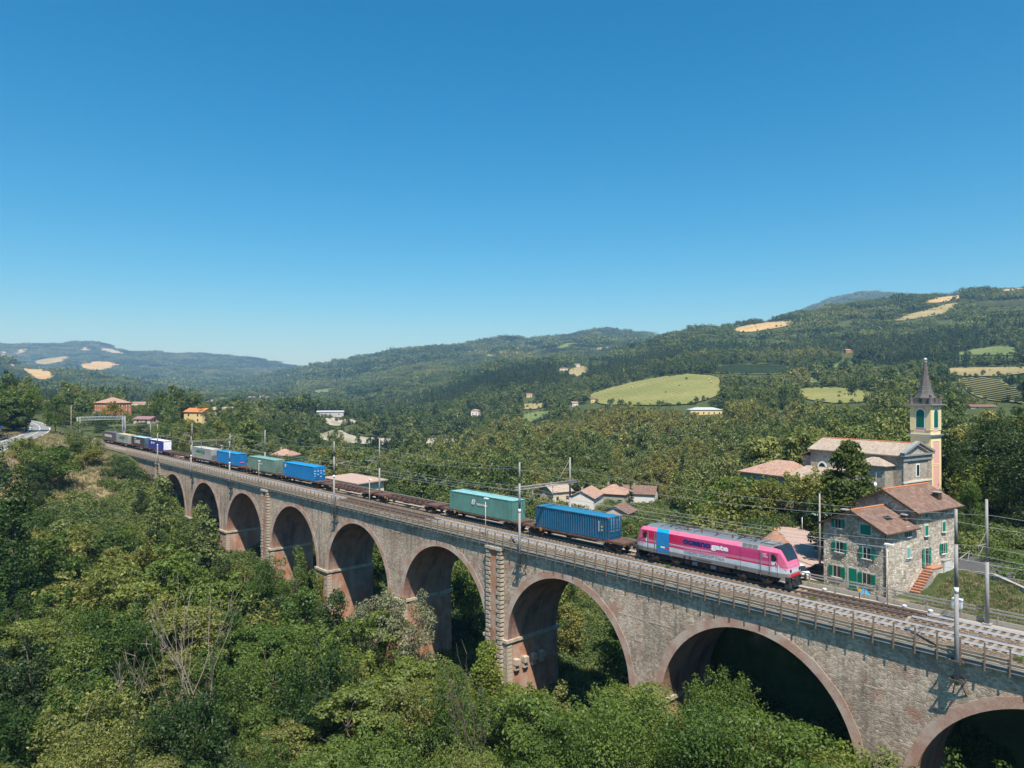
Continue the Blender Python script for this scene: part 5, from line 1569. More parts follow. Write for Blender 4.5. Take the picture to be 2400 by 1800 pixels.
for k, (y, z) in enumerate(((-0.95, 1.9), (-0.95, 1.4), (-0.9, 0.95), (-0.3, 1.9), (-0.3, 1.2), (0.35, 1.9), (0.35, 1.45), (0.95, 1.8), (0.9, 1.2), (0.3, 0.8))): mb.box(hl + 0.01, hl + 0.03, y - 0.13, y + 0.13, z - 0.07, z + 0.07)
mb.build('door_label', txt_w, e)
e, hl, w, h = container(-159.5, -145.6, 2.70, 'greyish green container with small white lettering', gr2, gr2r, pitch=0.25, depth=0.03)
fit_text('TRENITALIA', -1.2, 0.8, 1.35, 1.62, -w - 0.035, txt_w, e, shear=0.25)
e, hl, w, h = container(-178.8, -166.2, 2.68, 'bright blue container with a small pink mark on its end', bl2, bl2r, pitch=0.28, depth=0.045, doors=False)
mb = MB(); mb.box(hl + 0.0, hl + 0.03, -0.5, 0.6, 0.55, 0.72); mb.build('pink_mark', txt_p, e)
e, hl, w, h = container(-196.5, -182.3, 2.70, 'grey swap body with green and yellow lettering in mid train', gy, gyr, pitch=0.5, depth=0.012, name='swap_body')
fit_text('AMBROGIO', -4.4, 2.6, 1.3, 2.25, -w - 0.03, txt_g, e, bold=0.02)
decal(e, [[(-4.2, 0.92), (-0.4, 0.92), (0.0, 1.14), (-4.2, 1.14)]], -w - 0.03, txt_y, 'yellow_flash')
e, hl, w, h = container(-235.3, -221.2, 2.72, 'navy curtain-sided swap body with white end and roof', navy, wht, pitch=0.6, depth=0.02, doors=False, doormat=wht, name='swap_body')
decal(e, [[(-3.1, 1.84), (-0.6, 1.84), (-0.6, 2.0), (-3.1, 2.0)], [(-3.1, 1.6), (-1.2, 1.6), (-1.2, 1.72), (-3.1, 1.72)]], -w - 0.03, txt_w, 'white_bar')
decal(e, [[(-4.2, 1.4), (-3.7, 1.4), (-3.5, 1.8), (-3.7, 2.2), (-4.2, 2.2), (-4.4, 1.8)]], -w - 0.03, txt_w)
e, hl, w, h = container(-254.2, -239.9, 2.72, 'charcoal curtain-sided swap body with cream lettering and teal end', char, tealr, pitch=0.6, depth=0.02, doormat=teal, name='swap_body')
fit_text('Geest', -3.4, 2.9, 0.7, 2.4, -w - 0.03, txt_c, e, bold=0.03)
e, hl, w, h = container(-272.4, -257.7, 2.72, 'pale grey swap body with yellowish roof and green lettering', gy, yel, pitch=0.5, depth=0.012, name='swap_body')
fit_text('AMBROGIO', -4.0, 3.0, 1.2, 2.1, -w - 0.03, txt_g, e, bold=0.02)
e, hl, w, h = container(-291.0, -274.6, 2.72, 'dark grey curtain-sided swap body at the rear of the train', dgy, dgy, pitch=0.6, depth=0.02, name='swap_body')
decal(e, [[(-5.6, 1.0), (4.2, 1.0), (4.2, 1.9), (-5.6, 1.9)]], -w - 0.03, txt_c, 'white_band')

# ------------------------------------------------------------------ locomotive
def loco_mat():
    m, nt, b, nd, lk = new_mat('locomotive_livery')
    tc = nd.new('ShaderNodeTexCoord'); sp = nd.new('ShaderNodeSeparateXYZ'); lk.new(tc.outputs['Object'], sp.inputs[0])
    x, z = sp.outputs[0], sp.outputs[2]
    def step(sock, edge, inv=False):
        q = nd.new('ShaderNodeMath'); q.operation = 'LESS_THAN' if inv else 'GREATER_THAN'; lk.new(sock, q.inputs[0]); q.inputs[1].default_value = edge
        return q.outputs[0]
    def mul(a, c):
        q = nd.new('ShaderNodeMath'); q.operation = 'MULTIPLY'; lk.new(a, q.inputs[0]); lk.new(c, q.inputs[1]); return q.outputs[0]
    # streaked pink that fades from crimson to white: long horizontal streaks
    mp = nd.new('ShaderNodeMapping'); mp.inputs['Scale'].default_value = (0.10, 0.0, 5.0); lk.new(tc.outputs['Object'], mp.inputs[0])
    n1 = noise(nd, lk, mp.outputs[0], 1.4, 3, 0.6)
    zz = nd.new('ShaderNodeMapRange'); zz.inputs['From Min'].default_value = 1.5; zz.inputs['From Max'].default_value = 3.35; lk.new(z, zz.inputs[0])
    xs = nd.new('ShaderNodeMath'); xs.operation = 'MULTIPLY_ADD'; lk.new(n1, xs.inputs[0]); xs.inputs[1].default_value = 0.42; lk.new(zz.outputs[0], xs.inputs[2])
    sub = nd.new('ShaderNodeMath'); sub.operation = 'SUBTRACT'; lk.new(xs.outputs[0], sub.inputs[0]); sub.inputs[1].default_value = 0.2
    rp = ramp(nd, [(0.0, (0.50, 0.58, 0.62)), (0.19, (0.52, 0.57, 0.62)), (0.26, (0.60, 0.24, 0.33)), (0.34, (0.56, 0.085, 0.175)), (0.41, (0.58, 0.22, 0.31)), (0.52, (0.52, 0.055, 0.17)), (0.8, (0.54, 0.05, 0.175)), (1.0, (0.58, 0.075, 0.20))])
    lk.new(sub.outputs[0], rp.inputs[0])
    # crimson towards the rear half
    xr = nd.new('ShaderNodeMapRange'); xr.inputs['From Min'].default_value = 1.0; xr.inputs['From Max'].default_value = -4.5; lk.new(x, xr.inputs[0])
    zr = nd.new('ShaderNodeMapRange'); zr.inputs['From Min'].default_value = 2.2; zr.inputs['From Max'].default_value = 2.7; lk.new(z, zr.inputs[0])
    col = mixc(nd, lk, mul(xr.outputs[0], zr.outputs[0]), rp.outputs[0], (0.52, 0.014, 0.075))
    # slanted roof panels light pink, then roof grey
    col = mixc(nd, lk, step(z, 3.36), col, (0.70, 0.185, 0.30))
    g1 = mul(step(x, 4.07), step(x, 6.02, True)); col = mixc(nd, lk, mul(g1, step(z, 3.36)), col, (0.32, 0.32, 0.30))
    # cab ends wholly pink above the waist
    cab = step(x, 7.9); cab2 = step(x, -7.9, True)
    up = step(z, 2.35)
    col = mixc(nd, lk, mul(cab, up), col, (0.66, 0.13, 0.245)); col = mixc(nd, lk, mul(cab2, up), col, (0.66, 0.13, 0.245))
    # blue panel
    bl = mul(step(x, -6.04), step(x, -4.37, True)); bz = mul(bl, step(z, 1.1))
    col = mixc(nd, lk, bz, col, (0.02, 0.22, 0.50))
    bt = mul(bl, step(z, 3.4)); col = mixc(nd, lk, bt, col, (0.015, 0.38, 0.55))
    # roof
    col = mixc(nd, lk, step(z, 3.74), col, (0.17, 0.175, 0.18))
    # skirt
    nb = nd.new('ShaderNodeMath'); nb.operation = 'SUBTRACT'; nb.inputs[0].default_value = 1; lk.new(bz, nb.inputs[1])
    col = mixc(nd, lk, mul(step(z, 1.47, True), nb.outputs[0]), col, (0.24, 0.235, 0.23))
    nz = noise(nd, lk, tc.outputs['Object'], 1.5, 5)
    rz = ramp(nd, [(0.3, (0.86, 0.86, 0.86)), (0.7, (1.06, 1.06, 1.06))]); lk.new(nz, rz.inputs[0])
    col = mixc(nd, lk, 1.0, col, rz.outputs[0], 'MULTIPLY')
    # brake dust on the skirt, road film on the flank
    zd = nd.new('ShaderNodeMapRange'); zd.inputs['From Min'].default_value = 1.75; zd.inputs['From Max'].default_value = 0.95; lk.new(z, zd.inputs[0])
    nq = noise(nd, lk, coord(nd, lk, scale=(1.2, 1.2, 0.5)), 2.0, 5, 0.7)
    col = mixc(nd, lk, mul(zd.outputs[0], nq), col, (0.16, 0.115, 0.085))
    lk.new(col, b.inputs['Base Color']); b.inputs['Roughness'].default_value = 0.32; b.inputs['Specular IOR Level'].default_value = 0.45
    return m
M['loco'] = loco_mat()
M['roof_grey'] = simple('locomotive_roof_grey', (0.20, 0.205, 0.21), 0.6, var=0.15, scale=1.5, dirt=(0.12, 0.10, 0.09), dirt_amt=0.5)
M['loco_dark'] = simple('underframe_dark', (0.035, 0.033, 0.032), 0.8, var=0.3, scale=3)
M['loco_red'] = simple('dark_red_stripe', (0.50, 0.012, 0.045), 0.4, var=0.04)
M['loco_white'] = simple('ice_white_stripe', (0.58, 0.66, 0.70), 0.4, var=0.03)
M['loco_navy'] = simple('navy_lettering', (0.008, 0.03, 0.16), 0.4, var=0.03)
M['loco_grey'] = simple('grey_lettering', (0.20, 0.23, 0.25), 0.5, var=0.03)
M['screen'] = glass('cab_glass', (0.015, 0.022, 0.025), 0.05)
loco = thing('locomotive', 'pink and white electric locomotive with navy and white lettering leading the train', 'locomotive', st(-40.95, FT, 0.0), RAIL_RZ)
# body sections: x, half width, top height, shoulder scale
SEC = [(0.0, 1.475, 3.88), (7.3, 1.475, 3.88), (7.75, 1.47, 3.84), (8.0, 1.45, 3.70), (8.2, 1.42, 3.48), (8.45, 1.36, 3.08), (8.65, 1.29, 2.70), (8.80, 1.22, 2.32), (8.92, 1.15, 1.95), (8.97, 1.10, 1.55), (8.97, 1.08, 1.05)]
def sec_ring(x, w, top):
    z = lambda v: min(v, top)
    half = [(w - 0.02, 1.03), (w, 1.45), (w, z(3.34)), (w - 0.19 if top > 3.5 else w - 0.10, z(3.72) if top > 3.5 else top - 0.0), (w - 0.42, z(3.86) if top > 3.5 else top + 0.03), (0.0, top + 0.05)]
    if top < 3.4: half[2] = (w, max(1.46, top - 0.16)); half[1] = (w, min(1.45, top - 0.1))
    ring = [(-y, zz) for y, zz in half] + [(y, zz) for y, zz in reversed(half[:-1])]
    return [(x, y, zz) for y, zz in ring]
mb = MB()
secs = [(-x, w, t) for x, w, t in reversed(SEC[1:])] + SEC[1:]
# extra long sections so that the plating has edges
rings = [sec_ring(*q) for q in secs]
for A, B in zip(rings[:-1], rings[1:]):
    for i in range(len(A) - 1): mb.face([A[i], B[i], B[i + 1], A[i + 1]])
mb.face(rings[0]); mb.face(rings[-1])
mb.build('body', M['loco'], loco)
def wx(x):
    """half width of the body at x"""
    a = abs(x)
    for (x0, w0, _), (x1, w1, _) in zip(SEC[:-1], SEC[1:]):
        if x0 <= a <= x1 and x1 > x0: return w0 + (w1 - w0) * (a - x0) / (x1 - x0)
    return SEC[-1][1]
def topz(x):
    a = abs(x)
    for (x0, _, z0), (x1, _, z1) in zip(SEC[:-1], SEC[1:]):
        if x0 <= a <= x1 and x1 > x0: return z0 + (z1 - z0) * (a - x0) / (x1 - x0)
    return 1.5
def stripe(pts, width, mat, side=-1, off=0.008, name='stripe'):
    """a painted band of constant vertical width that follows the flank"""
    mb = MB()
    dense = []
    for (xa, za), (xb, zb) in zip(pts[:-1], pts[1:]):
        n = max(1, int(abs(xb - xa) / 0.25))
        for k in range(n): dense.append((xa + (xb - xa) * k / n, za + (zb - za) * k / n))
    dense.append(pts[-1])
    for (xa, za), (xb, zb) in zip(dense[:-1], dense[1:]):
        d = Vector((xb - xa, zb - za)).normalized(); nx, nz = -d.y * width / 2, d.x * width / 2
        q = [(xa + nx, za + nz), (xb + nx, zb + nz), (xb - nx, zb - nz), (xa - nx, za - nz)]
        mb.face([(u, side * (wx(u) + off), v) for u, v in q])
    return mb.build(name, mat, loco)
def flank_poly(poly, mat, name, side=-1, off=0.006):
    mb = MB(); mb.face([(u, side * (wx(u) + off), v) for u, v in poly]); return mb.build(name, mat, loco)
for side in (-1, 1):
    # front zigzag
    flank_poly([(7.34, 2.86), (7.62, 2.50), (7.62, 1.5), (7.34, 1.5)], M['loco_white'], 'white_flash', side, 0.004)
    flank_poly([(7.62, 2.50), (8.05, 2.12), (8.05, 1.5), (7.62, 1.5)], M['loco_white'], 'white_flash', side, 0.0045)
    flank_poly([(8.05, 2.12), (8.6, 1.72), (8.75, 1.5), (8.05, 1.5)], M['loco_white'], 'white_flash', side, 0.005)
    stripe([(2.43, 2.05), (7.35, 2.05), (7.68, 2.10), (7.80, 2.46), (8.2, 2.12), (8.6, 1.80), (8.93, 1.52)], 0.11, M['loco_red'], side)
    stripe([(7.34, 2.86), (7.8, 2.42), (8.3, 1.98), (8.85, 1.55)], 0.05, M['loco_white'], side, 0.010, 'white_line')
    # rear zigzag
    flank_poly([(-7.30, 2.86), (-8.0, 2.25), (-8.5, 1.9), (-8.8, 1.5), (-7.30, 1.5)], M['loco_white'], 'white_flash', side, 0.004)
    stripe([(-8.85, 1.75), (-8.2, 2.25), (-7.62, 2.62), (-7.78, 2.15), (-7.55, 2.05), (-6.10, 2.05)], 0.11, M['loco_red'], side)
    stripe([(-4.35, 2.05), (-2.55, 2.05)], 0.10, M['loco_red'], side)
    stripe([(-4.35, 2.30), (-2.3, 2.26), (0.8, 2.3)], 0.05, M['loco_white'], side, 0.007, 'white_line')
    # flag on the blue panel
    for k, c in enumerate(((0.01, 0.28, 0.06), (0.78, 0.78, 0.78), (0.6, 0.02, 0.03))):
        mt = bpy.data.materials.get('flag_%d' % k) or simple('flag_%d' % k, c, 0.4, var=0.02)
        flank_poly([(-6.04 + 0.557 * k, 1.70), (-6.04 + 0.557 * (k + 1), 1.70), (-6.04 + 0.557 * (k + 1), 1.86), (-6.04 + 0.557 * k, 1.86)], mt, 'flag_band', side)
    # cab side windows, doors with grey handrails
    for sg in (-1, 1):
        xs_ = [(7.32, 2.55), (7.30, 3.02), (7.42, 3.2), (7.62, 3.16), (7.82, 2.92), (7.86, 2.66), (7.70, 2.5), (7.45, 2.46)]
        flank_poly([(sg * u, v) for u, v in xs_], M['screen'], 'cab_side_window', side, 0.012)
        for x in (6.25, 7.16):
            mb = MB(); mb.box(sg * x - 0.035, sg * x + 0.035, side * 1.475 - 0.05, side * 1.475 + 0.05, 1.35, 3.25); mb.build('handrail', M['roof_grey'], loco)
        mb = MB()
        for z in (0.35, 0.65, 0.95): mb.box(sg * 6.7 - 0.26, sg * 6.7 + 0.26, side * 1.38 - 0.14, side * 1.38 + 0.14, z - 0.02, z + 0.02)
        for d in (-0.26, 0.26): mb.box(sg * 6.7 + d - 0.02, sg * 6.7 + d + 0.02, side * 1.40 - 0.02, side * 1.40 + 0.02, 0.35, 1.1)
        mb.build('cab_step', M['loco_dark'], loco)
y = -1.475 - 0.014
fit_text('oceano', -2.60, 0.72, 2.60, 3.10, y, M['loco_navy'], loco, bold=0.045)
fit_text('gate', 0.76, 2.75, 2.44, 3.12, y, txt_w, loco, bold=0.045)
fit_text('GRUPPO CONTSHIP ITALIA', -2.12, 2.30, 1.62, 1.92, y, M['loco_grey'], loco, bold=0.012, spacing=1.15)
decal(loco, [[(-0.9 + 0.3 * k, 1.21), (-0.68 + 0.3 * k, 1.21), (-0.68 + 0.3 * k, 1.27), (-0.9 + 0.3 * k, 1.27)] for k in range(6)], y, M['loco_dark'], 'number_line')
fit_text('LAST\nMILE\nDIESEL', 6.45, 6.98, 2.75, 3.15, y, txt_w, loco)
decal(loco, [[(-2.48, 1.66), (-2.2, 1.66), (-2.2, 1.86), (-2.48, 1.86)]], y, M['loco_navy'], 'company_badge')
decal(loco, [[(-2.42, 1.70), (-2.26, 1.70), (-2.26, 1.80), (-2.42, 1.80)]], y - 0.008, txt_w, 'company_badge')
for x in (-2.4, -1.75, 3.6): decal(loco, [[(x - 0.12, 1.16), (x + 0.12, 1.16), (x + 0.12, 1.32), (x - 0.12, 1.32)]], y, M['loco_dark'], 'socket_cover')
for x in (-4.37, -6.04, 6.05, 4.07, -7.92, 7.92):
    mb = MB()
    for side in (-1, 1): mb.box(x - 0.012, x + 0.012, side * wx(x) - 0.006, side * wx(x) + 0.006, 1.05, 3.3)
    mb.build('panel_seam', M['loco_dark'], loco)
for x in (4.5, 5.06, 5.62):
    mb = MB()
    for k in range(5): mb.bar((x - 0.25, -1.46 + 0.036 * (k + 0.6), 3.37 + 0.075 * (k + 0.5)), (x + 0.25, -1.46 + 0.036 * (k + 0.6), 3.37 + 0.075 * (k + 0.5)), 0.05, 0.02)
    mb.build('air_grille', M['loco_dark'], loco)
# windscreens, nose lamps, lower front
for sg in (-1, 1):
    mb = MB(); n = 6
    xs_ = [8.02 + (8.70 - 8.02) * k / n for k in range(n + 1)]
    for a, b_ in zip(xs_[:-1], xs_[1:]):
        ya, yb = 1.12 - 0.16 * (a - 8.0), 1.12 - 0.16 * (b_ - 8.0)
        mb.face([(sg * (a + 0.03), -ya, topz(a) + 0.075), (sg * (b_ + 0.03), -yb, topz(b_) + 0.075), (sg * (b_ + 0.03), yb, topz(b_) + 0.075), (sg * (a + 0.03), ya, topz(a) + 0.075)])
    mb.build('windscreen', M['screen'], loco)
    mb = MB(); mb.bar((sg * 8.06, 0, topz(8.02) + 0.09), (sg * 8.74, 0, topz(8.7) + 0.09), 0.05, 0.04); mb.build('windscreen_pillar', M['black'], loco)
    mb = MB(); mb.prism([(sg * 7.5, 3.86), (sg * 7.75, 3.90), (sg * 8.06, 3.74), (sg * 8.0, 3.55), (sg * 7.5, 3.6)], 'y', -1.25, 1.25); mb.build('cab_brow', M['black'], loco)
    for yy in (-0.88, 0.88):
        mb = MB(); mb.lathe([(0.17, 0), (0.17, 0.05), (0.1, 0.08)], (sg * 8.94 if sg > 0 else sg * 8.94 - 0.08, yy, 1.72), 14, axis='x'); mb.build('headlight', M['screen'], loco)
    MB().prism([(-1.0, 1.15), (1.0, 1.15), (0.9, 1.38), (-0.9, 1.38)], 'x', sg * 8.96, sg * 9.02).build('bumper_panel', simple('red_bumper', (0.6, 0.02, 0.03), 0.4) if sg > 0 else M['loco_red'], loco)
    mb = MB(); mb.box(min(sg * 8.6, sg * 9.0), max(sg * 8.6, sg * 9.0), -1.3, 1.3, 0.82, 1.16); mb.build('buffer_beam', M['loco_dark'], loco)
    buffers(loco, sg * 9.0, 1.03, M['loco_dark'], 0.27)
    mb = MB(); mb.prism([(sg * 8.5, 0.2), (sg * 9.1, 0.16), (sg * 8.95, 0.78), (sg * 8.6, 0.8)], 'y', -1.2, 1.2); mb.build('snow_plough', M['loco_dark'], loco)
    mb = MB()
    for yy in (-0.4, -0.2, 0.25, 0.45): mb.tube((sg * 9.0, yy, 0.95), (sg * 9.25, yy, 0.55), 0.03, n=6)
    mb.build('brake_hose', M['black'], loco)
# bogies with wheels
LWHEEL = MB().lathe([(0.10, -0.06), (0.50, -0.06), (0.55, -0.07), (0.60, -0.075), (0.60, 0.05), (0.64, 0.07), (0.12, 0.08)], n=28, axis='y').mesh('wheel', [simple('worn_tyre_steel', (0.27, 0.22, 0.16), 0.5, metal=0.3, var=0.2)])
for bx in (-5.22, 5.22):
    mb = MB()
    for sg in (-1, 1):
        mb.prism([(bx - 2.1, 0.86), (bx - 2.0, 0.5), (bx - 0.9, 0.62), (bx - 0.5, 0.38), (bx + 0.5, 0.38), (bx + 0.9, 0.62), (bx + 2.0, 0.5), (bx + 2.1, 0.86)], 'y', sg * 1.12 - 0.07, sg * 1.12 + 0.07)
        for k in (-1, 1): mb.lathe([(0.16, 0), (0.16, 0.12)], (bx + k * 1.3, sg * 1.06 + (-0.15 if sg < 0 else 0.03), 0.6), 12, axis='y'); mb.lathe([(0.12, 0), (0.12, 0.4)], (bx + k * 0.62, sg * 1.12, 0.62), 8)
    b = mb.build('bogie', M['loco_dark'], loco)
    for k in (-1, 1):
        for sg in (-1, 1): obj('wheel', LWHEEL, b, (bx + k * 1.3, sg * 0.75, 0.6), 0 if sg > 0 else math.pi)
        MB().tube((bx + k * 1.3, -0.8, 0.6), (bx + k * 1.3, 0.8, 0.6), 0.1, n=8).build('axle', M['loco_dark'], b)
mb = MB(); mb.box(-2.7, 2.7, -1.2, 1.2, 0.38, 1.04); mb.box(-2.9, -2.72, -1.0, 1.0, 0.5, 1.0); mb.build('transformer_box', M['loco_dark'], loco)
for k, x in enumerate((-2.2, -1.3, -0.2, 0.9, 1.9)):
    mb = MB(); mb.box(x - 0.3, x + 0.3, -1.28, -1.18, 0.5, 0.85); mb.build('equipment_hatch', M['loco_grey'] if k in (1, 3) else M['wagon'], loco)
# roof: panel joints, grilles, bus bars, insulators, pantographs
mb = MB()
for x in (-5.9, -3.9, -1.6, 0.9, 3.4, 5.95): mb.box(x - 0.03, x + 0.03, -1.0, 1.0, 3.93, 3.95)
mb.build('roof_joint', M['loco_dark'], loco)
mb = MB(); mb.box(-1.4, 2.4, 0.15, 0.95, 3.92, 4.02); mb.box(-3.6, -2.4, -0.6, 0.6, 3.92, 4.0); mb.box(6.2, 7.2, -0.7, 0.7, 3.92, 3.99); mb.build('roof_cover', M['roof_grey'], loco)
mb = MB(); mb.tube((-2.8, -0.55, 4.24), (3.0, -0.55, 4.24), 0.035, n=6); mb.tube((-2.8, -0.2, 4.2), (0.5, -0.2, 4.2), 0.03, n=6); mb.build('bus_bar', M['dark_steel'], loco)
for x in (-2.6, -0.9, 0.9, 2.7):
    mb = MB()
    for k in range(4): mb.lathe([(0.045, 0), (0.1, 0.02), (0.045, 0.06)], (x, -0.55, 3.93 + k * 0.07), 10)
    mb.build('insulator', simple('brown_insulator', (0.20, 0.06, 0.04), 0.3) if x == -2.6 else bpy.data.materials['brown_insulator'], loco)
def pantograph(x, raise_, sg, name='pantograph'):
    mb = MB()
    for yy in (-0.5, 0.5):
        mb.tube((x - 1.0, yy, 4.12), (x + 1.0, yy, 4.12), 0.035, n=6)
        for xx in (x - 0.9, x + 0.9): mb.tube((xx, yy, 3.92), (xx, yy, 4.12), 0.07, n=8)
    for xx in (x - 0.9, x + 0.9): mb.tube((xx, -0.5, 4.12), (xx, 0.5, 4.12), 0.035, n=6)
    k = Vector((x + sg * 1.25, 0, 4.30 + raise_ * 0.5)); f = Vector((x - sg * 0.2, 0, 4.16)); h = Vector((x - sg * 0.85, 0, 4.42 + raise_))
    mb.tube(f, k, 0.06, 0.045, n=8)
    for yy in (-0.22, 0.22): mb.tube(k + Vector((0, yy * 0.4, 0)), h + Vector((0, yy * 1.6, 0)), 0.03, n=6)
    mb.tube(f + Vector((sg * -0.3, 0.15, 0)), k + Vector((0, 0.1, -0.08)), 0.02, n=5)
    for dx in (-0.18, 0.18):
        prev = None
        for t in np.linspace(-0.95, 0.95, 13):
            p = (h.x + dx, t, h.z + 0.05 - 0.28 * max(0, (abs(t) - 0.62) / 0.33) ** 2)
            if prev: mb.tube(prev, p, 0.035, n=5)
            prev = p
    for t in (-0.4, 0.4): mb.tube((h.x - 0.18, t, h.z + 0.03), (h.x + 0.18, t, h.z + 0.03), 0.02, n=5)
    mb.build(name, M['dark_steel'], loco)
pantograph(-3.9, 0.45, 1); pantograph(4.3, 0.0, -1)
# ------------------------------------------------------------------ buildings
M['housestone'] = stone_wall('house_rubble_stone', (0.40, 0.33, 0.25), (0.86, 0.76, 0.62), (0.36, 0.305, 0.24), 2.9, bump_s=0.9, stain=False, contrast=0.42)  # mortar colour darkened to paint in the shadow of the joints
M['churchstone'] = stone_wall('church_rubble_stone', (0.33, 0.285, 0.23), (0.56, 0.49, 0.40), (0.45, 0.40, 0.335), 3.2, bump_s=0.7, stain=False, contrast=0.3)
M['tile_brown'] = tile_mat('brown_clay_tiles', (0.155, 0.088, 0.062), (0.215, 0.128, 0.094), (0.275, 0.18, 0.135), moss=(0.13, 0.10, 0.08), moss_amt=0.45)
M['tile_pale'] = tile_mat('lichened_clay_tiles', (0.33, 0.235, 0.175), (0.42, 0.325, 0.25), (0.48, 0.40, 0.31), moss=(0.33, 0.29, 0.22), moss_amt=0.6)
M['tile_red'] = tile_mat('red_clay_tiles', (0.34, 0.17, 0.11), (0.43, 0.25, 0.18), (0.48, 0.33, 0.25), moss=(0.36, 0.27, 0.21), moss_amt=0.6)
M['ridge'] = simple('orange_ridge_tiles', (0.55, 0.20, 0.08), 0.8, var=0.2, scale=6)
M['shutter'] = simple('green_shutter_paint', (0.005, 0.20, 0.125), 0.5, var=0.1)
M['shutter_pale'] = simple('pale_green_shutter_paint', (0.16, 0.40, 0.33), 0.6, var=0.1)
M['greyrender'] = simple('stained_white_render', (0.56, 0.54, 0.50), 0.9, var=0.12, dirt=(0.36, 0.34, 0.3), dirt_amt=0.6)
M['trim'] = simple('pale_stone_trim', (0.62, 0.58, 0.51), 0.85, var=0.1)
M['darkwood'] = simple('dark_eaves_timber', (0.07, 0.045, 0.03), 0.85, var=0.2)
M['terracotta'] = simple('terracotta_steps', (0.42, 0.19, 0.11), 0.85, var=0.2, scale=3)
M['yellow_wall'] = simple('pale_yellow_render', (0.84, 0.66, 0.36), 0.9, var=0.05, dirt=(0.70, 0.55, 0.31), dirt_amt=0.3)
M['pink_wall'] = simple('pink_render', (0.72, 0.42, 0.36), 0.9, var=0.06)
M['lead'] = simple('slate_lead_spire', (0.115, 0.10, 0.092), 0.6, var=0.25, scale=2.5)
M['lead_light'] = simple('grey_lead', (0.26, 0.27, 0.26), 0.5, var=0.2, scale=2)
M['louvre'] = simple('green_louvre', (0.004, 0.13, 0.085), 0.6, var=0.15)

def uvroof(name, quads, mat, parent, thick=0.09):
    """roof slopes: each quad (eave a, eave b, ridge b, ridge a) becomes a slab whose UV runs across / up the slope"""
    me = bpy.data.meshes.new(name); bm = bmesh.new(); uv = bm.loops.layers.uv.new('UVMap')
    for q in quads:
        P = [Vector(p) for p in q]
        nrm = (P[1] - P[0]).cross(P[-1] - P[0]).normalized()
        if nrm.z < 0: P = P[::-1]; P = P[-2:] + P[:-2] if len(P) == 4 else P; nrm = -nrm
        u = (P[1] - P[0]).normalized()
        horiz = Vector((0, 0, 1)).cross(nrm)
        if horiz.length > 1e-4: u = horiz.normalized()
        v = nrm.cross(u)
        top = [bm.verts.new(p) for p in P]; bot = [bm.verts.new(p - Vector((0, 0, thick))) for p in P]
        f = bm.faces.new(top)
        for l in f.loops: l[uv].uv = (l.vert.co.dot(u), l.vert.co.dot(v))
        bm.faces.new(bot[::-1])
        for i in range(len(P)): bm.faces.new((bot[i], bot[(i + 1) % len(P)], top[(i + 1) % len(P)], top[i]))
    bm.normal_update(); bm.to_mesh(me); bm.free()
    me.materials.append(mat)
    return obj(name, me, parent)

HAZ = R(57.0)
HV = np.array([math.sin(HAZ), math.cos(HAZ)]); HU = np.array([-math.cos(HAZ), math.sin(HAZ)])
HOUSE_RZ = math.atan2(HV[1], HV[0])          # local x runs along v (back along the long wall), local y along u (to the left along the gable)

def window(parent, face, a, z, w, h, shut='open', frame=True, pane=True, shmat=None, depth=0.0, sill=True):
    """face 'g': gable wall at x = depth facing -x, a = local y; face 'r': long wall at y = depth facing -y, a = local x"""
    sm = shmat or M['shutter']
    def bx(mb, a0, a1, d0, d1, z0, z1):
        if face == 'g': mb.box(depth - d1, depth - d0, a0, a1, z0, z1)
        else: mb.box(a0, a1, depth - d1, depth - d0, z0, z1)
        return mb
    mb = MB()
    bx(mb, a - w / 2 - 0.12, a + w / 2 + 0.12, 0.005, 0.05, z - h / 2 - 0.02, z + h / 2 + 0.14)
    wnd = mb.build('window', M['trim'], parent)
    if shut == 'closed':
        q = bx(MB(), a - w / 2, a + w / 2, 0.052, 0.085, z - h / 2, z + h / 2)
        for k in range(int(h / 0.13)): bx(q, a - w / 2 + 0.05, a + w / 2 - 0.05, 0.086, 0.10, z - h / 2 + 0.04 + k * 0.13, z - h / 2 + 0.11 + k * 0.13)
        q.build('shutter', sm, wnd)
    else:
        bx(MB(), a - w / 2, a + w / 2, 0.051, 0.06, z - h / 2, z + h / 2).build('pane', M['glass'], wnd)
        q = MB(); bx(q, a - 0.025, a + 0.025, 0.061, 0.08, z - h / 2, z + h / 2)
        for k in (-1, 1): bx(q, a + k * w / 2 - 0.03, a + k * w / 2 + 0.03, 0.061, 0.08, z - h / 2, z + h / 2)
        q.build('frame', M['trim'], wnd)
        for sg in (-1, 1):
            c = a + sg * (w / 2 + w / 4 + 0.02)
            q = bx(MB(), c - w / 4, c + w / 4, 0.06, 0.11, z - h / 2, z + h / 2)
            for k in range(int(h / 0.16)): bx(q, c - w / 4 + 0.04, c + w / 4 - 0.04, 0.111, 0.125, z - h / 2 + 0.05 + k * 0.16, z - h / 2 + 0.13 + k * 0.16)
            q.build('shutter', sm, wnd)
    if sill: bx(MB(), a - w / 2 - 0.18, a + w / 2 + 0.18, 0.0, 0.2, z - h / 2 - 0.1, z - h / 2 - 0.021).build('sill', M['trim'], wnd)
    return wnd

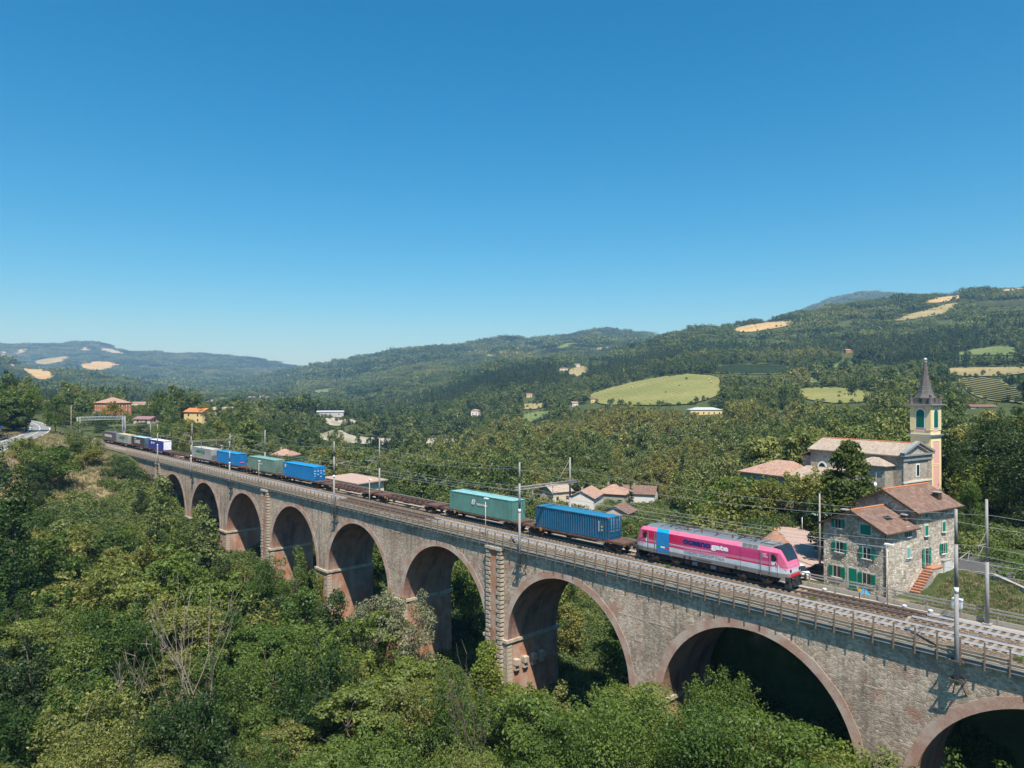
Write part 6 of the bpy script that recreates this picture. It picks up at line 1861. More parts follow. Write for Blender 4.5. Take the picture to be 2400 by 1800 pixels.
# ---- the stone house by the line: a low front block and a taller rear block
HC = (39.3, 75.0)
HB = -3.1
house = thing('stone_house', 'rubble stone house with green shutters and brown tiled gable roofs beside the railway', 'house', (HC[0], HC[1], HB), HOUSE_RZ)
hz = -HB
def gable_block(parent, x0, x1, y0, y1, ze, zr, yr, mat, name='wall'):
    mb = MB()
    mb.prism([(y0, 0), (y1, 0), (y1, ze), (yr, zr), (y0, ze)], 'x', x0, x1)
    return mb.build(name, mat, parent)
gable_block(house, 0.0, 6.22, 0.0, 7.1, 4.0 + hz, 5.62 + hz, 3.5, M['housestone'])
gable_block(house, 6.22, 14.9, 0.04, 7.05, 5.68 + hz, 7.4 + hz, 3.45, M['housestone'])
def gable_roof(parent, x0, x1, y0, y1, yr, ze, zr, over, mat, ridge=True):
    k0 = (zr - ze) / (yr - y0); k1 = (zr - ze) / (y1 - yr)
    uvroof('roof', [[(x0, y0 - over, ze - over * k0), (x1, y0 - over, ze - over * k0), (x1, yr, zr), (x0, yr, zr)],
                    [(x1, y1 + over, ze - over * k1), (x0, y1 + over, ze - over * k1), (x0, yr, zr), (x1, yr, zr)]], mat, parent, 0.16)
    mb = MB()
    for x in (x0 - 0.015, x1 - 0.045):
        mb.bar((x + 0.03, y0 - over, ze - over * k0 - 0.14), (x + 0.03, yr, zr - 0.14), 0.06, 0.2); mb.bar((x + 0.03, y1 + over, ze - over * k1 - 0.14), (x + 0.03, yr, zr - 0.14), 0.06, 0.2)
    mb.build('barge_board', M['darkwood'], parent)
    if ridge:
        mb = MB(); n = int((x1 - x0) / 0.35)
        for i in range(n):
            a = x0 + (x1 - x0) * i / n; mb.tube((a, yr, zr + 0.02), (a + (x1 - x0) / n * 0.97, yr, zr + 0.035), 0.11, 0.1, n=8)
        mb.build('ridge_tiles', M['ridge'], parent)
    mb = MB(); mb.tube((x0 + 0.2, y0 - over - 0.05, ze - over * k0 - 0.1), (x1 - 0.2, y0 - over - 0.05, ze - over * k0 - 0.1), 0.06, n=8); mb.build('gutter', M['darkwood'], parent)
gable_roof(house, -0.55, 6.20, 0.0, 7.1, 3.5, 4.06 + hz, 5.80 + hz, 0.5, M['tile_brown'])
gable_roof(house, 5.65, 15.6, 0.04, 7.05, 3.45, 5.75 + hz, 7.60 + hz, 0.6, M['tile_brown'])
MB().tube((-0.07, -0.07, 0), (-0.07, -0.07, 4.0 + hz), 0.05, n=8).build('drain_pipe', M['darkwood'], house)
for a, z, w, h, sh in ((5.30, 4.02, 0.75, 0.95, 'open'), (2.12, 3.85, 1.15, 1.0, 'closed'), (5.13, 1.45, 0.85, 1.15, 'open'), (1.98, 1.32, 0.85, 1.15, 'open'), (5.45, -1.35, 0.95, 1.2, 'open'), (2.0, -1.45, 0.95, 1.2, 'open')):
    window(house, 'g', a, z + hz, w, h, sh)
for a, z, w, h, sh, mt in ((4.55, 1.22, 0.62, 1.1, 'closed', 'shutter_pale'), (8.30, 3.20, 0.6, 1.1, 'closed', None), (12.1, 3.25, 0.6, 1.1, 'closed', None), (11.95, 0.78, 0.75, 1.15, 'open', None), (4.5, 3.45, 0.62, 0.95, 'open', None), (8.28, 5.05, 0.55, 0.72, 'closed', None), (12.2, 5.08, 0.6, 0.75, 'open', None)):
    window(house, 'r', a, z + hz, w, h, sh, shmat=M[mt] if mt else None)
# doors
d = MB().box(-0.06, -0.02, 3.15, 4.05, 0.3, 2.45).build('door', M['shutter'], house)
mb = MB(); mb.box(-0.045, -0.005, 2.95, 3.15, 0.3, 2.6); mb.box(-0.045, -0.005, 4.05, 4.25, 0.3, 2.6); mb.box(-0.045, -0.005, 3.15, 4.05, 2.45, 2.6); mb.build('door_frame', M['trim'], d)
z0 = -0.68 + hz
mb = MB(); mb.box(7.95, 8.65, -0.04, -0.005, z0, z0 + 2.0); d = mb.build('door', M['trim'], house)
MB().box(8.05, 8.55, -0.07, -0.041, z0 + 0.05, z0 + 1.9).build('pane', M['glass'], d)
for x in (7.62, 8.98): MB().box(x - 0.2, x + 0.2, -0.11, -0.05, z0, z0 + 1.95).build('shutter', M['shutter'], d)
for x, y, z, w in ((2.9, 6.3, 4.25 + hz, 0.32), (5.55, 0.95, 4.2 + hz, 0.26), (12.9, 1.1, 6.1 + hz, 0.36)):
    mb = MB(); mb.box(x - w, x + w, y - w, y + w, z - 0.4, z + 0.85); c = mb.build('chimney', M['darkwood'], house)
    MB().box(x - w - 0.08, x + w + 0.08, y - w - 0.08, y + w + 0.08, z + 0.86, z + 0.96).build('chimney_cap', M['concrete'], c)
k_ = 1.74 / 3.5
mb = MB(); zs = 4.06 + hz + 1.6 * k_
mb.face([(2.6, 1.25, 4.06 + hz + 1.25 * k_ + 0.05), (3.9, 1.25, 4.06 + hz + 1.25 * k_ + 0.05), (3.9, 1.85, 4.06 + hz + 1.85 * k_ + 0.05), (2.6, 1.85, 4.06 + hz + 1.85 * k_ + 0.05)]); mb.build('skylight', M['glass'], house)
# outside steps to the side door and the low white wall
steps = thing('stair_flight', 'terracotta outside steps up to the side door of the stone house', 'steps', (HC[0] + HV[0] * 4.7 - HU[0] * 0.62, HC[1] + HV[1] * 4.7 - HU[1] * 0.62, HB), HOUSE_RZ)
for k in range(9):
    MB().box(k * 0.33, k * 0.33 + 0.36, -0.42, 0.55, 0.10 + k * 0.235, 0.22 + k * 0.235).build('step', M['terracotta'], steps); MB().box(k * 0.33 + 0.05, k * 0.33 + 0.33, -0.36, 0.5, -0.4, 0.099 + k * 0.235).build('riser', M['concrete'], steps)
MB().box(9 * 0.33 + 0.03, 5.3, -0.42, 0.55, 2.22, 2.34).build('landing', M['terracotta'], steps); MB().box(9 * 0.33 + 0.05, 5.25, -0.36, 0.5, -0.4, 2.219).build('landing_wall', M['housestone'], steps)
lw = thing('low_wall', 'short white rendered wall at the end of the terracotta landing', 'wall', (HC[0] + HV[0] * 10.9 - HU[0] * 0.9, HC[1] + HV[1] * 10.9 - HU[1] * 0.9, -1.6), HOUSE_RZ)
MB().box(-0.85, 0.85, -0.18, 0.18, -0.8, 1.35).build('masonry', M['greyrender'], lw); MB().box(-0.9, 0.9, -0.22, 0.22, 1.351, 1.42).build('coping', M['concrete'], lw)
# aerial on the taller roof
an = thing('tv_aerial', 'thin rooftop aerial with a small white dish on the stone house', 'aerial', (HC[0] + HV[0] * 6.0 + HU[0] * 4.4, HC[1] + HV[1] * 6.0 + HU[1] * 4.4, 6.4), HOUSE_RZ)
mb = MB(); mb.tube((0, 0, -0.6), (0, 0, 3.0), 0.025, n=6)
for k in range(4): mb.tube((-0.3 + 0.03 * k, 0, 0.3 + 0.3 * k), (0.3 - 0.03 * k, 0, 0.3 + 0.3 * k), 0.012, n=4)
mb.build('pole', M['galv'], an); MB().lathe([(0.02, 0.0), (0.22, 0.06), (0.32, 0.14)], (0, -0.05, 1.6), 14, axis='y').build('dish', M['white'], an)

# ---- church and bell tower
CF = (63.26, 115.0); CB = -4.6; cz = -CB
church = thing('church', 'grey stone church with pale tiled roof and classical pediment', 'church', (CF[0], CF[1], CB), HOUSE_RZ)
# nave: long axis along local y, gables at y = 0 (front) and y = 16.7
mb = MB(); mb.prism([(0, 0), (8.5, 0), (8.5, 8.35 + cz), (4.25, 9.9 + cz), (0, 8.35 + cz)], 'y', 0.0, 16.7); mb.build('nave_wall', M['churchstone'], church)
uvroof('roof', [[(-0.45, 0.25, 8.25 + cz), (-0.45, 17.1, 8.25 + cz), (4.25, 17.1, 10.1 + cz), (4.25, 0.25, 10.1 + cz)], [(8.95, 17.1, 8.25 + cz), (8.95, 0.25, 8.25 + cz), (4.25, 0.25, 10.1 + cz), (4.25, 17.1, 10.1 + cz)]], M['tile_pale'], church, 0.18)
mb = MB()
for i in range(40): mb.tube((4.25, 0.3 + i * 0.42, 10.12 + cz), (4.25, 0.3 + i * 0.42 + 0.4, 10.13 + cz), 0.12, 0.11, n=8)
mb.build('ridge_tiles', M['ridge'], church)
# facade: corner pilasters, entablature, pediment, string course, window
mb = MB(); mb.box(-0.12, 1.0, -0.14, 0.0, 0, 7.35 + cz); mb.box(7.5, 8.62, -0.14, 0.0, 0, 7.35 + cz); mb.build('pilaster', M['churchstone'], church)
mb = MB(); mb.box(-0.3, 8.8, -0.3, 0.02, 7.35 + cz, 7.65 + cz); mb.box(-0.2, 8.7, -0.2, 0.03, 7.651 + cz, 8.15 + cz); mb.box(-0.5, 9.0, -0.5, 0.24, 8.151 + cz, 8.42 + cz); mb.build('entablature', M['lead_light'], church)
for sg in (0, 1):
    mb = MB(); a = (-0.55, 8.6 + cz) if sg == 0 else (9.05, 8.6 + cz); b = (4.25, 10.35 + cz)
    mb.bar((a[0], -0.14, a[1]), (b[0], -0.14, b[1]), 0.78, 0.34); mb.build('raking_cornice', M['lead_light'], church)
mb = MB(); mb.box(-0.2, 8.7, -0.22, 0.02, 3.75 + cz, 4.05 + cz); mb.build('string_course', M['trim'], church)
mb = MB(); mb.box(3.75, 4.95, -0.06, -0.005, 4.6 + cz, 6.75 + cz); wd = mb.build('window', M['white'], church); MB().box(3.98, 4.72, -0.09, -0.061, 4.78 + cz, 6.55 + cz).build('pane', M['glass'], wd)
# lunette on the flank
mb = MB(); pts = [(14.4 + 0.95 * math.cos(a), 4.85 + cz + 1.35 * math.sin(a)) for a in np.linspace(0, math.pi, 13)]
mb.prism([(p, q) for p, q in pts], 'x', -0.07, -0.005); lu = mb.build('lunette_window', M['white'], church)
mb = MB(); pts = [(14.4 + 0.68 * math.cos(a), 4.86 + cz + 1.02 * math.sin(a)) for a in np.linspace(0, math.pi, 13)]; mb.prism(pts, 'x', -0.10, -0.071); mb.build('pane', M['glass'], lu)
# side chapel with a hipped roof, sacristy, long low wing
mb = MB(); mb.box(-2.6, 0.02, 1.6, 7.0, 0, 6.55 + cz); mb.build('chapel_wall', M['churchstone'], church)
ze, zr = 6.6 + cz, 7.75 + cz
uvroof('chapel_roof', [[(-3.0, 1.2, ze), (-3.0, 7.4, ze), (-0.9, 4.8, zr), (-0.9, 3.8, zr)], [(0.05, 1.2, ze), (-3.0, 1.2, ze), (-0.9, 3.8, zr), (0.05, 3.8, zr)], [(-3.0, 7.4, ze), (0.05, 7.4, ze), (0.05, 4.8, zr), (-0.9, 4.8, zr)], [(-0.9, 3.8, zr), (-0.9, 4.8, zr), (0.05, 4.8, zr), (0.05, 3.8, zr)]], M['tile_pale'], church, 0.12)
mb = MB(); mb.box(0.9, 7.6, 16.72, 18.9, 0, 6.9 + cz); mb.build('sacristy_wall', M['churchstone'], church)
uvroof('sacristy_roof', [[(0.5, 16.75, 7.9 + cz), (0.5, 19.4, 6.95 + cz), (8.0, 19.4, 6.95 + cz), (8.0, 16.75, 7.9 + cz)]], M['tile_red'], church, 0.12)
mb = MB(); mb.box(-6.2, -0.02, 10.2, 17.6, 0, 3.6 + cz); mb.box(-6.2, 3.0, 17.6, 27.0, 0, 3.7 + cz); mb.build('wing_wall', M['churchstone'], church)
uvroof('wing_roof', [[(-6.7, 9.7, 3.55 + cz), (-6.7, 17.5, 3.55 + cz), (-0.02, 17.5, 5.2 + cz), (-0.02, 9.7, 5.2 + cz)]], M['tile_pale'], church, 0.14)
uvroof('wing_roof', [[(-6.8, 17.55, 3.62 + cz), (-6.8, 27.6, 3.62 + cz), (-1.8, 22.5, 5.9 + cz), (-1.8, 19.0, 5.9 + cz)], [(-6.8, 27.6, 3.62 + cz), (3.4, 27.6, 3.62 + cz), (-1.8, 22.5, 5.9 + cz)], [(3.4, 27.6, 3.62 + cz), (3.4, 17.55, 3.62 + cz), (-1.8, 19.0, 5.9 + cz), (-1.8, 22.5, 5.9 + cz)], [(-6.8, 17.55, 3.62 + cz), (-1.8, 19.0, 5.9 + cz), (3.4, 17.55, 3.62 + cz)]], M['tile_red'], church, 0.14)
for y in (11.5, 14.0, 19.5, 22.0, 24.5):
    mb = MB(); mb.box(-6.26, -6.205, y - 0.5, y + 0.5, 1.6 + cz, 2.8 + cz); mb.build('window', M['glass'], church)

TP = np.array(CF) + HV * 10.1 + HU * 0.75
TW = 3.46
tower = thing('bell_tower', 'slender yellow and pink bell tower with dark pointed spire', 'tower', (float(TP[0]), float(TP[1]), CB), HOUSE_RZ)
zs1, zs2 = 10.9 + cz, 16.1 + cz
mb = MB(); mb.box(0, TW, 0, TW, 0, zs1); mb.build('shaft', M['yellow_wall'], tower)
# sunk pink panels on the visible faces of the shaft
for face in ('x', 'y'):
    for z0, z1 in ((1.2 + cz, 5.9 + cz), (6.3 + cz, 10.1 + cz)):
        mb = MB()
        if face == 'y': mb.box(0.75, TW - 0.75, -0.03, -0.004, z0, z1)
        else: mb.box(-0.03, -0.004, 0.75, TW - 0.75, z0, z1)
        mb.build('pink_panel', M['pink_wall'], tower)
        mb = MB()
        for a0, a1, b0, b1 in ((0.62, 0.75, z0 - 0.12, z1 + 0.12), (TW - 0.75, TW - 0.62, z0 - 0.12, z1 + 0.12), (0.75, TW - 0.75, z1, z1 + 0.12), (0.75, TW - 0.75, z0 - 0.12, z0)):
            if face == 'y': mb.box(a0, a1, -0.06, -0.004, b0, b1)
            else: mb.box(-0.06, -0.004, a0, a1, b0, b1)
        mb.build('panel_moulding', M['yellow_wall'], tower)
def cornice(z, o1, o2, m1, m2, name='cornice'):
    mb = MB(); mb.box(-o1, TW + o1, -o1, TW + o1, z, z + 0.22, 0); mb.box(-o2, TW + o2, -o2, TW + o2, z + 0.221, z + 0.36, 1); return mb.build(name, [m1, m2], tower)
cornice(zs1, 0.22, 0.34, M['white'], M['lead_light'], 'string_course')
mb = MB(); mb.box(0.06, TW - 0.06, 0.06, TW - 0.06, zs1 + 0.361, zs2); mb.build('belfry_wall', M['yellow_wall'], tower)
for face in ('x', 'y'):
    def fb(mb, a0, a1, d0, d1, z0, z1):
        if face == 'y': mb.box(a0, a1, 0.06 - d1, 0.06 - d0, z0, z1)
        else: mb.box(0.06 - d1, 0.06 - d0, a0, a1, z0, z1)
    # rusticated corner pilasters
    for a in (0.0, TW - 0.82):
        mb = MB(); n = 12
        for k in range(n):
            zz = zs1 + 1.1 + k * (zs2 - zs1 - 1.2) / n
            fb(mb, a, a + 0.82, 0.004, 0.10, zz, zz + (zs2 - zs1 - 1.2) / n - 0.05)
        mb.build('pilaster', M['yellow_wall'], tower)
    mb = MB(); fb(mb, 0.95, TW - 0.95, 0.003, 0.03, zs1 + 0.8, zs2 - 0.05); mb.build('pink_panel', M['pink_wall'], tower)
    cx, r, zb, zt = TW / 2, 0.66, zs1 + 1.55, zs1 + 4.0
    for rr, d0, d1, mat, nm in ((r + 0.2, 0.031, 0.07, M['white'], 'window_surround'), (r, 0.071, 0.10, M['louvre'], 'louvre')):
        outl = [(cx - rr, zb - (0.16 if rr > r else 0)), (cx + rr, zb - (0.16 if rr > r else 0))] + [(cx + rr * math.cos(a), zt + rr * math.sin(a)) for a in np.linspace(0, math.pi, 13)]
        mb = MB()
        if face == 'y': mb.prism(outl, 'y', 0.06 - d1, 0.06 - d0)
        else: mb.prism(outl, 'x', 0.06 - d1, 0.06 - d0)
        mb.build(nm, mat, tower)
    mb = MB()
    for k in range(9): fb(mb, cx - r + 0.05, cx + r - 0.05, 0.101, 0.125, zb + 0.1 + k * 0.27, zb + 0.28 + k * 0.27)
    mb.build('louvre_blade', M['louvre'], tower)
cornice(zs2, 0.25, 0.5, M['yellow_wall'], M['lead_light'])
# octagonal spire with flared foot, drum and corner finials, ball on top
c0 = (TW / 2, TW / 2, zs2 + 0.36)
def octa(prof, mat, name):
    mb = MB()
    k = len(mb.v)
    mb.lathe(prof, c0, 8, sm=False)
    o = mb.build(name, mat, tower); return o
R8 = TW / 2 / math.cos(math.pi / 8)
mb = MB(); mb.box(c0[0] - 1.55, c0[0] + 1.55, c0[1] - 1.55, c0[1] + 1.55, c0[2], c0[2] + 1.0); mb.build('spire_drum', M['lead'], tower)
octa([(1.72, 1.0), (1.72, 1.08), (1.38, 1.6), (1.12, 2.35), (0.92, 3.05), (0.74, 3.9), (0.55, 4.9), (0.40, 5.9), (0.26, 6.9), (0.2, 7.25)], M['lead'], 'spire')
mb = MB()
for z, r in ((1.6, 1.41), (2.35, 1.15), (3.05, 0.95)): mb.lathe([(r, z - 0.03), (r + 0.02, z), (r, z + 0.03)], c0, 8, sm=False)
mb.build('spire_band', M['lead_light'], tower)
octa([(0.27, 7.2), (0.30, 7.3), (0.2, 7.42)], M['lead_light'], 'spire_collar')
mb = MB(); mb.lathe([(0.02, 7.38), (0.2, 7.45), (0.30, 7.6), (0.32, 7.72), (0.28, 7.88), (0.15, 8.0), (0.02, 8.03)], c0, 14); mb.build('ball', simple('pale_lead_ball', (0.5, 0.48, 0.47), 0.35, metal=0.3), tower)
for sx in (-1, 1):
    for sy in (-1, 1):
        mb = MB(); x, y = c0[0] + sx * 1.62, c0[1] + sy * 1.62
        mb.lathe([(0.36, 0.0), (0.30, 0.5), (0.20, 1.2), (0.16, 1.32), (0.22, 1.36), (0.26, 1.48), (0.22, 1.62), (0.06, 1.7)], (x, y, c0[2]), 8, sm=False); mb.build('finial', M['lead'], tower)
for face in ('x', 'y'):
    mb = MB(); pts = [(c0[0] + 0.2 * math.cos(a), c0[2] + 0.55 + 0.22 * math.sin(a)) for a in np.linspace(0, 2 * math.pi, 9)[:-1]]
    mb.prism(pts, face if face == 'y' else 'x', c0[1] - 1.58, c0[1] - 1.551); mb.build('round_opening', M['black'], tower)

# ---- square behind the house, lane, grass bank, carport, cars
def sheet(name, pts, mat, lift, kind='structure', sub=6):
    """ground sheet from a world outline, laid on the terrain"""
    p = np.array(pts, float)
    me = bpy.data.meshes.new(name)
    x0, y0 = p.min(0); x1, y1 = p.max(0)
    gx, gy = np.meshgrid(np.linspace(x0, x1, 16)[1:-1], np.linspace(y0, y1, 16)[1:-1]); k = inside(p, gx.ravel(), gy.ravel())
    allp = [Vector(q) for q in p] + [Vector((a, b)) for a, b in zip(gx.ravel()[k], gy.ravel()[k])]
    n = len(p)
    vv, _, ff, *_ = geometry.delaunay_2d_cdt(allp, [(i, (i + 1) % n) for i in range(n)], [], 1, 1e-4)
    me.from_pydata([(v.x, v.y, gz(v.x, v.y) + lift) for v in vv], [], [tuple(f) for f in ff]); me.materials.append(mat); me.update()
    bm = bmesh.new(); bm.from_mesh(me); bmesh.ops.recalc_face_normals(bm, faces=bm.faces)
    if sum(f.normal.z for f in bm.faces) < 0: bmesh.ops.reverse_faces(bm, faces=bm.faces)
    bm.to_mesh(me); bm.free()
    o = obj(name, me); tag(o, kind=kind); return o
M['paving'] = simple('pinkish_paving', (0.42, 0.29, 0.235), 0.9, var=0.1, scale=2.5, dirt=(0.34, 0.26, 0.22), dirt_amt=0.5)
M['asphalt'] = simple('old_asphalt', (0.085, 0.08, 0.078), 0.95, var=0.15, scale=1.5, dirt=(0.14, 0.12, 0.11), dirt_amt=0.5)
M['road'] = simple('grey_road', (0.23, 0.225, 0.215), 0.9, var=0.08, scale=0.6, dirt=(0.18, 0.17, 0.16), dirt_amt=0.4)
def huv(v, u): p = np.array(HC) + HV * v + HU * u; return (float(p[0]), float(p[1]))
def on_shelf(x, y, z=-3.2): d = px_dir(x, y); k = (z - CAM_Z) / d[2]; return (float(d[0] * k), float(d[1] * k))
sheet('paved_square', [on_shelf(*p) for p in ((1780, 1345), (1788, 1290), (1796, 1228), (1830, 1221), (1890, 1219), (1960, 1224), (1975, 1240))] + [huv(9.0, 7.6), huv(0.5, 7.4)], M['paving'], 0.06)
sheet('paved_square', [on_shelf(*p) for p in ((2120, 1246), (2150, 1222), (2290, 1222), (2310, 1258), (2210, 1268))], M['paving'], 0.06)
sheet('lane', [on_shelf(*p) for p in ((2148, 1284), (2205, 1286), (2300, 1306), (2400, 1328), (2520, 1352), (2520, 1450), (2420, 1420), (2335, 1392), (2262, 1362), (2205, 1328), (2168, 1304))], M['asphalt'], 0.07)
# carport with a green sheet roof
cp = thing('carport', 'small green roofed carport on thin white posts behind the stone house', 'carport', (at(1916, 113.5, 0)[0], 113.5, gz(at(1916, 113.5, 0)[0], 113.5)), HOUSE_RZ + R(8))
M['greensheet'] = simple('green_plastic_sheet', (0.20, 0.30, 0.22), 0.6, var=0.12)
mb = MB(); n = 8
for i in range(n):
    a, b = i / n, (i + 1) / n
    za, zb = 2.35 + 0.55 * math.sin(math.pi * a), 2.35 + 0.55 * math.sin(math.pi * b)
    mb.face([(-2.4, -1.5 + 3 * a, za), (-2.4, -1.5 + 3 * b, zb), (2.4, -1.5 + 3 * b, zb), (2.4, -1.5 + 3 * a, za)])
    mb.face([(-2.4, -1.5 + 3 * a, za - 0.05), (2.4, -1.5 + 3 * a, za - 0.05), (2.4, -1.5 + 3 * b, zb - 0.05), (-2.4, -1.5 + 3 * b, zb - 0.05)])
mb.build('roof', M['greensheet'], cp)
for x in (-2.3, 2.3):
    for y in (-1.45, 1.45): MB().tube((x, y, 0), (x, y, 2.36), 0.05, n=8).build('post', M['white'], cp)
def car(label, loc, rz, col, L=4.2, W=1.75, Hc=1.5):
    e = thing('parked_car', label, 'car', loc, rz)
    mt = simple('car_paint_%d' % rng.randrange(10 ** 6), col, 0.3, var=0.03, spec=0.5)
    mb = MB(); hw = W / 2
    prof = [(-L / 2, 0.35), (-L / 2 + 0.05, 0.85), (-L / 2 + 0.35, 0.95), (L / 2 - 1.0, 0.95), (L / 2 - 0.1, 0.78), (L / 2, 0.4), (L / 2 - 0.1, 0.28), (-L / 2 + 0.1, 0.28)]
    mb.prism(prof, 'y', -hw, hw); mb.build('body', mt, e)
    mb = MB(); b0 = [(-L / 2 + 0.35, 0.951), (L / 2 - 1.0, 0.951), (L / 2 - 1.65, Hc), (-L / 2 + 0.75, Hc)]
    n0 = len(mb.v)
    lo = [(x, -hw + 0.03, z) for x, z in b0[:2]] + [(x, hw - 0.03, z) for x, z in reversed(b0[:2])]; hi = [(b0[3][0], -hw + 0.22, Hc), (b0[2][0], -hw + 0.22, Hc), (b0[2][0], hw - 0.22, Hc), (b0[3][0], hw - 0.22, Hc)]
    for i in range(4): mb.face([lo[i], lo[(i + 1) % 4], hi[(i + 1) % 4], hi[i]])
    mb.build('window_band', M['glass'], e)
    MB().box(b0[3][0] - 0.05, b0[2][0] + 0.05, -hw + 0.2, hw - 0.2, Hc + 0.001, Hc + 0.05).build('roof', mt, e)
    for x in (-L / 2 + 0.8, L / 2 - 0.85):
        for sg in (-1, 1): MB().lathe([(0.31, -0.1), (0.32, -0.08), (0.32, 0.08), (0.31, 0.1)], (x, sg * (hw - 0.08), 0.32), 16, axis='y').build('wheel', M['black'], e)
    for sg in (-1, 1): MB().box(L / 2 - 0.14, L / 2 + 0.01, sg * hw * 0.7 - 0.2, sg * hw * 0.7 + 0.2, 0.6, 0.74).build('headlight', M['white'], e)
    return e
q = (at(1918, 113.4, 0)[0], 113.4); car('dark car parked under the green roofed carport', (*q, gz(*q) + 0.02), HOUSE_RZ + R(5), (0.03, 0.03, 0.032))
q = huv(-0.2, 11.0); car('white car beside the round tiled hut on the square', (*q, gz(*q) + 0.08), HOUSE_RZ + R(70), (0.75, 0.75, 0.76))
q = huv(1.9, 8.7); car('dark car in the shade of the stone house gable', (*q, gz(*q) + 0.08), HOUSE_RZ + R(85), (0.045, 0.04, 0.05))
q = (float(at(2392, 112, 0)[0]), 112.0); car('silver car under the trees at the right edge', (*q, gz(*q) + 0.05), 0.2, (0.45, 0.47, 0.46))
# round tiled hut beside the line
q = (at(1815, 93, 0)[0], 93.0)
hut = thing('round_hut', 'small round hut with a conical brown tiled roof beyond the locomotive', 'hut', (*q, gz(*q)), 0)
MB().lathe([(1.7, 0.0), (1.7, 2.0)], n=16, sm=False).build('wall', M['housestone'], hut)
me = MB().lathe([(2.15, 1.95), (1.3, 2.75), (0.5, 3.45), (0.12, 3.75)], n=16, sm=False); me.build('roof', simple('hut_tiles', (0.30, 0.16, 0.10), 0.9, var=0.35, scale=7), hut)
MB().lathe([(0.2, 3.7), (0.16, 3.95), (0.05, 4.05)], n=8).build('ridge_cap', M['ridge'], hut)
# timber swing frame and blue sack near the fence
sf = thing('timber_frame', 'pale timber frame of crossed poles on the grass bank', 'frame', (*on_shelf(2205, 1352, -2.6), gz(*on_shelf(2205, 1352, -2.6))), HOUSE_RZ)
for a, b in (((-1.6, 0, 0), (-0.9, 0, 1.9)), ((-0.3, 0, 0), (-0.9, 0, 1.9)), ((1.6, 0.5, 0), (2.2, 0.5, 2.1)), ((2.8, 0.5, 0), (2.2, 0.5, 2.1))): MB().tube(a, b, 0.07, n=8).build('leg', M['deadwood'], sf)
MB().tube((-2.4, -0.3, 1.2), (3.2, 0.7, 2.3), 0.08, n=8).build('beam', M['deadwood'], sf)
bs = thing('blue_bag', 'bright blue plastic bag by the fence before the stone house', 'bag', st(-27.6, 11.2, -3.0), RAIL_RZ)
mb = MB(); mb.lathe([(0.35, 0), (0.5, 0.35), (0.48, 0.8), (0.3, 1.1), (0.12, 1.25)], n=10); mb.lathe([(0.2, 0), (0.32, 0.25), (0.2, 0.6), (0.06, 0.75)], (0.9, 0.2, 0), 9)
mb.build('sack', simple('blue_plastic', (0.01, 0.30, 0.72), 0.4), bs, (0, 0, 1.6)); MB().box(-0.5, 1.3, -0.4, 0.6, 0, 1.59).build('table', M['darkwood'], bs)
# parapet wall of the lane
pw = thing('lane_wall', 'curving low stone wall with pale coping along the lane', 'wall', (*huv(9.0, -9.0), gz(*huv(9.0, -9.0))), 0)
pts = [on_shelf(*p) for p in ((2138, 1278), (2156, 1300), (2192, 1330), (2252, 1367), (2330, 1399), (2420, 1430), (2520, 1462))]
mb, mc = MB(), MB(); bx, by, bz = pw.location
for a, b in zip(pts[:-1], pts[1:]):
    za, zb = gz(*a) - bz, gz(*b) - bz
    mb.bar((a[0] - bx, a[1] - by, za - 0.2), (b[0] - bx, b[1] - by, zb - 0.2), 0.35, 1.5); mc.bar((a[0] - bx, a[1] - by, za + 0.6), (b[0] - bx, b[1] - by, zb + 0.6), 0.45, 0.1)
mb.build('masonry', M['housestone'], pw); mc.build('coping', M['concrete'], pw)
def util_pole(px, D, h, label, rz=0):
    q = (at(px, D, 0)[0], D)
    e = thing('utility_pole', label, 'pole', (*q, gz(*q)), rz, 'poles carrying overhead cables')
    MB().tube((0, 0, -0.3), (0, 0, h), 0.14, 0.09, n=10).build('post', M['concrete'], e)
    mb = MB(); mb.box(-0.5, 0.5, -0.04, 0.04, h - 0.5, h - 0.42)
    for x in (-0.4, 0.4): mb.lathe([(0.05, 0), (0.05, 0.12)], (x, 0, h - 0.42), 8)
    mb.build('crossarm', M['dark_steel'], e)
    return e
util_pole(1920, 88, 9.3, 'concrete pole in front of the conical tree by the church')
util_pole(167, 262, 13.0, 'concrete pole on the wooded slope above the left road')

